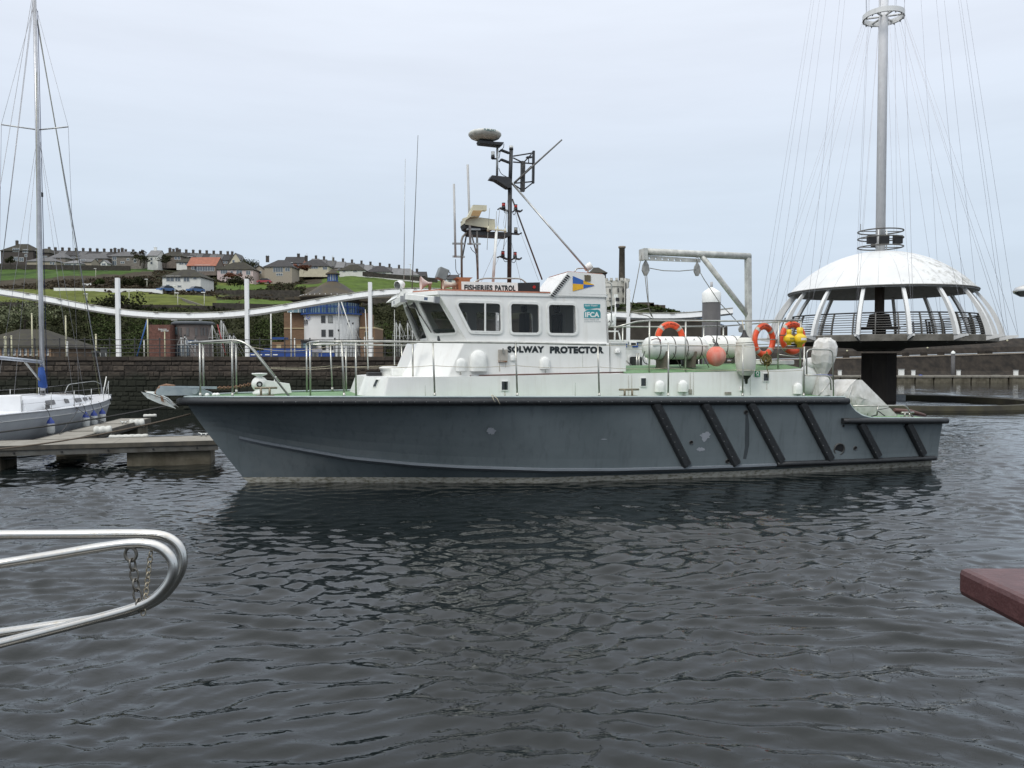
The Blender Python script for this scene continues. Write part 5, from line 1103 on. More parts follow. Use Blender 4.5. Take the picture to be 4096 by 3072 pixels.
def house(name, x0, x1, base, eave, ridge, D, wall, roof, label, kind='hip', wins=(), chim=(), group='houses on the hillside', depth=None, rz=0., cat='house', ridge_x=None, chh=1.3, chm=None):
    a_, b_ = W(x0, base, D), W(x1, base, D); w = b_.x - a_.x; zb = a_.z; ze = W(x0, eave, D).z; zr = W(x0, ridge, D + (depth or 8) / 2).z; d = depth or 8.; cx = (a_.x + b_.x) / 2
    root = thing(name, (cx, D + d / 2, zb), label, cat, group, rz); T_ = WM[root.name]
    mb = MB(T_).bbox((-w / 2, -d / 2, -2), (w / 2, d / 2, ze - zb)); H = ze - zb; Rg = zr - zb; ov = .35
    if kind == 'gable_side':     # ridge along x, gable ends at the sides
        for s in (-1, 1): mb.add([(s * w / 2, -d / 2, H), (s * w / 2, d / 2, H), (s * w / 2, 0, Rg)], [(0, 1, 2)])
        rf = MB(T_)
        for s in (-1, 1): rf.prism([(-w / 2 - .15, s * (d / 2 + ov), H - .25), (w / 2 + .15, s * (d / 2 + ov), H - .25), (w / 2 + .15, 0, Rg + .02), (-w / 2 - .15, 0, Rg + .02)], (0, 0, .16))
    elif kind == 'gable_front':
        mb.add([(-w / 2, -d / 2, H), (w / 2, -d / 2, H), (0, -d / 2, Rg)], [(0, 1, 2)]); rf = MB(T_)
        for s in (-1, 1): rf.prism([(s * (w / 2 + ov), -d / 2 - .3, H - .25), (s * (w / 2 + ov), d / 2 + .3, H - .25), (0, d / 2 + .3, Rg + .02), (0, -d / 2 - .3, Rg + .02)], (0, 0, .16))
    else:
        e = min(d / 2, w * .35); rf = MB(T_); P = [(-w / 2 - ov, -d / 2 - ov, H - .05), (w / 2 + ov, -d / 2 - ov, H - .05), (w / 2 + ov, d / 2 + ov, H - .05), (-w / 2 - ov, d / 2 + ov, H - .05), (-w / 2 + e, 0, Rg), (w / 2 - e, 0, Rg)]
        rf.add(P + [(x, y, z - .18) for x, y, z in P[:4]], [(0, 1, 5, 4), (1, 2, 5), (2, 3, 4, 5), (3, 0, 4), (6, 7, 1, 0), (7, 8, 2, 1), (9, 6, 0, 3), (8, 9, 3, 2), (9, 8, 7, 6)])
    mb.build('wall', wall if not isinstance(wall, str) else WALL[wall], root); ro = rf.build('roof', ROOF[roof], root)
    mpp = D / FPX
    for (wx, wy, ww, wh) in wins:     # picture coordinates of the window centre, size in metres
        p = W(wx, wy, D); lx, lz = p.x - cx, p.z - zb; f = MB(T_).bbox((lx - ww / 2, -d / 2 - .07, lz - wh / 2), (lx + ww / 2, -d / 2 + .02, lz + wh / 2)).build('window', WINF, root)
        nb = max(1, int(round(ww / .9))); gw_ = (ww - .1) / nb
        for k in range(nb): g0 = lx - ww / 2 + .05 + k * gw_ + .05; MB(T_).bbox((g0, -d / 2 - .09, lz - wh / 2 + .12), (g0 + gw_ - .1, -d / 2 - .06, lz + wh / 2 - .12)).build('pane', WING, f)
    for cxp in chim:
        p = W(cxp, ridge, D + d / 2); lx = p.x - cx; c_ = MB(T_).bbox((lx - .55, -.3, Rg - .8), (lx + .55, .3, Rg + chh)); c_.bbox((lx - .65, -.38, Rg + chh - .01), (lx + .65, .38, Rg + chh + .14)); c_.cyl((lx - .28, 0, Rg + chh + .1), (lx - .28, 0, Rg + chh + .5), .13, .1, 6); c_.cyl((lx + .25, 0, Rg + chh + .1), (lx + .25, 0, Rg + chh + .5), .13, .1, 6)
        c_.build('chimney', chm or CHIM, ro)
    return root
# upper terrace along the skyline, left
xs1 = [176, 200, 225, 253, 280, 307, 336, 364, 392, 420, 448, 478, 506, 536]
ord_ = ['first', 'second', 'third', 'fourth', 'fifth', 'sixth', 'seventh', 'eighth', 'ninth', 'tenth', 'eleventh', 'twelfth', 'thirteenth', 'fourteenth']
def terr(xs, D, base, eave, ridge, walls, roofs, pre, grp, rear=8.5):
    for i in range(len(xs) - 1):
        x0, x1 = xs[i], xs[i + 1]; xm = (x0 + x1) / 2; bs, ev, rg = [interp(xm, q) for q in (base, eave, ridge)]; k = D / FPX
        wn = [(xm - 5, ev + 9, 1.0, 1.3), (xm + 6, ev + 9, 1.0, 1.3), (xm - 4, ev + 27, 1.3, 1.3)]
        h = house('terrace_house', x0, x1, bs, ev, rg, D + i * .02, walls[i % len(walls)], roofs[i % len(roofs)], '%s house from the left in the %s' % (ord_[i], pre), 'gable_side', wn, (x1 - 3,), grp, rear, chh=1.5)
terr(xs1, 400, [(0, 1062), (600, 1064)], [(180, 1020), (540, 1026)], [(180, 1002), (540, 1012)], ['brown', 'grey', 'brown', 'brown'], ['dark', 'dark', 'grey', 'dark', 'dark', 'grey'], 'long skyline terrace beside the yacht mast', 'terraced houses on the left skyline')
xs2 = [672, 697, 722, 748, 776, 803, 830, 858, 886, 914]
terr(xs2, 400, [(670, 1068), (930, 1072)], [(670, 1030), (930, 1042)], [(670, 1009), (930, 1020)], ['brown', 'grey'], ['grey', 'grey', 'dark'], 'middle skyline terrace behind the orange roof', 'terraced houses on the middle skyline')
house('end_terrace_house', 914, 970, 1072, 1056, 1018, 392, 'cream', 'grey', 'pale cream gabled end house of the middle skyline terrace', 'gable_front', [(934, 1046, 1.2, 1.6), (960, 1054, 1.2, 1.8)], (929,), None, 10)
xs3 = [1240, 1268, 1300, 1337, 1376, 1412, 1450, 1486, 1524, 1562, 1600]
for i in range(10):
    x0, x1 = xs3[i], xs3[i + 1]; xm = (x0 + x1) / 2; rg = interp(xm, [(1240, 1034), (1600, 1076)]); house('terrace_house', x0, x1, rg + 50, rg + 22, rg, 420, ['grey', 'white', 'brown'][i % 3], ['light', 'grey', 'grey'][i % 3], '%s house from the left in the skyline terrace falling away to the right' % ord_[i], 'gable_side', [(xm, rg + 32, 1.2, 1.3)], (x1 - 4,), 'terraced houses on the right skyline', 9, chh=1.6)
# houses standing singly
house('detached_house', 4, 133, 1056, 1002, 976, 350, 'dark', 'moss', 'large dark house with hipped roof at the far left of the skyline', 'hip', [(64, 1000, 3, 1.7), (102, 1004, 2.4, 1.6), (64, 1036, 2, 1.8), (86, 1038, 2, 1.8), (104, 1022, 1.2, 1.2)], (68,), depth=10)
house('detached_house', 131, 196, 1058, 1010, 994, 352, 'dark', 'moss', 'dark hipped house just left of the yacht mast', 'hip', [(144, 1010, 1, 2.0), (180, 1030, 2, 1.4)], (), depth=10)
house('bungalow', 108, 222, 1064, 1044, 1030, 330, 'beige', 'grey', 'low beige bungalow behind the yacht mast', 'hip', [(204, 1052, 1, 1.2), (214, 1054, 1, 1.2)], (), depth=7)
house('bungalow', 196, 262, 1060, 1030, 1012, 340, 'grey', 'grey', 'grey house with hipped roof right of the yacht mast', 'hip', [(230, 1046, 1.4, 1.1)], (), depth=7)
house('bungalow', 256, 318, 1067, 1052, 1042, 318, 'white', 'light', 'small white walled bungalow with pale roof below the terrace', 'hip', [(272, 1060, 2.4, 1.0), (300, 1060, 1, .9)], (), depth=6)
house('bungalow', 308, 366, 1064, 1046, 1036, 322, 'beige', 'grey', 'beige house with a white conservatory below the terrace', 'gable_side', [(322, 1056, 3, 1.2), (332, 1040, 2, .8)], (), depth=6)
house('bungalow', 300, 430, 1060, 1033, 1014, 345, 'brown', 'grey', 'wide brown house with grey roof in the middle of the left group', 'hip', [(365, 1038, 1.6, 1), (384, 1040, 1.6, 1), (330, 1040, 1.4, 1)], (), depth=8)
house('conservatory', 402, 428, 1066, 1052, 1042, 312, 'white', 'light', 'small white gabled conservatory', 'gable_front', [(415, 1057, 1.6, .9)], (), cat='conservatory', depth=3, group=None)
house('detached_house', 432, 566, 1062, 1024, 1006, 348, 'grey', 'grey', 'wide grey brown house at the right end of the left group', 'hip', [(458, 1032, 1.8, 1.8), (458, 1052, 1.8, 2), (512, 1038, 1.2, 1), (490, 1050, 1.8, 1), (540, 1044, 1.2, 1.6)], (460, 489,), depth=9)
house('detached_house', 590, 632, 1062, 1022, 1003, 340, 'white', 'light', 'white house with grey roof and white chimney', 'gable_side', [(606, 1036, 1, 1.3), (606, 1052, 1, 1.3)], (622, ), depth=8, chm=WPLA)
house('detached_house', 636, 728, 1054, 1024, 1006, 344, 'brown', 'moss', 'brown gabled house right of the white chimney', 'hip', [(703, 1032, 1.2, 1.4), (716, 1033, 1.2, 1.4)], (680, 708), depth=9)
house('bungalow', 706, 766, 1060, 1048, 1034, 318, 'white', 'moss', 'small white bungalow left of the orange roof', 'hip', [(726, 1054, 1.8, 1), (744, 1055, 1.2, 1)], (), depth=7)
house('dormer_house', 741, 780, 1040, 1028, 1020, 352, 'white', 'dark', 'flat roofed white dormer above the small bungalow', 'hip', [(760, 1030, 2.4, 1)], (), depth=4)
house('detached_house', 748, 864, 1080, 1062, 1031, 300, 'brown', 'orange', 'brown house with the bright orange tiled roof', 'gable_side', [(810, 1072, 5.8, 2.4), (849, 1074, 1.6, 2), (775, 1070, 1.8, 1.6)], (), depth=9)
house('white_bungalow', 650, 803, 1154, 1106, 1078, 205, 'white', 'moss', 'long white modern house with big windows and dark hipped roof', 'hip', [(681, 1115, 2.1, 1.5), (711, 1115, 1.4, 1.5), (746, 1117, 1.6, 1.3), (780, 1112, 1.0, .9), (672, 1143, 1, .8), (718, 1145, 1.1, .6)], (), depth=9)
house('bungalow', 869, 1012, 1113, 1077, 1049, 285, 'pink', 'moss', 'pinkish white bungalow with dark mossy hipped roof', 'hip', [(896, 1086, 2.5, 1.7), (957, 1090, 2.1, 1.7), (993, 1091, 1.6, 1.5), (927, 1098, 1.0, 2.6)], (), depth=9)
house('bungalow', 1012, 1060, 1104, 1080, 1068, 292, 'beige', 'moss', 'small beige gabled wing beside the balcony house', 'gable_front', [(1040, 1089, 1.2, 1)], (), depth=8)
house('detached_house', 1058, 1168, 1113, 1066, 1040, 290, 'beige', 'dark', 'beige house with a dark balcony and hipped roof', 'hip', [(1112, 1078, 3.6, 2), (1150, 1078, 1.8, 1.4), (1118, 1098, 2.4, 1)], (1070,), depth=10)
house('detached_house', 1134, 1211, 1076, 1052, 1029, 335, 'salmon', 'dark', 'salmon pink house with dark roof', 'gable_side', [(1168, 1056, 1, 1.4), (1192, 1058, 1.2, 1.4)], (1194,), depth=9)
house('detached_house', 1193, 1314, 1087, 1064, 1038, 315, 'cream', 'dark', 'cream hipped house right of the salmon one', 'hip', [(1258, 1069, 2.8, 1.2), (1300, 1073, 1.8, 1.2), (1202, 1069, .9, 1.0)], (1225,), depth=9)
house('bungalow', 1357, 1459, 1091, 1080, 1058, 325, 'white', 'moss', 'low white bungalow with mossy roof behind the lantern', 'hip', [(1376, 1085, 1.2, .8), (1420, 1085, 1.6, .8)], (), depth=9)
house('bungalow', 1467, 1565, 1104, 1087, 1064, 330, 'white', 'dark', 'low white bungalow with dark roof near the right end of the hill', 'hip', [(1500, 1094, 1.4, 1.1), (1536, 1096, 1.4, 1.1)], (), depth=9)
house('bungalow', 1562, 1674, 1116, 1100, 1074, 325, 'white', 'light', 'bungalow with wide pale grey roof behind the radio whips', 'hip', [(1600, 1106, 2, 1)], (), depth=9)
house('detached_house', 1650, 1702, 1118, 1104, 1088, 380, 'brown', 'dark', 'dark roofed house at the right foot of the hilltop row', 'gable_side', [(1670, 1110, 1.5, 1)], (1668,), depth=9)
house('detached_house', 1786, 1832, 1140, 1116, 1101, 300, 'white', 'dark', 'house with dark roof behind the loudhailers', 'gable_side', [(1800, 1124, 1.4, 1.2)], (), depth=9)
house('detached_house', 2360, 2424, 1150, 1090, 1070, 205, 'dark', 'moss', 'dark brown building top behind the exhaust casing', 'hip', [], (), depth=9, group=None)
# parked cars and street lamps on the hill
CARG = M('car glass', (.02, .025, .03), .1)
def car(px, py, D, paint, label, rz=0.):
    p = W(px, py, D); root = thing('parked_car', p, label, 'car', 'cars parked on the hill', rz); T_ = WM[root.name]
    body = [(-2.1, .3), (-2.1, .75), (-1.3, .9), (1.9, .95), (2.1, .8), (2.1, .3)]; MB(T_).prism([(x, -.85, z) for x, z in body], (0, 1.7, 0)).build('body', paint, root, bevel=.08)
    MB(T_).prism([(x, -.75, z) for x, z in ((-1.2, .9), (-.6, 1.4), (1.1, 1.42), (1.8, .95))], (0, 1.5, 0)).build('cabin', CARG, root, bevel=.06); MB(T_).bbox((-.55, -.7, 1.4), (1.05, .7, 1.45)).build('roof', paint, root)
    for x in (-1.3, 1.3):
        for y in (-.86, .72): w_ = MB(T_).cyl((x, y, .32), (x, y + .14, .32), .32, n=14).build('wheel', BLK, root)
    return root
car(664, 1168, 192, M('blue car paint', (.05, .12, .28), .3, coat=.5), 'blue car half seen behind the end of the white terrace wall', R(62)); car(782, 1170, 196, M('blue car paint', (.05, .12, .28)), 'blue car parked below the white house at right', R(58)); car(1058, 1134, 238, M('red car paint', (.30, .03, .04), .3, coat=.5), 'dark red car by the hedge under the beige house')
def lamp(px, y0, y1, D, label, s=1.):
    a_, b_ = W(px, y1, D), W(px, y0, D); root = thing('street_lamp', a_, label, 'street lamp', 'lamp posts on the hillside'); P_ = M('lamp post cream', (.45, .45, .36), .6)
    MB().cyl(a_ - Vector((0, 0, .5)), b_, .09, .06, 8).build('post', P_, root); MB().box(b_ + Vector((-.2, 0, .05)), (.75, .3, .16)).build('lamp_head', WPLA, root, bevel=.04)
for a_ in ((348, 1177, 1212, 155, 'lamp post on the grass left of the first beam post'), (516, 1162, 1212, 160, 'lamp post just right of the tall beam post'), (588, 1118, 1154, 205, 'lamp post beside the terrace left of the white house'), (700, 1145, 1192, 185, 'plain pole in front of the white house'), (711, 1173, 1229, 152, 'lamp post on the grass below the white house'), (817, 1171, 1234, 152, 'lamp post at the top of the hillside path'), (383, 1075, 1124, 260, 'thin pole on the upper grass'), (1228, 1015, 1045, 400, 'telegraph pole on the skyline right of the salmon house'), (1331, 1024, 1060, 400, 'thin pole above the lantern'), (1642, 1058, 1130, 250, 'dark pole beside the radio whips')): lamp(*a_)
hillline('hill_path', [(690, 1182, 186), (760, 1205, 165), (850, 1236, 151)], .05, 1.6, M('path stone', (.12, .11, .09), .9), 'narrow stone path running down the grass', 'path')

# ------------------------------------------------------------------ castellated tower, chimney and ruin at right
CW_ = M('whitewashed stone', (.60, .59, .54), .9, c2=(.46, .45, .40), scale=.9, streak=(.3, .28, .24), sk=.3)
def octo(cx, cy_, r, z0, z1, mb, n=8): mb.lathe([(r, z0), (r, z1), (0, z1)], (cx, cy_, 0), n=n, smooth=False)
D = 180; root = thing('castellated_tower', W(2468, 1242, D), 'white castellated tower with narrow slit windows on the headland', 'tower'); c = W(2466, 1242, D); zt = W(2466, 1122, D).z
o = MB(); octo(c.x, D + 3, 3.05, c.z - 2, zt, o); octo(c.x, D + 3, 3.25, zt - 1.3, zt, o); o.build('wall', CW_, root)
for k in range(16):
    th = k * math.pi / 8; MB().box((c.x + 3.1 * math.cos(th), D + 3 + 3.1 * math.sin(th), zt + .28), (.55, .55, .6), th).build('merlon', CW_, root)
for px, y0, y1 in ((2440, 1155, 1170), (2473, 1152, 1168), (2473, 1192, 1206), (2440, 1190, 1206), (2493, 1152, 1170), (2493, 1190, 1208)): a_, b_ = W(px - 2, y1, D - .12), W(px + 2, y0, D - .12); MB().bbox((a_.x, D - .1, a_.z), (b_.x, D + .4, b_.z)).build('slit_window', BLK, root)
a_, b_ = W(2498, 1242, D - 1), W(2512, 1122, D - 1); MB().bbox((a_.x, D - 1, a_.z - 2), (b_.x, D + 2, b_.z)).build('stair_turret', CW_, root); MB().tube([W(2503, 1240, D - 1.2), W(2503, 1130, D - 1.2)], .12, 6).build('drain_pipe', BLK, root)
D = 210; a_, b_ = W(2480, 1240, D), W(2488, 985, D); root = thing('brick_chimney', a_, 'tall dark stone chimney standing behind the castellated tower', 'chimney')
MB().lathe([(.95, -2), (.74, b_.z - a_.z - .6), (.78, b_.z - a_.z - .6)], (b_.x, D, a_.z), n=16).build('shaft', M('sooty stone', (.27, .23, .18), .9, c2=(.18, .15, .12), scale=1.2, bump=.4, bscale=4), root); MB().lathe([(.78, 0), (.98, .15), (.98, .55), (.8, .6), (0, .6)], (b_.x, D, b_.z - .6), n=16).build('cap', M('sooty stone', (.1, .09, .07)), root)
D = 170; RU = M('ruined stone', (.085, .065, .05), .95, c2=(.05, .042, .033), scale=1.3, bump=.5, bscale=3)
root = thing('ruined_wall', W(2600, 1240, D), 'broken dark stone wall stepping along the headland ridge', 'wall')
for x0, x1, yt in ((2520, 2550, 1211), (2550, 2600, 1209), (2600, 2617, 1214), (2617, 2634, 1218), (2600, 2617, 1210), (2628, 2632, 1220), (2632, 2662, 1220)): a_, b_ = W(x0, 1262, D), W(x1, yt, D); MB().bbox((a_.x, D, a_.z), (b_.x - .02, D + .8, b_.z)).build('wall_section', RU, root)
MB().prism([W(*q, D - .2) for q in ((2632, 1262), (2632, 1218), (2662, 1231), (2662, 1262))], (0, .8, 0)).build('wall_section', RU, root)
hd = MB(); rows = []
for k in range(24):
    px = 2405 + k * 15; top = interp(px, [(2400, 1238), (2520, 1218), (2560, 1222), (2640, 1236), (2700, 1248), (2760, 1262)]); p = W(px, top, 168); rows.append([Vector((p.x, 160, -1)), Vector((p.x, 162, p.z * .6)), Vector((p.x, 168, p.z + .3 * math.sin(k * 1.7))), Vector((p.x, 185, p.z)), Vector((p.x, 190, -1))])
hd.grid(rows[::-1]); hd.build('headland', M('headland grass', (.05, .075, .018), .95, c2=(.03, .03, .015), scale=.5), kind='structure', label='green headland under the castellated tower')
pts = [tuple(W(px, interp(px, [(2400, 1240), (2520, 1220), (2640, 1238), (2760, 1262)]), 167)) for px in rng.uniform(2420, 2750, 90)]; clumps('headland_scrub', pts, rng.uniform(.4, 1.0, 90), 26, .2, LEAF2, 'green scrub on the headland ridge')
# ------------------------------------------------------------------ quay
QY = 43.0; QZ = 2.83
def stonemat(name, c, c2, tide=1.25, rnd=.25, sc_=1.6):
    m = M(name, c, .9, c2=c2, scale=sc_, bump=.6, bscale=14, rnd=rnd); t = m.node_tree; b = t.nodes['Principled BSDF']
    src = b.inputs['Base Color'].links[0].from_socket; g = N(t, 'ShaderNodeNewGeometry'); s = N(t, 'ShaderNodeSeparateXYZ'); t.links.new(g.outputs['Position'], s.inputs[0])
    n = N(t, 'ShaderNodeTexNoise'); n.inputs['Scale'].default_value = .7; n.inputs['Detail'].default_value = 6; t.links.new(g.outputs['Position'], n.inputs['Vector'])
    a = N(t, 'ShaderNodeMath', operation='MULTIPLY_ADD'); a.inputs[1].default_value = 1.1; t.links.new(n.outputs[0], a.inputs[0]); t.links.new(s.outputs[2], a.inputs[2])
    r = N(t, 'ShaderNodeMapRange'); r.inputs[1].default_value = tide + .35; r.inputs[2].default_value = tide + .85; t.links.new(a.outputs[0], r.inputs[0])
    mx = N(t, 'ShaderNodeMix', data_type='RGBA'); mx.inputs[6].default_value = (.012, .014, .007, 1); t.links.new(src, mx.inputs[7]); t.links.new(r.outputs[0], mx.inputs[0]); t.links.new(mx.outputs[2], b.inputs['Base Color']); return m
STN = stonemat('quay stone', (.033, .026, .020), (.068, .054, .041), tide=1.75, sc_=2.4, rnd=.42); MORT = stonemat('quay joints', (.026, .021, .016), (.046, .037, .029), tide=1.75, rnd=0)
qx0, qx1 = X2(-420, QY), X2(1760, QY)
quay = thing('quay_wall', ((qx0 + qx1) / 2, QY, 0), 'old dark stone quay wall with weed below the tide line, left of the wheelhouse', 'wall'); quay['kind'] = 'thing'
MB().bbox((qx0, QY + .012, -3), (qx1, QY + 4, QZ - .03)).build('core', MORT, quay)
rnd = random.Random(5); vari = []
for k in range(8):
    mb = MB(); mb.box((0, 0, 0), (1, 1, 1)); me = bpy.data.meshes.new('stone')
    vs = [Vector((v.x * (1 - .05 * rnd.random()), v.y - (.25 * rnd.random() if v.y < 0 else 0), v.z * (1 - .10 * rnd.random()))) for v in mb.v]
    # chamfered front: add an inner front ring
    fr4 = [i for i in range(8) if vs[i].y < 0]; order = [0, 1, 5, 4]; inner = [Vector((vs[i].x * .86, vs[i].y - .1 - .2 * rnd.random(), vs[i].z * .8)) for i in order]
    fs = [f for f in mb.f if set(f) != set(order)]; b0 = 8
    fs += [(order[i], order[(i + 1) % 4], b0 + (i + 1) % 4, b0 + i) for i in range(4)] + [(8, 9, 10, 11)]
    me.from_pydata(vs + inner, [], fs); me.materials.append(STN); vari.append((me, vs + inner, fs))
stones = []; z = -.3; row = 0
while z < QZ - .25:
    h = rnd.uniform(.17, .36); h = min(h, QZ - .22 - z) if QZ - .22 - z < .5 else h; x = qx0 + rnd.uniform(0, .5)
    while x < qx1 - .3:
        w = rnd.uniform(.22, .72) * (1.4 if rnd.random() < .12 else 1); w = min(w, qx1 - x); stones.append((x + w / 2, z + h / 2, w - rnd.uniform(.01, .03), (h - .02) * rnd.uniform(.82, 1), rnd.randrange(8), rnd.uniform(-.01, .04))); x += w
    z += h; row += 1
vis = sorted([s for s in stones if -12 < proj((s[0], QY, s[1]))[0] < 1560 and s[1] > .95], key=lambda s: -s[2] * s[3])[:288]; vset = set(id(s) for s in vis)
rest = MB()
for s in stones:
    loc = (s[0], QY + .07 - s[5], s[1])
    if id(s) in vset: inst('stone', vari[s[4]][0], quay, Vector(loc) - Vector(WM[quay.name].translation), scale=(s[2], .10, s[3]))
    else: rest.add([Vector((v.x * s[2], v.y * .10, v.z * s[3])) + Vector(loc) for v in vari[s[4]][1]], vari[s[4]][2])
rest.build('small_stones', STN, quay, kind='stuff')
cop = MB(); x = qx0; k = 0
cme = None
while x < qx1:
    w = 1.15; o = MB().bbox((x + .01, QY - .08, QZ - .2), (x + w - .01, QY + .75, QZ + .004 * (k % 3)))
    px_ = proj((x, QY, QZ))[0]
    if -40 < px_ < 1650: o.build('coping_stone', STN, quay)
    else: cop.add(o.v, o.f)
    x += w; k += 1
cop.build('small_stones', STN, quay, kind='stuff')
MB().bbox((qx0, QY + .7, QZ - 3), (qx1, 120, QZ - .02)).build('promenade', M('promenade paving', (.16, .15, .13), .9, var=.2, scale=.7), kind='structure', label='paved promenade behind the quay wall')
# railing on the quay
RD = M('dark railing', (.035, .035, .035), .6)
rl = thing('quay_railing', ((qx0 + qx1) / 2, QY + .45, QZ), 'dark four bar railing along the top of the quay wall', 'railing')
for y in (1359, 1381, 1393, 1411): zz = W(500, y, QY + .45).z; MB().tube([(qx0, QY + .45, zz), (qx1, QY + .45, zz)], .022, 6).build('rail', RD, rl)
pm_ = None; px = -360
while px < 1740:
    xx = X2(px, QY + .45); h = W(500, 1357, QY + .45).z
    if pm_ is None: o = MB().cyl((0, 0, 0), (0, 0, h - QZ + .03), .028, n=7); o.ball((0, 0, h - QZ + .04), .045, 8, 6); me = bpy.data.meshes.new('post'); me.from_pydata(o.v, [], o.f); me.materials.append(RD); pm_ = me
    inst('post', pm_, rl, Vector((xx, QY + .45, QZ)) - WM[rl.name].translation); px += 100
# wave shaped white beam
BY = 46.; BT = [(-500, 1100), (-300, 1125), (-150, 1142), (0, 1166), (180, 1193), (338, 1226), (474, 1247), (610, 1259), (757, 1263), (900, 1258), (987, 1251), (1117, 1232), (1239, 1210), (1370, 1188), (1481, 1172), (1573, 1165), (1700, 1161), (1850, 1170), (2000, 1192), (2200, 1228), (2427, 1256), (2626, 1264), (2735, 1262), (2807, 1256), (2938, 1241)]
def smooth_tab(px):
    return sum(interp(px + d, BT) for d in (-70, -35, 0, 35, 70)) / 5 if px < 2860 else interp(px, BT)
BW_ = M('beam white paint', (.80, .81, .80), .5, var=.04, scale=1, streak=(.45, .45, .38), sk=.3); BG = M('beam grey underside', (.36, .37, .37), .6); BLI = M('stained beam top', (.50, .49, .42), .8, var=.3, scale=3)
beam = thing('wave_beam', (X2(990, BY), BY, QZ), 'long white wave shaped beam carried on white posts along the quay', 'sculpture')
P = [W(px, smooth_tab(px), BY) for px in range(-500, 2941, 24)]
rows = [[p + Vector((0, 0.03, .16)), p + Vector((0, .5, .16)), p + Vector((0, .5, -.1)), p + Vector((0, .12, -.25)), p + Vector((0, -.03, -.15))] for p in P]; MB().grid(rows, False, 0, True).add([v for v in rows[0]] + [v for v in rows[-1]], [(4, 3, 2, 1, 0), (5, 6, 7, 8, 9)]).build('beam', BW_, beam)
rows = [[p + Vector((0, -.02, .175)), p + Vector((0, .05, .175)), p + Vector((0, .05, .10)), p + Vector((0, -.02, .15))] for p in P]; MB().grid(rows, False, 0, True).build('top_lip', BLI, beam)
rows = [[p + Vector((0, -.012, -.13)), p + Vector((0, .11, -.245)), p + Vector((0, .11, -.235)), p + Vector((0, -.004, -.12))] for p in P]; MB().grid(rows, False, 0, True).build('lower_lip', BG, beam)
for px in list(range(-20, 2900, 129)):
    if all(abs(px - q) > 25 for q in (475, 990, 1482, 2512)): a_, b_ = W(px - 9, smooth_tab(px - 9), BY), W(px + 9, smooth_tab(px + 9), BY); MB().bar(a_ + Vector((0, -.055, .12)), b_ + Vector((0, -.055, .12)), .02, .05).build('slot', M('dark slot', (.10, .095, .07), .8), beam)
for px, yt in ((-30, 1080), (475, 1112), (990, 1116), (1482, 1129), (1990, 1140), (2512, 1155)):
    a_, b_ = W(px, 1430, BY), W(px, yt, BY); a_.z = QZ - .1; b_.x = a_.x; o = MB().bbox((a_.x - .1, BY - .12, a_.z), (a_.x + .1, BY + .1, b_.z)); o.build('post', BW_, beam)
# tall dark wall right of the wheelhouse
TW = stonemat('tall wall stone', (.030, .026, .020), (.055, .048, .038), tide=.6, rnd=0, sc_=.8)
tw = thing('harbour_wall', (X2(2500, 58), 58, 0), 'tall dark harbour wall stepping down behind the rafts and the big pile', 'wall'); tw['kind'] = 'thing'
for x0, x1, yt in ((1700, 2810, 1279), (2810, 2860, 1292), (2860, 2912, 1308)): a_, b_ = W(x0, 1600, 58), W(x1, yt, 58); MB().bbox((a_.x, 58, -3), (b_.x - .03, 63, b_.z)).build('wall_section', TW, tw)
for x0, x1, yt in ((1700, 2810, 1276),): a_, b_ = W(x0, 1600, 58), W(x1, yt, 58); MB().bbox((a_.x, 57.9, b_.z - .12), (b_.x + .05, 58.6, b_.z)).build('coping', TW, tw)
MB().tube([W(2742, 1268, 58.2), W(2800, 1274, 58.2), W(2908, 1306, 58.2)], .06, 6).build('blue_rail', M('blue rail', (.08, .14, .22), .5), tw)

# ------------------------------------------------------------------ round white tower building
D = 110; wc = W(1333, 1427, D); R1 = 112 / FPX * (D + 3.9); C = Vector((X2(1333, D + R1), D + R1, 2.8)); zq = lambda y: W(1333, y, D).z
CREN = M('tower white render', (.60, .61, .60), .85, var=.05, scale=.6); BLM = M('tower blue steel', (.012, .055, .22), .45); SLR = M('cone slate', (.042, .040, .037), .85, c2=(.075, .058, .03), scale=.45, bump=.3, bscale=5); TGL = M('tower glazing', (.13, .22, .25), .12, spec=.8, var=.3, scale=.8)
BRK = M('tan brick', (.17, .105, .062), .9, var=.18, scale=3); BRK.node_tree.nodes['Mapping'].inputs['Scale'].default_value = (1, 1, 4)
root = thing('round_tower_building', C, 'round white building with blue balcony and a wide conical slate roof', 'building'); T_ = lambda: MB()
T_().lathe([(R1, -1), (R1, zq(1262) - 2.8)], C, n=56).build('wall', CREN, root); T_().lathe([(R1 - .02, 0), (R1 + .12, .02), (R1 + .12, .28), (R1 - .3, .3), (R1 - .3, .0)], Vector((C.x, C.y, zq(1262))), n=56).build('cornice', M('pale stone band', (.42, .41, .36), .8), root)
zb_, zt_ = zq(1255), zq(1188); T_().lathe([(R1 - .35, 0), (R1 - .35, zt_ - zb_ + .6)], Vector((C.x, C.y, zb_)), n=48).build('glazed_drum', TGL, root)
for k in range(48): th = k * math.pi / 24; T_().box((C.x + (R1 - .33) * math.cos(th), C.y + (R1 - .33) * math.sin(th), (zb_ + zt_) / 2 + .3), (.05 if k % 6 else .22, .08, zt_ - zb_ + .6), th + math.pi / 2).build('mullion', BLM, root) if math.sin(th) < .3 else None
Rb = 125 / FPX * (D + 3.9)
T_().lathe([(R1 - .2, 0), (Rb, .02), (Rb, .18), (R1 - .2, .18)], Vector((C.x, C.y, zq(1256))), n=56, smooth=False).build('balcony_floor', BLM, root)
for dz in (.95, 1.1): T_().torus(Vector((C.x, C.y, zq(1256) + dz)), (0, 0, 1), Rb - .03, .045, 56, 5).build('balcony_rail', BLM, root)
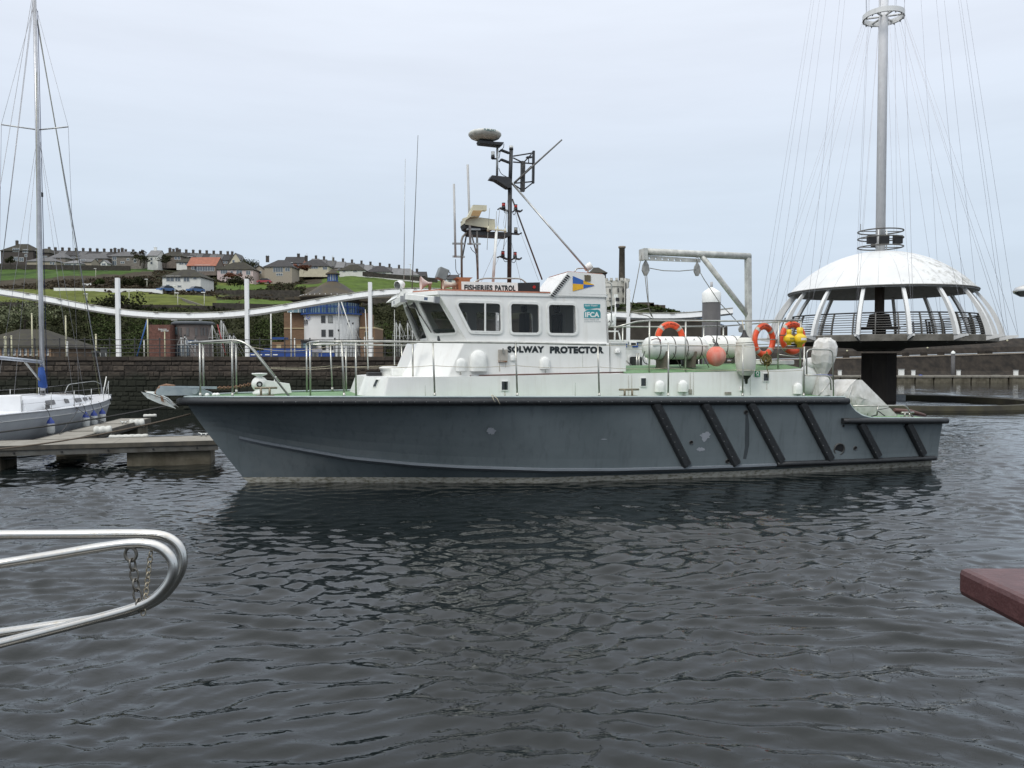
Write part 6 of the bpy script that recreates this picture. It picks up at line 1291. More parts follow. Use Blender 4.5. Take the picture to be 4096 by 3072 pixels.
for k in range(44):
    th = k * math.pi / 22
    if math.sin(th) < .2: T_().box((C.x + (Rb - .03) * math.cos(th), C.y + (Rb - .03) * math.sin(th), zq(1256) + .6), (.05 if k % 4 else .16, .06, 1.1), th + math.pi / 2).build('baluster', BLM, root)
Re = 136 / FPX * (D + 3.9); ze_ = zq(1186); zl_ = zq(1116)
T_().lathe([(R1 - .4, -.75), (R1 + .2, -.45), (Re - .15, -.08), (Re, 0), (Re, .18), (Re * .86, .42), (Re * .6, (zl_ - ze_) * .45), (Re * .3, (zl_ - ze_) * .86), (.75, zl_ - ze_ + .02)], Vector((C.x, C.y, ze_)), n=64).build('cone_roof', SLR, root)
for k in range(18): th = math.pi + k * math.pi / 18; T_().ball((C.x + Re * .93 * math.cos(th), C.y + Re * .93 * math.sin(th), ze_ + .3), .07, 8, 5).build('snow_stud', WPLA, root)
T_().lathe([(.66, 0), (.66, zq(1085) - zl_)], Vector((C.x, C.y, zl_)), n=16, smooth=False).build('lantern', M('lantern glass', (.30, .36, .40), .2), root)
for k in range(12): th = k * math.pi / 6; T_().box((C.x + .7 * math.cos(th), C.y + .7 * math.sin(th), (zl_ + zq(1085)) / 2), (.1, .1, zq(1085) - zl_), th).build('lantern_post', BLM, root)
T_().torus(Vector((C.x, C.y, zl_ + .05)), (0, 0, 1), .74, .08, 24, 5).build('lantern_sill', BLM, root)
T_().lathe([(.7, -.04), (1.02, 0), (1.0, .12), (.5, .45), (.35, .55), (.3, .7), (0, .8)], Vector((C.x, C.y, zq(1086))), n=24).build('lantern_roof', SLR, root)
def onwall(px, y, r=None):
    r = r or R1; lx = X2(px, D + .6) - C.x; lx = max(-r * .999, min(r * .999, lx)); ly_ = -math.sqrt(r * r - lx * lx); p = Vector((C.x + lx, C.y + ly_, 0)); p.z = W(px, y, p.y).z; return p, Vector((lx, ly_, 0)).normalized()
for px, y0, y1, tone in ((1298, 1264, 1290, 0), (1326, 1264, 1290, 1), (1299, 1320, 1345, 0), (1328, 1320, 1345, 0), (1299, 1376, 1398, 0), (1328, 1376, 1398, 0)):
    p, n = onwall(px, (y0 + y1) / 2); h = (y1 - y0) / FPX * D; yaw = math.atan2(n.y, n.x) + math.pi / 2; f = T_().box(p, (.62, .12, h + .1), yaw).build('window', M('dark grey frame', (.10, .10, .10), .6), root)
    T_().box(p + n * .05, (.5, .06, h), yaw).build('pane', M('pale blind', (.22, .23, .22), .5) if tone else M('dark pane', (.03, .032, .032), .15), f)
DT = M('sign dark', (.02, .02, .03), .5)
for i, chh in enumerate('beacon'):
    th = math.asin(-1 + .0) if False else None
    a0_ = R(180 + 4 + (i - 2) * 10.5); p = Vector((C.x + (R1 + .02) * math.cos(a0_), C.y + (R1 + .02) * math.sin(a0_), zq(1294))); n = Vector((math.cos(a0_), math.sin(a0_), 0)); xd = Vector((0, 0, 1)).cross(n); text('letter', chh, root, p, xd, (0, 0, 1), .62, .62 if chh not in 'b' else .85, DT, .03, .02)
for i, chh in enumerate('museum'): a0_ = R(200 + i * 4); p = Vector((C.x + (R1 + .02) * math.cos(a0_), C.y + (R1 + .02) * math.sin(a0_), zq(1299))); n = Vector((math.cos(a0_), math.sin(a0_), 0)); text('letter', chh, root, p, Vector((0, 0, 1)).cross(n), (0, 0, 1), .2, .12, DT, .02, .02)
p, n = onwall(1238, 1270, R1 + .03); 
for dx, dz, m_, a0_, a1_ in ((-.2, .15, M('logo blue', (.12, .16, .45), .5), 0, 4.6), (.25, .05, M('logo red', (.45, .12, .22), .5), -2.2, 2.6)): T_().torus(p + Vector((dx, 0, dz)) + n * .02, n, .34, .06, 20, 5, a0_, a1_, ref=Vector((0, 0, 1))).build('logo_swirl', m_, root)
# brick wings
def slab(x0, x1, y0, y1, Dn, depth, mb=None):
    a_, b_ = W(x0, y1, Dn), W(x1, y0, Dn); return (mb or MB()).bbox((a_.x, Dn, a_.z), (b_.x, Dn + depth, b_.z))
wing = thing('brick_wing', W(1180, 1427, 113), 'tan brick block with a cream band left of the round tower', 'building'); slab(1137, 1221, 1250, 1432, 113.2, 8).build('wall', BRK, wing); slab(1135, 1221, 1311, 1315, 113.1, .2).build('cream_band', M('cream band', (.42, .34, .20), .8), wing); slab(1150, 1230, 1236, 1250, 112.3, 6).build('glazed_strip', TGL, wing)
for k in range(4): slab(1150 + k * 21, 1152 + k * 21, 1236, 1250, 112.25, .1).build('mullion', WPLA, wing)
slab(1138, 1240, 1188, 1198, 111.5, 6).build('flat_roof', SLR, wing)
wing2 = thing('brick_wing', W(1480, 1427, 113), 'tan brick block with paired windows right of the round tower', 'building'); slab(1438, 1500, 1312, 1432, 112, 7).build('wall', BRK, wing2); slab(1438, 1500, 1308, 1314, 111.9, 7.2).build('cream_band', M('cream band', (.42, .34, .2)), wing2); slab(1440, 1470, 1252, 1312, 113, 5).build('wall', BRK, wing2); slab(1436, 1472, 1196, 1204, 111.9, 5).build('flat_roof', SLR, wing2)
for x0, x1 in ((1459, 1468), (1471, 1480)): f = slab(x0 - 1, x1 + 1, 1325, 1346, 111.93, .1).build('window', M('cream band', (.4, .3, .2)), wing2); slab(x0, x1, 1327, 1344, 111.9, .06).build('pane', M('dark pane', (.03, .03, .03)), f); f = slab(x0 - 1, x1 + 1, 1375, 1392, 111.93, .1).build('window', M('cream band', (.4, .3, .2)), wing2); slab(x0, x1, 1377, 1390, 111.9, .06).build('pane', M('dark pane', (.03, .03, .03)), f)
lw_ = thing('low_brick_range', W(1100, 1427, 108), 'low tan brick range with blue parapet in front of the brick block', 'building'); slab(1085, 1240, 1368, 1432, 107, 4).build('wall', BRK, lw_); slab(1089, 1137, 1349, 1358, 108, 2).build('blue_parapet', BLM, lw_); slab(1186, 1204, 1378, 1392, 106.95, .1).build('window', M('cream band', (.4, .3, .2)), lw_); slab(1106, 1124, 1378, 1392, 106.95, .1).build('window', M('cream band', (.4, .3, .2)), lw_)
bf = thing('blue_hoarding', W(1120, 1427, 62), 'bright blue site hoarding behind the quay railing', 'hoarding')
for k in range(9): x0 = 1000 + k * 27.5; slab(x0, x0 + 26.8, interp(x0, [(1000, 1412), (1060, 1392), (1240, 1394)]), 1432, 62, .06).build('panel', M('hoarding blue', (.012, .05, .22), .5, rnd=.1), bf)
for x0 in (1003, 1030, 1060, 1092): slab(x0, x0 + 18, 1417, 1421, 61.95, .03).build('stripe', WPLA, bf)
bf = thing('blue_hoarding', W(1307, 1427, 62.), 'short blue panel row on the quay in front of the round white building', 'hoarding')
for k in range(4): slab(1274 + k * 17, 1290 + k * 17, 1411, 1432, 62.1, .06).build('panel', M('hoarding blue', (.012, .05, .22)), bf)
bn = thing('information_board', W(1270, 1427, 61), 'pale printed information board beside the blue hoarding', 'sign'); slab(1249, 1288, 1395, 1409, 61, .05).build('panel', M('faded print', (.34, .32, .33), .6, c2=(.2, .22, .28), scale=6), bn); slab(1251, 1253, 1395, 1430, 61.06, .05).build('post', RAILG, bn); slab(1284, 1286, 1395, 1430, 61.06, .05).build('post', RAILG, bn)
kp = thing('grey_kiosk', W(1222, 1427, 70), 'small grey glazed kiosk in front of the round white building', 'kiosk'); slab(1205, 1242, 1366, 1432, 70, 2).build('wall', M('kiosk grey', (.08, .09, .10), .5), kp); slab(1202, 1246, 1361, 1367, 69.8, 2.4).build('roof', BLK, kp); slab(1214, 1232, 1374, 1400, 69.95, .08).build('window', TGL, kp)
# curved entrance building
D = 100; c = W(745, 1430, D); RC = 74 / FPX * D; Cc = Vector((c.x, D + RC, 2.8)); root = thing('curved_entrance_building', Cc, 'low curved grey building with flat round roof and a brick sign wall', 'building'); zd_ = lambda y: W(745, y, D).z
T_().lathe([(RC, -1), (RC, zd_(1296) - 2.8)], Cc, n=40).build('wall', M('grey brown cladding', (.15, .125, .115), .8, var=.15, scale=1), root); T_().lathe([(RC - .1, -.05), (RC + .28, 0), (RC + .28, .28), (RC, .42), (0, .5)], Vector((Cc.x, Cc.y, zd_(1297))), n=48).build('flat_roof', M('dark grey roof edge', (.06, .07, .08), .6), root)
slab(597, 680, 1299, 1432, 99, 4).build('sign_wall', M('red brown brick', (.13, .06, .045), .9, var=.25, scale=4), root)
a_ = W(634, 1321, 98.96); text('lettering', 'beacon', root, a_, (1, 0, 0), (0, 0, 1), 33 / FPX * 99, 9 / FPX * 99, M('sign white', (.5, .5, .48), .6), .03, .02); a_ = W(644, 1328, 98.96); text('lettering', 'portal', root, a_, (1, 0, 0), (0, 0, 1), 30 / FPX * 99, 9 / FPX * 99, M('sign white', (.5, .5, .5)), .03, .02)
def oncyl(px, y, w, h, mat, name, par=None, proud=.03):
    lx = X2(px, D + .4) - Cc.x; lx = max(-RC * .98, min(RC * .98, lx)); ly_ = -math.sqrt(RC * RC - lx * lx); n = Vector((lx, ly_, 0)).normalized(); p = Vector((Cc.x + lx, Cc.y + ly_, 0)) + n * proud; p.z = W(px, y, p.y).z; return T_().box(p, (w, .1, h), math.atan2(n.y, n.x) + math.pi / 2).build(name, mat, par or root)
f = oncyl(700, 1325, 1.3, 1.0, M('dark grey frame', (.03, .035, .04)), 'window'); oncyl(706, 1323, .75, .9, M('sky reflecting pane', (.10, .15, .17), .1), 'pane', f, .08)
for px, w in ((727, .28), (757, .3), (787, .28), (803, .2), (811, .2), (818, .16)): f = oncyl(px, 1327, w, 1.0, M('dark grey frame', (.03, .035, .04)), 'window', None, .02)
oncyl(705, 1400, 1.5, 1.4, M('dark glazing', (.05, .07, .09), .15), 'window'); oncyl(770, 1372, 1.6, .7, M('blue grey panel', (.07, .1, .16)), 'panel'); oncyl(745, 1400, 1.2, 1.4, M('dark glazing', (.05, .07, .09), .15), 'window')
for px in (690, 703, 802): p = W(px, 1282, D + 1); T_().lathe([(.16, 0), (.2, .1), (.14, .2), (0, .22)], p, n=10).build('roof_vent', WPLA, root)
# old stone building, left
SAND = M('old sandstone', (.17, .12, .08), .9, c2=(.10, .075, .055), scale=1.2)
ob = house('old_stone_building', -150, 215, 1432, 1384, 1317, 88, SAND, 'moss', 'old stone building with a wide hipped roof and arcade of narrow windows at far left', 'hip', [(-10 + k * 22, 1404, .42, 1.0) for k in range(10)], (), None, 9, cat='building')
for k in range(11): x = -20 + 22 * k; slab(x - 3, x + 3, 1386, 1432, 87.85, .2).build('pilaster', M('pale sandstone', (.24, .16, .10), .9, var=.2), ob)
slab(-150, 215, 1384, 1388, 87.8, .25).build('lintel_band', M('red sandstone', (.16, .07, .05), .9), ob)
# bins on the quay
b = thing('litter_bin', W(382, 1427, 44.2), 'rounded dark grey litter bin on the quay', 'litter bin'); c = WM[b.name].translation; c = Vector((c.x, c.y, QZ)); MB().lathe([(.15, 0), (.18, .26), (.21, .27), (.21, .31), (0, .34)], c, n=16).build('bin_body', M('bin grey', (.06, .065, .065), .6), b)
b = thing('service_pedestal', W(410, 1427, 44.2), 'square grey service pedestal with white hooks on the quay', 'pedestal'); slab(402, 419, 1394, 1430, 44.2, .25).build('body', M('bin grey', (.1, .1, .1)), b); slab(401, 420, 1390, 1394, 44.15, .32).build('cap', RAILG, b)
for px in (399, 421): MB().tube(bend([W(px - 2, 1412, 44.2), W(px + 2, 1410, 44.1), W(px + 3, 1426, 44.1)], .05), .02, 6).build('hook', WPLA, b)
# poles and masts behind the railing
PW, PY_, PG = M('pole white', (.62, .62, .58), .5), M('pole cream', (.52, .50, .34), .6), M('mast grey', (.36, .37, .36), .45)
poles = [(22, 1350, PY_, 10, 'short cream post at the far left of the quay', 46.5), (47, 1345, PY_, 6, 'thin cream post beside the far left post', 46.5), (130, 1256, PY_, 6, 'tall cream pole left of the yacht mast', 50), (265, 1266, PY_, 6, 'tall cream pole right of the yacht mast', 50), (269, 1370, PW, 8, 'short white post at the foot of the tall cream pole', 46.5), (385, 1340, PY_, 7, 'short cream pole behind the litter bin', 46.5), (577, 1361, PW, 5, 'short white pole left of the brick sign wall', 46.5), (592, 1274, PY_, 6, 'tall pale pole at the left edge of the brick sign wall', 50), (660, 1325, PY_, 5, 'yellowish pole in front of the brick sign wall', 46.5),
         (1085, 1252, PW, 6, 'tall white pole left of the brick block', 50), (1165, 1252, PW, 6, 'tall white pole in front of the tan brick block', 50), (1179, 1355, PW, 5, 'short white pole beside the tall one at the brick block', 46.5), (1459, 1350, PW, 5, 'short white pole right of the round building', 46.5), (1492, 1352, PW, 4, 'thin white pole beside the third beam post', 46.5)]
for px, yt, m_, wpx, lab, Dp in poles:
    a_, b_ = W(px, 1427, Dp), W(px, yt, Dp); a_.z = QZ - .05; b_.x = a_.x; r = wpx / 2 / FPX * Dp; root = thing('flag_pole' if yt < 1300 else 'pole', a_, lab, 'pole', 'poles standing on the quay'); MB().cyl(a_, b_, r, r * .85, 8).build('shaft', m_, root); MB().ball(b_, r * 1.2, 8, 6).build('finial', m_, root)
masts = [(728, 1345, 'moored yacht mast left of centre of the curved building'), (737, 1342, 'thinner mast next to the one before the curved building'), (745, 1350, 'short leaning mast before the curved building'), (780, 1352, 'white mast at the right of the curved building'), (853, 1297, 'tall grey mast just right of the curved building'), (886, 1277, 'tallest mast between the curved building and the second beam post'), (893, 1290, 'mast close beside the tallest one'), (921, 1337, 'short mast left of the second beam post'), (936, 1338, 'short thin mast left of the second beam post'), (1357, 1205, 'tall white mast in front of the round building'), (1352, 1322, 'short mast beside the tall one before the round building'), (1391, 1296, 'mast with wind vane at the right of the round building'), (1399, 1285, 'thin mast with crosstree at the right of the round building'), (1409, 1294, 'mast with dark masthead fittings before the round building'), (1588, 1286, 'mast left of the wheelhouse'), (1597, 1290, 'mast beside the one left of the wheelhouse'), (1633, 1287, 'mast seen just under the light bar'), (1648, 1312, 'mast close to the wheelhouse front window')]
for px, yt, lab in masts:
    Dp = 68 + (px % 7); a_, b_ = W(px, 1427, Dp), W(px, yt, Dp); a_.z = QZ - .05; lean = .25 * math.sin(px); b_.x = a_.x + lean * .3; root = thing('yacht_mast', a_, lab, 'mast', 'masts of yachts behind the quay'); MB().cyl(a_, b_, .06, .045, 7).build('spar', PG, root)
    h = b_.z - a_.z; MB().bar(a_.lerp(b_, .62) + Vector((-.35, 0, 0)), a_.lerp(b_, .62) + Vector((.35, 0, 0)), .04, .03).build('spreader', PG, root); MB().tube([b_ + Vector((0, 0, .1)), b_ + Vector((.0, 0, -.05))], .08, 6).build('masthead', RD, root)
    for s in (-1, 1): MB().tube([b_, a_.lerp(b_, .62) + Vector((s * .35, 0, 0)), a_ + Vector((s * .4, 0, 0))], .012, 4).build('shroud', PG, root)
    MB().tube([b_, a_ + Vector((1.3, 0, 0))], .014, 4).build('forestay', PG, root)
MB().tube([W(870, 1298, 68), W(903, 1420, 68)], .05, 6).build('rolled_red_sail', M('dull red cloth', (.25, .05, .05), .8), label='rolled dull red sail leaning among the masts', cat='sail'); MB().tube([W(590, 1276, 52), W(548, 1425, 52)], .04, 6).build('blue_rope_line', M('blue rope', (.03, .1, .3), .7), label='blue line slanting from the pole left of the brick sign wall', cat='rope'); MB().tube([W(1364, 1203, 66), W(1438, 1424, 66)], .045, 6).build('white_furled_stay', PW, label='white furled sail stay slanting down in front of the round building', cat='sail')
# ------------------------------------------------------------------ pontoons at left
CONC = M('pontoon concrete', (.15, .135, .10), .9, c2=(.07, .06, .04), scale=1.8, bump=.4, bscale=12, streak=(.04, .045, .02), sk=.7); PDK = M('pontoon deck', (.25, .235, .20), .9, c2=(.18, .165, .135), scale=2.5, bump=.3, bscale=40); PED = M('pontoon timber edge', (.055, .052, .045), .9, c2=(.1, .09, .07), scale=4, nz=.3); PCH = M('pontoon steel channel', (.115, .115, .105), .7, c2=(.06, .055, .045), scale=3)
PM = Matrix.Translation((W(872, 1764, 20.2).x, 20.2, 0)) @ Matrix.Rotation(R(16.2), 4, 'Z')
pn = thing('pontoon', PM.translation, 'grey walkway pontoon on concrete floats running left from the bow', 'pontoon'); pn.rotation_euler = (0, 0, R(16.2)); WM[pn.name] = PM
for k in range(6): x1 = -k * 2.45; MB(PM).bbox((x1 - 2.44, .04, .48), (x1, 1.5, .60)).build('deck_slab', PDK, pn)
MB(PM).bbox((-15, -.02, .5), (0.02, .04, .607)).build('edge_board', PED, pn); MB(PM).bbox((-15, 1.5, .5), (0.02, 1.56, .607)).build('edge_board', PED, pn); MB(PM).bbox((-15, .01, .36), (0, .05, .495)).build('steel_channel', PCH, pn); MB(PM).bbox((-15, 1.4, .36), (0, 1.5, .49)).build('steel_channel', PCH, pn)
for x0, x1 in ((-2.15, -.18), (-9.3, -4.55), (-15, -11.6)):
    if x0 < -8 and x1 > -5: x0, x1 = -8.0, -4.9
    MB(PM).bbox((x0, .12, -.5), (x1, 1.4, .40)).build('float', CONC, pn, bevel=.04)
for k in range(14): p = PM @ Vector((-.5 - k * 1.02, -.0, .43)); MB().cyl(p + Vector((0, .03, 0)), p - Vector((0, .01, 0)), .022, n=8).build('bolt_hole', BLK, pn)
def pcleat(c, par, L=.3): o = MB(); c = Vector(c); o.tube([c + Vector((-L / 2, 0, .1)), c + Vector((-L / 4, 0, .075)), c + Vector((L / 4, 0, .075)), c + Vector((L / 2, 0, .1))], .016, 6); o.cyl(c + Vector((-L / 5, 0, 0)), c + Vector((-L / 5, 0, .08)), .02); o.cyl(c + Vector((L / 5, 0, 0)), c + Vector((L / 5, 0, .08)), .02); o.build('cleat', STEEL, par)
pcleat(PM @ Vector((-.45, 1.3, .6)), pn)
F0_, F1_ = Vector((-11.35, 20.4, 0)), Vector((-12.85, 28.3, 0)); fd = (F1_ - F0_).normalized(); fl_ = Vector((-fd.y, fd.x, 0)); 
fg = thing('finger_pontoon', (F0_ + F1_) / 2, 'narrow finger pontoon with white fenders reaching away beside the yacht', 'pontoon')
L = (F1_ - F0_).length; FM = Matrix(((fd.x, fl_.x, 0, F0_.x), (fd.y, fl_.y, 0, F0_.y), (0, 0, 1, 0), (0, 0, 0, 1)))
for k in range(3): MB(FM).bbox((k * L / 3 + .01 + .3, .04, .47), ((k + 1) * L / 3, .95, .585)).build('deck_slab', PDK, fg)
for y in (-.0, .95): MB(FM).bbox((.3, y, .42), (L + .02, y + .045, .592)).build('edge_board', PED, fg)
MB(FM).bbox((.3, .05, .36), (L, .1, .45)).build('steel_channel', PCH, fg); MB(FM).bbox((L - 1.3, .1, -.5), (L - .05, .9, .4)).build('float', CONC, fg, bevel=.03); MB(FM).bbox((1.6, .1, -.5), (2.6, .9, .38)).build('float', CONC, fg, bevel=.03); pcleat(FM @ Vector((L * .66, .15, .59)), fg, .26)
PF = M('scuffed white fender', (.58, .58, .54), .55, c2=(.4, .4, .36), scale=7)
def edge_fender(px, py, D, L_, r, label, ang, segs=4):
    c = W(px, py, D); d = Vector((math.cos(ang), math.sin(ang), .02)); prof = [(0, -L_ / 2), (r * .6, -L_ / 2)]
    for k in range(segs): t0 = -L_ / 2 + k * L_ / segs; prof += [(r * .88, t0 + .012), (r, t0 + .05), (r, t0 + L_ / segs - .05), (r * .88, t0 + L_ / segs - .012)]
    prof += [(r * .6, L_ / 2), (0, L_ / 2)]; root = thing('edge_fender', c - Vector((0, 0, r)), label, 'fender', 'white fenders fixed to the finger pontoon'); MB().lathe(prof, c, d, 16).build('body', PF, root)
edge_fender(411, 1722, 22.6, .46, .13, 'white fender nearest the walkway on the finger pontoon edge', R(20), 3); edge_fender(547, 1694, 26.4, .46, .15, 'white fender at the middle of the finger pontoon edge', R(30), 3); edge_fender(600, 1663, 28.5, .45, .06, 'small white roller at the tip of the finger pontoon', R(5), 3); edge_fender(515, 1748, 22.4, 1.05, .075, 'long white segmented fender low beside the main walkway', R(8), 6)
# mooring ropes
def rope(pts, r, mat, label): MB().tube(pts, r, 6).build('mooring_rope', mat, label=label, cat='rope', group='mooring ropes at the bow')
bowf = BM @ Vector((S_TOP0 + .05, .15, 1.55)); pk = PM @ Vector((-9.6, .75, .66))
rope(sag(pk, W(728, 1612, 17.4), .22, 20), .02, DROPE, 'upper dark mooring rope from the bow to the walkway'); rope(sag(pk + Vector((.2, -.3, -.03)), W(762, 1656, 17.3), .42, 20), .02, M('brown rope', (.10, .08, .06), .9), 'lower brown mooring rope sagging over the walkway')
o = MB(); rnd = random.Random(8)
for k in range(7): o.torus(pk + Vector((rnd.uniform(-.15, .15), rnd.uniform(-.1, .1), .0 + .025 * k)), (rnd.uniform(-.3, .3), rnd.uniform(-.3, .3), 1), rnd.uniform(.12, .24), .02, 16, 5)
o.build('rope_coil', DROPE, label='heap of dark rope on the walkway at the far left', cat='rope'); MB().tube([PM @ Vector((-6.2, .1, .38)), PM @ Vector((-5.4, .2, .24)), PM @ Vector((-4.6, .3, .28)), PM @ Vector((-3.3, .2, .42))], .02, 6).build('hanging_hose', DROPE, label='black hose slung under the walkway between floats', cat='hose')

# ------------------------------------------------------------------ moored yacht
YO = Vector((-18.2, 35.5, 0)); yax = Vector((1.3, -10.7, 0)).normalized(); YM = Matrix.Translation(YO) @ Matrix.Rotation(math.atan2(yax.y, yax.x), 4, 'Z'); YI = YM.inverted()
def YP(px, py, y=0.):
    o = YI @ Vector((0, 0, EYE)); d = YI.to_3x3() @ ray(px, py); k = (y - o.y) / d.y; return o + d * k
def YZ(px, py, z):
    o = YI @ Vector((0, 0, EYE)); d = YI.to_3x3() @ ray(px, py); k = (z - o.z) / d.z; return o + d * k
yt = thing('sailing_yacht', YO, 'white sailing yacht with tall mast moored at the finger pontoon', 'sailing yacht'); yt.rotation_euler = (0, 0, math.atan2(yax.y, yax.x)); WM[yt.name] = YM
def Yb(): return MB(YM)
GC = M('yacht gelcoat', (.70, .71, .72), .3, var=.03, coat=.3); GH = M('yacht hull grey white', (.52, .54, .56), .3, var=.05)
HBt = [(0, .04), (.4, .32), (1, .62), (2, 1.0), (4, 1.42), (6.5, 1.62), (9, 1.6), (13.3, 1.3)]; ZDt = [(0, 1.08), (2, 1.0), (5, .93), (8, .92), (13.3, .98)]
rows = []; ks = (1, .97, .9, .8, .66, .3)
for i in range(24):
    s = 13.3 * (i / 23) ** 1.2; h = interp(s, HBt); zd = interp(s, ZDt); s0 = lambda z: (1.08 - z) * .35 * max(0, 1 - s / 4)
    rows.append([Vector((s + s0(z), side * h * k, z)) for side, zz in ((1, 1),) for k, z in zip(ks, (zd, zd * .75, zd * .5, zd * .2, -.05, -.4))])
for side in (1, -1): r2 = [[Vector((v.x, side * v.y, v.z)) for v in r] for r in rows]; 
hb_ = Yb()
for side in (1, -1):
    r2 = [[Vector((v.x, side * v.y, v.z)) for v in r] for r in rows]; hb_.grid(r2 if side < 0 else r2[::-1])
hb_.build('hull', GH, yt); Yb().grid([[Vector((13.3 * (i / 23) ** 1.2, y * (interp(13.3 * (i / 23) ** 1.2, HBt) - .01), interp(13.3 * (i / 23) ** 1.2, ZDt) + .0 + .06 * (1 - y * y))) for y in (1, .6, 0, -.6, -1)] for i in range(24)]).build('deck', GC, yt)
for side in (1, -1): Yb().tube([Vector((13.3 * (i / 23) ** 1.2, side * (interp(13.3 * (i / 23) ** 1.2, HBt)), interp(13.3 * (i / 23) ** 1.2, ZDt) + .03)) for i in range(24)], .03, 6).build('toe_rail', GC, yt)
Yb().tube([Vector((13.3 * (i / 23) ** 1.2, (interp(13.3 * (i / 23) ** 1.2, HBt) * .985 + .006), interp(13.3 * (i / 23) ** 1.2, ZDt) * .80)) for i in range(2, 24)], .009, 5).build('sheer_line', WPLA, yt)
cr_ = Yb(); prof = [(2.2, .25, .02), (2.9, .55, .18), (4.2, .82, .30), (6.2, .98, .38), (6.6, 1.0, .44), (9.6, 1.0, .46)]
rws = []
for s, w, h in prof: zd = interp(s, ZDt) + .03; rws.append([Vector((s, w + .12, zd)), Vector((s, w, zd + h * .8)), Vector((s, w * .8, zd + h)), Vector((s, 0, zd + h * 1.08)), Vector((s, -w * .8, zd + h)), Vector((s, -w, zd + h * .8)), Vector((s, -w - .12, zd))])
cr_.grid(rws[::-1]); cr_.add(rws[-1], [(0, 1, 2, 3, 4, 5, 6)]); cab = cr_.build('coachroof', GC, yt)
def pw(s0, s1, z0, z1, r_=.04):
    q = []
    for s, z in ((s0, z0), (s1, z0), (s1, z1), (s0, z1)): w = interp(s, [(a, b) for a, b, c in prof]); h = interp(s, [(a, c) for a, b, c in prof]); zd = interp(s, ZDt) + .03; f = z; q.append(Vector((s, w + .12 - .12 * f + .008, zd + h * .8 * f)))
    n_ = (q[1] - q[0]).cross(q[3] - q[0]).normalized(); n_ = n_ if n_.y > 0 else -n_; Yb().prism(rrect(q, r_), n_ * .012).build('cabin_window', M('smoked window', (.08, .07, .065), .15), cab)
for a_ in ((3.3, 3.6, .3, .75), (4.0, 4.55, .3, .85), (4.8, 5.5, .3, .85), (6.2, 6.6, .35, .8), (7.4, 8.1, .35, .8)): pw(*a_)
Yb().bbox((9.6, -1.0, .95), (9.72, 1.0, 1.5)).build('sprayhood_base', GC, yt, bevel=.03)
# spars placed from the photograph: mast on the centreline
mb0 = YP(171, 1548); mx = mb0.x
Yb().tube([Vector((mx, 0, 1.2)), Vector((mx + .02, 0, 5)), Vector((mx + .05, 0, 10)), Vector((mx + .12, 0, 16.5))], [.085, .085, .08, .06], 12).build('mast', M('yacht mast alloy', (.42, .43, .45), .35, .5), yt)
def mz(y): return YP(167, y).z
bo = YP(0, 1411); Yb().tube([Vector((mx, 0, mz(1448))), Vector((mx + 3.6, 0, mz(1448) + .18))], .065, 10).build('boom', M('boom alloy', (.42, .45, .50), .35, .4), yt); Yb().tube([Vector((mx, 0, mz(1535))), Vector((mx + 1.3, 0, mz(1448) - .02))], .035, 8).build('vang', STEEL, yt)
o = Yb(); z0, z1 = mz(1546), mz(1470); o.tube([Vector((mx - .12 + .0, .02, z0)), Vector((mx + .12, .05, z0 + .05)), Vector((mx + .12, .03, (z0 + z1) / 2)), Vector((mx + .1, .0, z1))], [.1, .15, .14, .1], 10); o.build('blue_sail_bag', M('blue cloth', (.015, .06, .24), .8, bump=.5, bscale=5), yt)
zs = mz(528)
for side in (1, -1): Yb().tube([Vector((mx, 0, zs)), Vector((mx + .25, side * 1.15, zs + .08))], .025, 6).build('spreader', STEEL, yt)
WIR = M('rigging steel', (.30, .30, .31), .4, .6); GRN = M('halyard olive', (.22, .22, .12), .8)
zt = 15.6; ch_s = mx + .35
for side in (1, -1):
    Yb().tube([Vector((mx + .1, 0, mz(35))), Vector((mx + .25, side * 1.15, zs + .08)), Vector((ch_s, side * 1.42, .95))], .007, 4).build('shroud', WIR, yt); Yb().tube([Vector((mx, 0, zs - .05)), Vector((ch_s + .3, side * 1.38, .95))], .007, 4).build('shroud', WIR, yt); Yb().tube([Vector((mx, 0, zs - .05)), Vector((ch_s - .9, side * 1.30, .97))], .007, 4).build('shroud', WIR, yt)
Yb().tube([Vector((mx - .02, 0, mz(92))), Vector((.15, 0, 1.15))], .022, 6).build('furled_jib_stay', M('furler foil', (.27, .28, .30), .5), yt); Yb().tube([Vector((mx + .0, .05, mz(100))), Vector((.75, .1, 1.1))], .008, 4).build('halyard', GRN, yt); Yb().tube([Vector((mx + .1, 0, 16.3)), Vector((mx + 3.6, 0, mz(1448) + .2))], .010, 4).build('topping_lift', WIR, yt)
Yb().tube([Vector((mx + .1, 0, 16.4)), Vector((11.2, 0, 1.1))], .009, 4).build('backstay', WIR, yt); Yb().tube([Vector((mx + .08, .02, mz(260))), Vector((mx + 1.6, .5, 1.1))], .009, 4).build('halyard', GRN, yt); Yb().tube([Vector((mx - .08, .02, mz(60))), Vector((mx - .14, .1, 1.2))], .012, 4).build('halyard', M('halyard navy', (.02, .03, .09), .8), yt); Yb().tube([Vector((mx + .1, 0, 16.)), Vector((mx + 2.2, -.9, 1.2))], .008, 4).build('halyard', WIR, yt)
Yb().box((mx - .12, .03, mz(780)), (.08, .08, .16)).build('deck_light', BLK, yt)
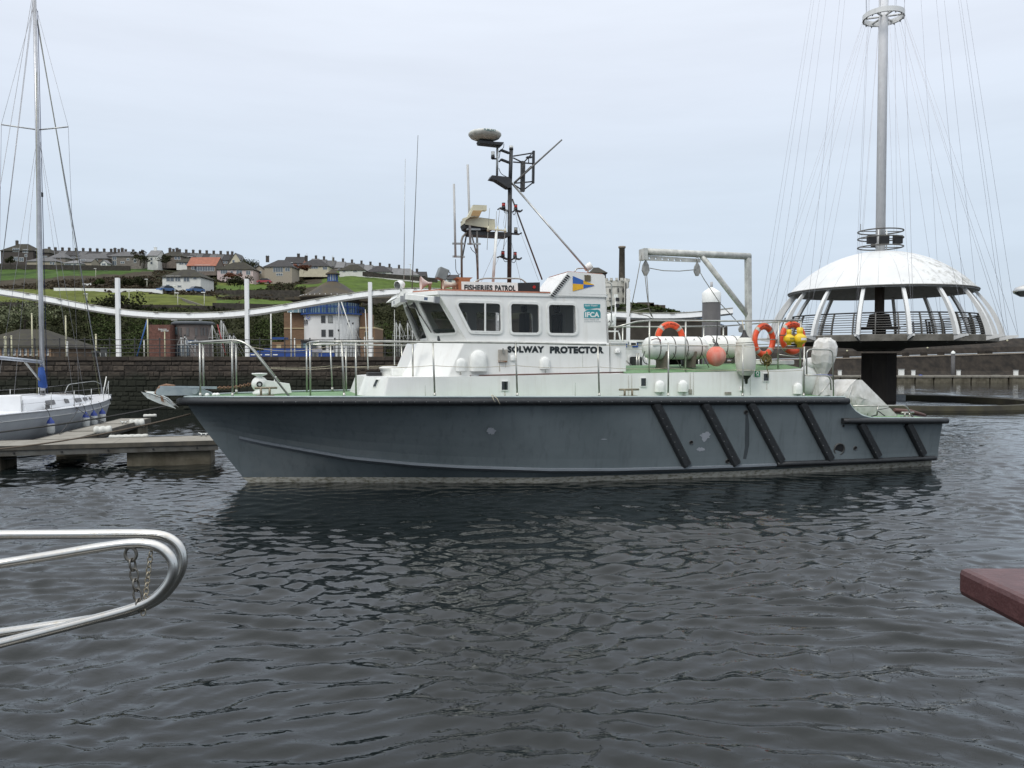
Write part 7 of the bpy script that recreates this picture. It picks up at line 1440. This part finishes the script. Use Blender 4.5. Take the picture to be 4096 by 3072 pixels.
# pulpit, stanchions, lifelines
for side in (1, -1):
    Yb().tube(bend([Vector((2.0, side * .92, 1.02)), Vector((1.7, side * .8, 1.62)), Vector((.25, side * .3, 1.72)), Vector((-.1, side * .12, 1.55)), Vector((.1, side * .1, 1.1))], .15), .014, 6).build('pulpit', STEEL, yt)
    st_x = [3.4, 5.2, 7.0, 8.8, 10.6]
    for x in st_x: Yb().cyl((x, side * (interp(x, HBt) - .06), .95), (x, side * (interp(x, HBt) - .06), 1.55), .012, n=6).build('stanchion', STEEL, yt)
    P = [Vector((1.7, side * .8, 1.6))] + [Vector((x, side * (interp(x, HBt) - .06), 1.53)) for x in st_x]
    for dz in (0, -.28):
        o = Yb(); 
        for a_, b_ in zip(P, P[1:]): o.tube([a_ + Vector((0, 0, dz)), b_ + Vector((0, 0, dz))], .005, 4)
        o.build('lifeline', WIR, yt)
o = Yb(); o.tube([Vector((-.35, -.02, 1.9)), Vector((.15, .02, 1.15))], .022, 6); o.build('bow_pole', PW, yt); Yb().box((-.25, 0, 1.06), (.55, .12, .10)).build('bow_roller', STEEL, yt)
ya = Yb().prism([Vector((-.55, -.14, .88)), Vector((-.25, -.05, 1.12)), Vector((-.1, -.05, 1.0)), Vector((-.4, -.1, .8))], (0, .28, 0)).build('yacht_anchor', M('galvanised dark', (.16, .17, .18), .5, .5), yt)
Yb().tube([Vector((-.12, .03, 1.0)), Vector((-.08, .04, .05))], .016, 5).build('anchor_warp', RUST, yt)
for x, y in ((7.6, .75), (8.4, 1.25)): Yb().lathe([(.09, 0), (.07, .05), (.065, .12), (.1, .15), (0, .16)], (x, y, interp(x, ZDt) + (.5 if y < 1 else .05)), n=14).build('winch', M('winch dark', (.1, .1, .1), .3, .8), yt)
Yb().box((4.2, 0, interp(4.2, ZDt) + .37), (.55, .5, .05)).build('fore_hatch', M('smoked window', (.08, .07, .07)), yt, bevel=.02)
def yfender(s, label, zc=.42):
    y = interp(s, HBt) + .12; p = YM @ Vector((s, y, zc - .3)); root = thing('hull_fender', p, label, 'fender', 'blue topped fenders along the yacht'); q = YM @ Vector((s, y, zc))
    MB().lathe([(.0, -.26), (.08, -.25), (.125, -.18), (.125, .12)], q, n=16).build('body', WPLA, root); MB().lathe([(.127, .11), (.1, .2), (.04, .27), (.03, .31), (0, .32)], q, n=16).build('blue_cone', M('fender blue', (.02, .05, .26), .5), root); MB().tube([q + Vector((0, 0, .3)), YM @ Vector((s, y - .08, .97)), YM @ Vector((s, y - .14, 1.02))], .009, 5).build('lanyard', DROPE, root)
s1 = [YP(190, 1720, 1.6).x, YP(300, 1690, 1.35).x, YP(330, 1680, 1.25).x, YP(358, 1675, 1.1).x]
for s, lab in zip(s1, ('blue topped fender at the left, nearest on the yacht side', 'second blue topped fender, first of the close three', 'middle of the three close blue topped fenders', 'blue topped fender nearest the yacht bow')): yfender(s, lab)
for a_, b_ in ((YM @ Vector((s1[1], 1.3, 1.0)), FM @ Vector((5.6, .85, .65))), (YM @ Vector((s1[2], 1.2, 1.0)), FM @ Vector((L * .2, .8, .62)))): MB().tube(sag(a_, b_, .08, 8), .014, 5).build('mooring_rope', DROPE, label='thin dark line from the yacht side to the finger pontoon' if a_.y < (YM @ Vector((s1[2], 1.2, 1))).y else 'thin dark line from nearer the yacht bow to the finger pontoon', cat='rope', group=None)

# ------------------------------------------------------------------ workboat behind the patrol boat
wb = thing('workboat', BM @ Vector((10.5, 5.2, 0)), 'white workboat with blue and white chequered band behind the patrol boat', 'workboat', rz=YAW)
def g2(v): return Vector(v)
WH = [(0, 1.25), (4, 1.5), (7, 1.5), (9.6, .9), (10.8, .1)]; o = Bb(); rws = []
for i in range(16):
    s = 10.8 * i / 15; h = interp(s, WH); zd = 1.25 + .35 * max(0, s - 6) / 5; rws.append([Vector((17.3 - s, 5.2 - h, zd)), Vector((17.3 - s, 5.2 - h * .9, .3)), Vector((17.3 - s, 5.2 - h * .7, -.4)), Vector((17.3 - s, 5.2 + h * .7, -.4)), Vector((17.3 - s, 5.2 + h * .9, .3)), Vector((17.3 - s, 5.2 + h, zd))])
o.grid(rws, True, 0, True); o.add(rws[0], [(0, 1, 2, 3, 4, 5)]); o.build('hull', WPLA, wb)
cx0, cx1 = B(2330, 1400, 4.0).x, B(2650, 1400, 4.0).x; zc1 = B(2550, 1368, 4.0).z
Bb().bbox((cx0, 4.0, 1.3), (cx1, 6.4, zc1)).build('cabin', WPLA, wb, bevel=.05); zr0 = B(2500, 1363, 3.96).z
o = Bb().bbox((cx0 - .1, 3.92, zc1), (cx1 + .2, 6.5, zc1 + .06)); o.build('cabin_roof', WPLA, wb)
cbl = M('chequer blue', (.02, .08, .34), .5); xa = B(2440, 1380, 3.98).x; xb = B(2640, 1380, 3.98).x; n_ = 9
for k in range(n_):
    if k % 2 == 0:
        a_ = xa + (xb - xa) * k / n_; Bb().bbox((a_, 3.97, B(2540, 1389, 3.98).z), (a_ + (xb - xa) / n_, 3.995, B(2540, 1371, 3.98).z)).build('chequer', cbl, wb)
    else: a_ = xa + (xb - xa) * k / n_; Bb().bbox((a_, 3.97, B(2540, 1381, 3.98).z), (a_ + (xb - xa) / n_ * .5, 3.995, B(2540, 1371, 3.98).z)).build('chequer', M('pale grey blue', (.4, .45, .48), .5), wb)
Bb().prism(rrect([B(x, y, 3.99) for x, y in ((2512, 1420), (2574, 1420), (2574, 1470), (2512, 1470))], .08), (0, -.03, 0)).build('window_frame', WPLA, wb); Bb().prism(rrect([B(x, y, 3.95) for x, y in ((2519, 1427), (2568, 1427), (2568, 1468), (2519, 1468))], .05), (0, -.01, 0)).build('cabin_window', M('dark pane', (.03, .03, .03)), wb)
Bb().box(B(2532, 1375, 3.8), (.2, .15, .12)).build('floodlight', WPLA, wb, bevel=.02); Bb().box(B(2534, 1376, 3.7), (.14, .04, .07)).build('floodlight_glass', BLK, wb)
o = Bb().lathe([(0, 0), (.17, .02), (.2, .1), (.2, .34), (.14, .42), (0, .44)], B(2437, 1310, 4.6), n=20); o.build('radar_pod', WPLA, wb); a_ = B(2438, 1288, 4.39); text('lettering', 'SIMRAD', wb, a_ - Vector((.3, 0, .02)), (1, 0, 0), (0, 0, 1), .42, .07, DT, .03, .01, fr=BM)
Bb().tube([B(2458, 1372, 4.8), B(2464, 1180, 4.8)], .028, 8).build('light_mast', WPLA, wb)
for y in (1184, 1198, 1222): Bb().box(B(2470 if y > 1190 else 2464, y, 4.7), (.09, .09, .1)).build('mast_lamp', BLK if y > 1190 else WPLA, wb)
Bb().tube([B(2425, 1325, 4.5), B(2474, 1325, 4.5), B(2482, 1362, 4.5)], .025, 6).build('arch', WPLA, wb); Bb().tube([B(2425, 1310, 4.4), B(2474, 1306, 4.4), B(2478, 1330, 4.4)], .025, 6).build('arch', M('grimy fitting', (.05, .05, .05)), wb)
for px in (2547, 2556): Bb().cyl(B(px, 1500, 3.7), B(px, 1412, 3.7), .025, n=7).build('rail_post', RAILM, wb)
Bb().tube([B(2502, 1440, 3.7), B(2525, 1462, 3.7)], .02, 6).build('stay', RAILG, wb)
o = Bb(); o.tube([B(3290, 1578, 3.4), B(3340, 1568, 3.4), B(3400, 1562, 3.4), B(3450, 1575, 3.4)], [.2, .28, .3, .2], 14); o.build('bulwark_tube', WPLA, wb); o = Bb(); o.torus(B(3342, 1534, 3.6), (0, 1, 0), .1, .03, 16, 6); o.build('seat_ring', M('winch dark', (.1, .1, .1)), wb); o = Bb(); o.tube([B(3352, 1558, 3.3), B(3370, 1538, 3.3), B(3392, 1552, 3.3)], .015, 5); o.cyl(B(3369, 1538, 3.3), B(3370, 1522, 3.3), .07); o.build('lamp_tripod', M('winch dark', (.1, .1, .1)), wb)

# ------------------------------------------------------------------ big pile with white cone
p = W(2844, 1430, 36.5); r = 36 / FPX * 36.5; root = thing('mooring_pile', (p.x, p.y, 0), 'thick dark grey mooring pile with white conical cap and small pipe on top', 'pile'); z1, z2, z3 = W(2844, 1209, 36.5).z, W(2844, 1172, 36.5).z, W(2844, 1149, 36.5).z
MB().cyl((p.x, p.y, -2), (p.x, p.y, z1), r, n=28).build('shaft', M('pile coating', (.07, .068, .068), .6, var=.15, scale=2), root); MB().lathe([(r * 1.03, z1 - .02), (r * 1.03, z2), (r * .85, z2 + .08), (.06, z3), (0, z3)], (p.x, p.y, 0), n=28).build('cap', WPLA, root); MB().cyl((p.x, p.y, z3 - .02), (p.x, p.y, z3 + .24), .06, n=10).build('pipe', M('pale grey', (.4, .4, .4), .6), root)

# ------------------------------------------------------------------ outer wall, far pontoon
OW = stonemat('breakwater stone', (.012, .0095, .007), (.038, .030, .022), tide=.3, rnd=0, sc_=1.3)
ow = thing('outer_harbour_wall', (X2(3700, 112), 112, 0), 'long brown outer harbour wall with a pale ledge path behind the domed pavilion', 'wall'); ow['kind'] = 'thing'
def owrow(px, yt, D0): return W(px, yt, D0)
rws = []
for px in range(2860, 4500, 20):
    t_ = owrow(px, interp(px, [(2860, 1392), (3330, 1379), (3900, 1359), (4500, 1336)]), 112); ld = owrow(px, interp(px, [(2860, 1444), (3330, 1432), (4096, 1410), (4500, 1398)]), 108); j = .12 * mnoise.noise(Vector((px * .05, 0, 0)))
    rws.append([Vector((t_.x, 116, t_.z - .2)), Vector((t_.x, 112.6, t_.z + j * 2)), Vector((t_.x, 112, t_.z + j)), Vector((t_.x, 110.6, ld.z + .9)), Vector((t_.x * 110.5 / 112, 110.2, ld.z + .1))])
MB().grid(rws[::-1], False).build('upper_wall', OW, ow)
rws = [[Vector((X2(px, 110.4), 110.4, W(px, interp(px, [(2860, 1444), (3330, 1432), (4096, 1410), (4500, 1398)]), 108).z + .05)), Vector((X2(px, 108), 108, W(px, interp(px, [(2860, 1444), (3330, 1432), (4096, 1410), (4500, 1398)]), 108).z)), Vector((X2(px, 107.9), 107.9, W(px, interp(px, [(2860, 1448), (3330, 1437), (4096, 1415), (4500, 1403)]), 108).z))] for px in range(2860, 4500, 20)]
MB().grid(rws[::-1], False).build('ledge', M('pale ledge', (.14, .12, .095), .9, var=.25, scale=1.5), ow)
rws = [[Vector((X2(px, 108), 108, W(px, interp(px, [(2860, 1448), (3330, 1437), (4096, 1415), (4500, 1403)]), 108).z)), Vector((X2(px, 107), 107.2, 1.2)), Vector((X2(px, 106), 105.5, -.6))] for px in range(2860, 4500, 20)]
MB().grid(rws[::-1], False).build('lower_wall', OW, ow)
for px in (3388, 3627, 3768, 3930, 3960, 3700): l = W(px, interp(px, [(3330, 1430), (4096, 1409)]), 108); MB().bbox((l.x - .35, 108, l.z - .1), (l.x + .35, 108.6, l.z + .35)).build('ledge_block', OW, ow)
for px, y in ((3388, 1403), (3710, 1391), (3811, 1378), (3923, 1369), (4029, 1362)): MB().ball(W(px, y, 110.2), .12, 10, 6).build('wall_lamp', PY_, ow)
rk = MB(); rnd = random.Random(9)
for k in range(260): px = rnd.uniform(2900, 4450); c = Vector((X2(px, 105), rnd.uniform(103.6, 106), rnd.uniform(-.1, .35))); rk.box(c, (rnd.uniform(.4, 1.1), rnd.uniform(.4, .9), rnd.uniform(.3, .8)), Matrix.Rotation(rnd.uniform(0, 3), 3, 'Z') @ Matrix.Rotation(rnd.uniform(-.5, .5), 3, 'X'))
rk.build('foot_rocks', stonemat('weedy rock', (.022, .02, .014), (.04, .035, .025), tide=-1, rnd=0), kind='stuff', label='dark weedy rocks at the foot of the outer wall')
D = 96.; fp = thing('far_pontoon', (X2(3700, D), D, 0), 'long low pontoon with white service posts below the outer wall', 'pontoon')
for k in range(16): x0, x1 = X2(3290 + k * 75, D), X2(3290 + k * 75 + 74, D); MB().bbox((x0, D, .55), (x1, D + 2.2, .78)).build('deck_slab', PDK, fp); MB().bbox((x0 + .05, D + .1, -.3), (x1 - .12, D + 2, .54)).build('float', CONC, fp)
for px, y0, y1, w in ((3359, 1482, 1500, .34), (3653, 1482, 1502, .34), (3834, 1482, 1504, .34), (4063, 1482, 1504, .42), (3605, 1478, 1494, .6)): a_, b_ = W(px, y1, D + 1), W(px, y0, D + 1); root = thing('service_post', (a_.x, D + 1, .78), {3359: 'white service post left of the pavilion pillar', 3653: 'white service post just right of the pavilion pillar', 3834: 'white service post beside the slim capped pile', 4063: 'white service post at the right edge of the picture', 3605: 'wide white panel standing by the pavilion pillar'}[px], 'service post', 'white posts on the far pontoon'); MB().bbox((a_.x - w / 2, D + .85, .78), (a_.x + w / 2, D + 1.15, b_.z)).build('body', WPLA, root); MB().bbox((a_.x - w / 2 - .04, D + .8, b_.z), (a_.x + w / 2 + .04, D + 1.2, b_.z + .06)).build('cap', PG, root)
p = W(3822, 1500, 98); z1, z2 = W(3822, 1415, 98).z, W(3822, 1402, 98).z; root = thing('capped_pile', (p.x, 98.6, 0), 'slim grey pile with white cap on the far pontoon', 'pile'); MB().cyl((p.x, 98.6, -1), (p.x, 98.6, z1), .22, n=14).build('shaft', M('pile coating', (.1, .1, .1)), root); MB().lathe([(.24, z1), (.24, z1 + .2), (0, z2)], (p.x, 98.6, 0), n=14).build('cap', WPLA, root)
MB().lathe([(0, 0), (.25, .02), (.3, .2), (0, .3)], W(3682, 1508, 97), n=12).build('blue_cover', BLUE, label='small blue cover on the far pontoon', cat='cover')

# ------------------------------------------------------------------ domed pavilion with mast
PD = 52.8; PC = Vector((X2(3515, PD), PD, 0)); pv = thing('domed_pavilion', PC, 'white domed pavilion on a dark pillar with ribs, railings and a tall guyed mast', 'pavilion')
PWH = M('pavilion white', (.66, .67, .66), .5, var=.05, scale=.8, streak=(.25, .25, .2), sk=.25); DOM = M('dome skin', (.68, .69, .68), .45, c2=(.60, .61, .60), scale=.8); 
# lichen stains on the dome, stronger towards its right shoulder (real growth)
t = DOM.node_tree; b = t.nodes['Principled BSDF']; src = b.inputs['Base Color'].links[0].from_socket
tc = N(t, 'ShaderNodeTexCoord'); n_ = N(t, 'ShaderNodeTexNoise'); n_.inputs['Scale'].default_value = 2.2; n_.inputs['Detail'].default_value = 9; n_.inputs['Roughness'].default_value = .75; t.links.new(tc.outputs['Object'], n_.inputs['Vector'])
s_ = N(t, 'ShaderNodeSeparateXYZ'); t.links.new(tc.outputs['Object'], s_.inputs[0]); a_ = N(t, 'ShaderNodeMath', operation='MULTIPLY_ADD'); a_.inputs[1].default_value = .035; t.links.new(s_.outputs[0], a_.inputs[0]); t.links.new(n_.outputs[0], a_.inputs[2])
r_ = N(t, 'ShaderNodeMapRange'); r_.inputs[1].default_value = .54; r_.inputs[2].default_value = .72; r_.inputs[4].default_value = .75; t.links.new(a_.outputs[0], r_.inputs[0]); mx_ = N(t, 'ShaderNodeMix', data_type='RGBA'); mx_.inputs[7].default_value = (.14, .13, .08, 1); t.links.new(src, mx_.inputs[6]); t.links.new(r_.outputs[0], mx_.inputs[0]); t.links.new(mx_.outputs[2], b.inputs['Base Color'])
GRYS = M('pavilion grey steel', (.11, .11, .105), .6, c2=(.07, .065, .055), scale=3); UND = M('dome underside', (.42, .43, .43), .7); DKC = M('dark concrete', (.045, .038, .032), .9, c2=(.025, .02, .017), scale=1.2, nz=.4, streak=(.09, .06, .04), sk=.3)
RIM, ZRIM, HD = 5.68, 7.12, 2.68; RS = (RIM ** 2 + HD ** 2) / (2 * HD); amax = math.asin(RIM / RS); ng = 28
for g in range(ng):
    th0, th1 = 2 * math.pi * g / ng + .0014, 2 * math.pi * (g + 1) / ng - .0014; rws = []
    for i in range(13):
        a_ = amax * i / 12; rr = max(.02, RS * math.sin(a_)); zz = ZRIM + HD - RS * (1 - math.cos(a_)); rws.append([PC + Vector((rr * math.cos(th), rr * math.sin(th), zz)) for th in (th0, (th0 + th1) / 2, th1)])
    MB().grid(rws).build('dome_panel', DOM, pv)
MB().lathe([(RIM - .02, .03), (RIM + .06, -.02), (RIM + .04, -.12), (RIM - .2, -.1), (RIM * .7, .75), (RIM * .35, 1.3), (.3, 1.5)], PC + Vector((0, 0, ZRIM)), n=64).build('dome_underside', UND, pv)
MB().lathe([(RS * math.sin(amax * i / 12) + .001, ZRIM + HD - .03 - RS * (1 - math.cos(amax * i / 12))) for i in range(13)], PC, n=72).build('seam_backing', M('seam grey', (.42, .42, .40), .8), pv)
MB().torus(PC + Vector((0, 0, ZRIM - .02)), (0, 0, 1), RIM + .03, .06, 72, 6).build('rim', GRYS, pv)
DZ = 4.13; NR = 16; tips = []
for k in range(NR):
    th = R(11 + k * 360 / NR); e = Vector((math.cos(th), math.sin(th), 0)); tg = Vector((-math.sin(th), math.cos(th), 0)); pts = []
    for i in range(9):
        f = i / 8; rr = 5.43 + 1.65 * (f + .6 * f * (1 - f)); zz = ZRIM - .05 - (ZRIM - .05 - DZ) * f; pts.append(PC + e * rr + Vector((0, 0, zz)))
    o = MB(); rws = [[p + tg * .10 + e * .05, p + tg * .10 - e * (.16 + .015 * i), p - tg * .10 - e * (.16 + .015 * i), p - tg * .10 + e * .05] for i, p in enumerate(pts)]; o.grid(rws, False, 0, True); o.build('rib', PWH, pv)
    o = MB().prism([PC + e * 6.15 + Vector((0, 0, DZ - .45)) - tg * .06, PC + e * 7.8 + Vector((0, 0, DZ - .1)) - tg * .06, PC + e * 7.8 + Vector((0, 0, DZ + .02)) - tg * .06, PC + e * 6.15 + Vector((0, 0, DZ + .02)) - tg * .06], tg * .12); o.build('bracket', PWH, pv); tips.append(PC + e * 7.75 + Vector((0, 0, DZ)))
MB().lathe([(0, .03), (6.75, .03), (6.8, 0), (6.8, -.36), (6.35, -.42), (1.6, -.72), (1.3, -.9)], PC + Vector((0, 0, DZ)), n=64, smooth=False).build('deck', M('pavilion deck edge', (.17, .16, .14), .85, c2=(.09, .085, .07), scale=2, streak=(.16, .15, .12), sk=.4), pv)
MB().lathe([(1.14, -4), (1.14, 3.1)], PC, n=8, smooth=False).build('pillar', DKC, pv)
# inner column, housing, railings
MB().cyl(PC + Vector((0, 0, DZ)), PC + Vector((0, 0, ZRIM + 1.6)), .30, n=18).build('inner_column', M('brown column', (.07, .055, .045), .7), pv); MB().lathe([(0, 0), (1.25, .02), (1.3, .1), (.8, .14), (.78, .2), (.6, 1.0), (.3, 1.05)], PC + Vector((0, 0, DZ + .55)), n=16).build('dark_housing', M('housing black brown', (.02, .014, .012), .7), pv); MB().cyl(PC + Vector((0, 0, DZ)), PC + Vector((0, 0, DZ + .6)), .42, n=14).build('housing_foot', M('housing black brown', (.02, .014, .012)), pv)
for i in range(9):
    zz = DZ + .18 + i * .145; rr = 6.2 - (i / 9) ** 1.6 * .35; a0_, a1_ = (R(150), R(395)) if i % 3 else (R(160), R(410)); MB().torus(PC + Vector((0, 0, zz)), (0, 0, 1), rr, .024 if i < 8 else .045, 64, 5, a0_, a1_).build('rail_bar', GRYS if i < 8 else BLK, pv)
for i in range(6):
    zz = DZ + .2 + i * .17; MB().torus(PC + Vector((0, 0, zz)), (0, 0, 1), 4.7 - i * .03, .024, 40, 5, R(20), R(85)).build('rail_bar', GRYS, pv); MB().torus(PC + Vector((0, 0, zz + .0)), (0, 0, 1), 5.5, .024, 40, 5, R(100), R(165)).build('rail_bar', GRYS, pv)
for k in range(22):
    th = R(150 + k * 245 / 21); e = Vector((math.cos(th), math.sin(th), 0)); tg = Vector((-math.sin(th), math.cos(th), 0)); P = [PC + e * (6.23 - .35 * (i / 5) ** 1.8) + Vector((0, 0, DZ + i * .27)) for i in range(6)]; o = MB(); o.grid([[p + tg * .03 + e * .05, p + tg * .03 - e * .09, p - tg * .03 - e * .09, p - tg * .03 + e * .05] for p in P], False, 0, True); o.build('rail_post', GRYS, pv)
for k in range(5): th = R(22 + k * 15); e = Vector((math.cos(th), math.sin(th), 0)); MB().bar(PC + e * 4.7 + Vector((0, 0, DZ)), PC + e * 4.5 + Vector((0, 0, DZ + 1.15)), .08, .12).build('rail_post', GRYS, pv)
MB().cyl(PC + Vector((0, 0, ZRIM + 2.4)), PC + Vector((0, 0, 44)), .30, .27, 24).build('mast', M('mast white', (.84, .84, .85), .5, streak=(.3, .3, .28), sk=.2, var=.04), pv)
for zz in (11.12, 10.66, 10.08): MB().torus(PC + Vector((0, 0, zz)), (0, 0, 1), 1.38, .045, 48, 6).build('mast_ring', GRYS, pv); [MB().bar(PC + Vector((.25 * math.cos(a), .25 * math.sin(a), zz)), PC + Vector((1.36 * math.cos(a), 1.36 * math.sin(a), zz)), .05, .05).build('ring_spoke', GRYS, pv) for a in (0, math.pi)]
for dx, dy in ((-.85, -.6), (0, -.55), (.85, -.6), (.1, .9)): fl_b = MB().box(PC + Vector((dx, dy, 10.5)), (.55, .35, .55)).build('floodlight', BLK, pv, bevel=.04)
for s in (-1, 1): MB().cyl(PC + Vector((s * .27, -.3, 9.85)), PC + Vector((s * .27, -.3, 11.2)), .04).build('ring_bracket', PWH, pv)
ZK = W(3517, 66, PD).z
MB().lathe([(1.15, -.16), (1.27, -.16), (1.27, .16), (1.15, .16), (1.15, -.16)], PC + Vector((0, 0, ZK)), n=48, smooth=False).build('guy_collar', PWH, pv)
for a in (R(40), R(100), R(160)): MB().tube([PC + Vector((1.18 * math.cos(a), 1.18 * math.sin(a), ZK)), PC - Vector((1.18 * math.cos(a), 1.18 * math.sin(a), -ZK))], .07, 8).build('collar_spoke', PWH, pv)
CAB = M('guy wire', (.50, .50, .53), .5)
for k in range(NR):
    th = R(11 + k * 360 / NR); e = Vector((math.cos(th), math.sin(th), 0)); MB().tube([PC + e * 1.22 + Vector((0, 0, ZK)), tips[k]], .008, 4).build('guy_wire', CAB, pv); MB().tube([PC + e * 1.95 + Vector((0, 0, 44)), tips[k] + e * .03], .008, 4).build('guy_wire', CAB, pv); MB().cyl(PC + e * 1.22 + Vector((0, 0, ZK - .25)), PC + e * 1.22 + Vector((0, 0, ZK - .12)), .035, n=6).build('wire_socket', GRYS, pv)
for k in (3, 5, 8, 10, 12, 14): th = R(11 + k * 360 / NR); e = Vector((math.cos(th), math.sin(th), 0)); MB().tube([PC + e * 1.22 + Vector((0, 0, ZK)), PC + e * 1.8 + Vector((0, 0, 44))], .011, 4).build('guy_wire', CAB, pv)
MB().cyl(PC + Vector((-1.36, -.1, 11.1)), PC + Vector((-1.36, -.1, 11.6)), .02, n=5).build('wind_sensor', GRYS, pv)
# floating guard ring
rc = Vector((22.3, 47.6, 0)); rws = []; WR_ = M('weedy guard ring', (.018, .016, .012), .9, c2=(.042, .038, .02), scale=.9, bump=.5, bscale=6)
for k in range(72):
    th = 2 * math.pi * k / 72; rws.append([rc + Vector((math.cos(th) * a_, math.sin(th) * b_, z_)) for a_, b_, z_ in ((7.5, 6.8, -.3), (7.5, 6.8, .3), (8.3, 7.6, .32), (8.4, 7.7, .1), (8.4, 7.7, -.3))])
o = MB(); rws.append(rws[0]); o.grid(rws, False); o.build('guard_ring', WR_, label='dark weedy floating ring round the pavilion pillar', cat='guard ring')
for k, (px, y, w) in enumerate(((3618, 1608, 1.0), (3560, 1606, .8), (3700, 1608, .9))): pass
bl = W(3625, 1612, 50.5); MB().bbox((bl.x - .2, 52.6, -.1), (bl.x + 1.0, 53.2, .34)).build('ring_float', M('pale float', (.22, .24, .25), .7, var=.2), label='pale grey float block beside the foot of the pillar', cat='float')

# ------------------------------------------------------------------ near foreground
CHR = M('polished stainless', (.58, .57, .54), .16, 1., var=.08, scale=30, c2=(.5, .45, .36), ramp=(.5, .9))
def hoop(pts, D, r, label):
    P = [W(x, y, D + d) for x, y, d in pts]
    # smooth the path
    for _k in range(2):
        q = [P[0]]
        for a_, b_ in zip(P, P[1:]): q += [a_.lerp(b_, .25), a_.lerp(b_, .75)]
        P = q + [P[-1]]
    root = thing('handrail_hoop', P[0], label, 'handrail', 'shiny handrail hoops in the near left corner'); MB().tube(P, r, 20).build('tube', CHR, root); return root
hoop([(-500, 2143, 0), (0, 2139, 0), (300, 2137, 0), (575, 2134, 0), (665, 2142, 0), (722, 2185, 0), (735, 2255, 0), (705, 2325, 0), (640, 2400, .0), (520, 2450, 0), (300, 2490, 0), (-500, 2600, 0)], 3.9, .0235, 'upper outer loop of polished handrail tube')
hh = hoop([(-500, 2330, -.1), (0, 2255, 0), (226, 2219, 0), (452, 2181, 0), (556, 2171, 0), (640, 2185, 0), (690, 2235, 0), (696, 2290, 0), (665, 2350, 0), (600, 2410, 0), (450, 2460, 0), (-500, 2700, 0)], 3.75, .0235, 'lower inner loop of polished handrail tube')
DCH = M('tarnished chain', (.16, .15, .13), .35, .8, var=.3, scale=40); BCH = M('brassy chain', (.38, .34, .26), .35, .8)
def chain(p0, p1, link, r, n_, mat, label, sagk=0.):
    root = thing('chain', p1, label, 'chain'); P = sag(p0, p1, sagk, n_)
    for k in range(n_):
        a_, b_ = P[k], P[k + 1]; m_ = (a_ + b_) / 2; d = (b_ - a_).normalized(); ax = d.cross(Vector((1, .3, 0)) if k % 2 else Vector((.3, 1, 0))).normalized(); side = ax.cross(d); o = MB(); q = []
        Lh = (b_ - a_).length * .62
        for j in range(14): th = 2 * math.pi * j / 14; q.append(m_ + d * math.cos(th) * Lh + side * math.sin(th) * link * .42)
        o.tube(q + [q[0], q[1]], r, 6, False); o.build('link', mat, root)
    return root
c0 = W(523, 2196, 3.75); rg = MB(); 
sh = chain(W(527, 2238, 3.75), W(560, 2440, 3.75), .042, .0052, 5, DCH, 'dark shackle chain hanging from the lower handrail loop'); MB().tube([c0 + Vector((.02 * 1.35 * math.cos(t_) - .0, 0, .032 * math.sin(t_) - .025)) for t_ in [math.pi * 2 * k / 16 for k in range(18)]], .0075, 8, False).build('shackle', DCH, sh)
chain(W(604, 2205, 3.76), W(572, 2460, 3.76), .024, .0035, 12, BCH, 'thin brassy chain hanging inside the handrail loop')
MAR = M('maroon painted timber', (.070, .026, .025), .45, c2=(.115, .05, .047), scale=18, bump=.15, bscale=80, ramp=(.45, .8))
A = W(3830, 2268, 2.2); root = thing('maroon_ledge', (A.x + .8, 1.7, -.4), 'maroon painted plank ledge with a slot in the near right corner', 'ledge'); MB().bbox((A.x, 1.3, A.z - .078), (A.x + 1.1, 2.2, A.z)).build('plank', MAR, root, bevel=.016); MB().bbox((A.x + .75, 1.5, -.4), (A.x + .9, 1.9, A.z - .08)).build('leg', MAR, root); MB().bbox((A.x + .19, 2.0, A.z - .003), (A.x + .3, 2.06, A.z + .002)).build('slot', BLK, root)
p = W(4110, 1163, 12); root = thing('deck_lamp_post', (p.x + .9, 12, 0), 'shiny rounded lamp head poking in at the right edge', 'lamp'); MB().lathe([(0, -.09), (.12, -.085), (.21, -.03), (.22, .0), (.19, .05), (.08, .09), (0, .095)], p + Vector((.03, 0, 0)), n=28).build('lamp_head', CHR, root); MB().tube(bend([p + Vector((.1, 0, .0)), p + Vector((.9, 0, .15)), Vector((p.x + .9, 12, -1))], .2), .035, 10).build('arm', CHR, root)
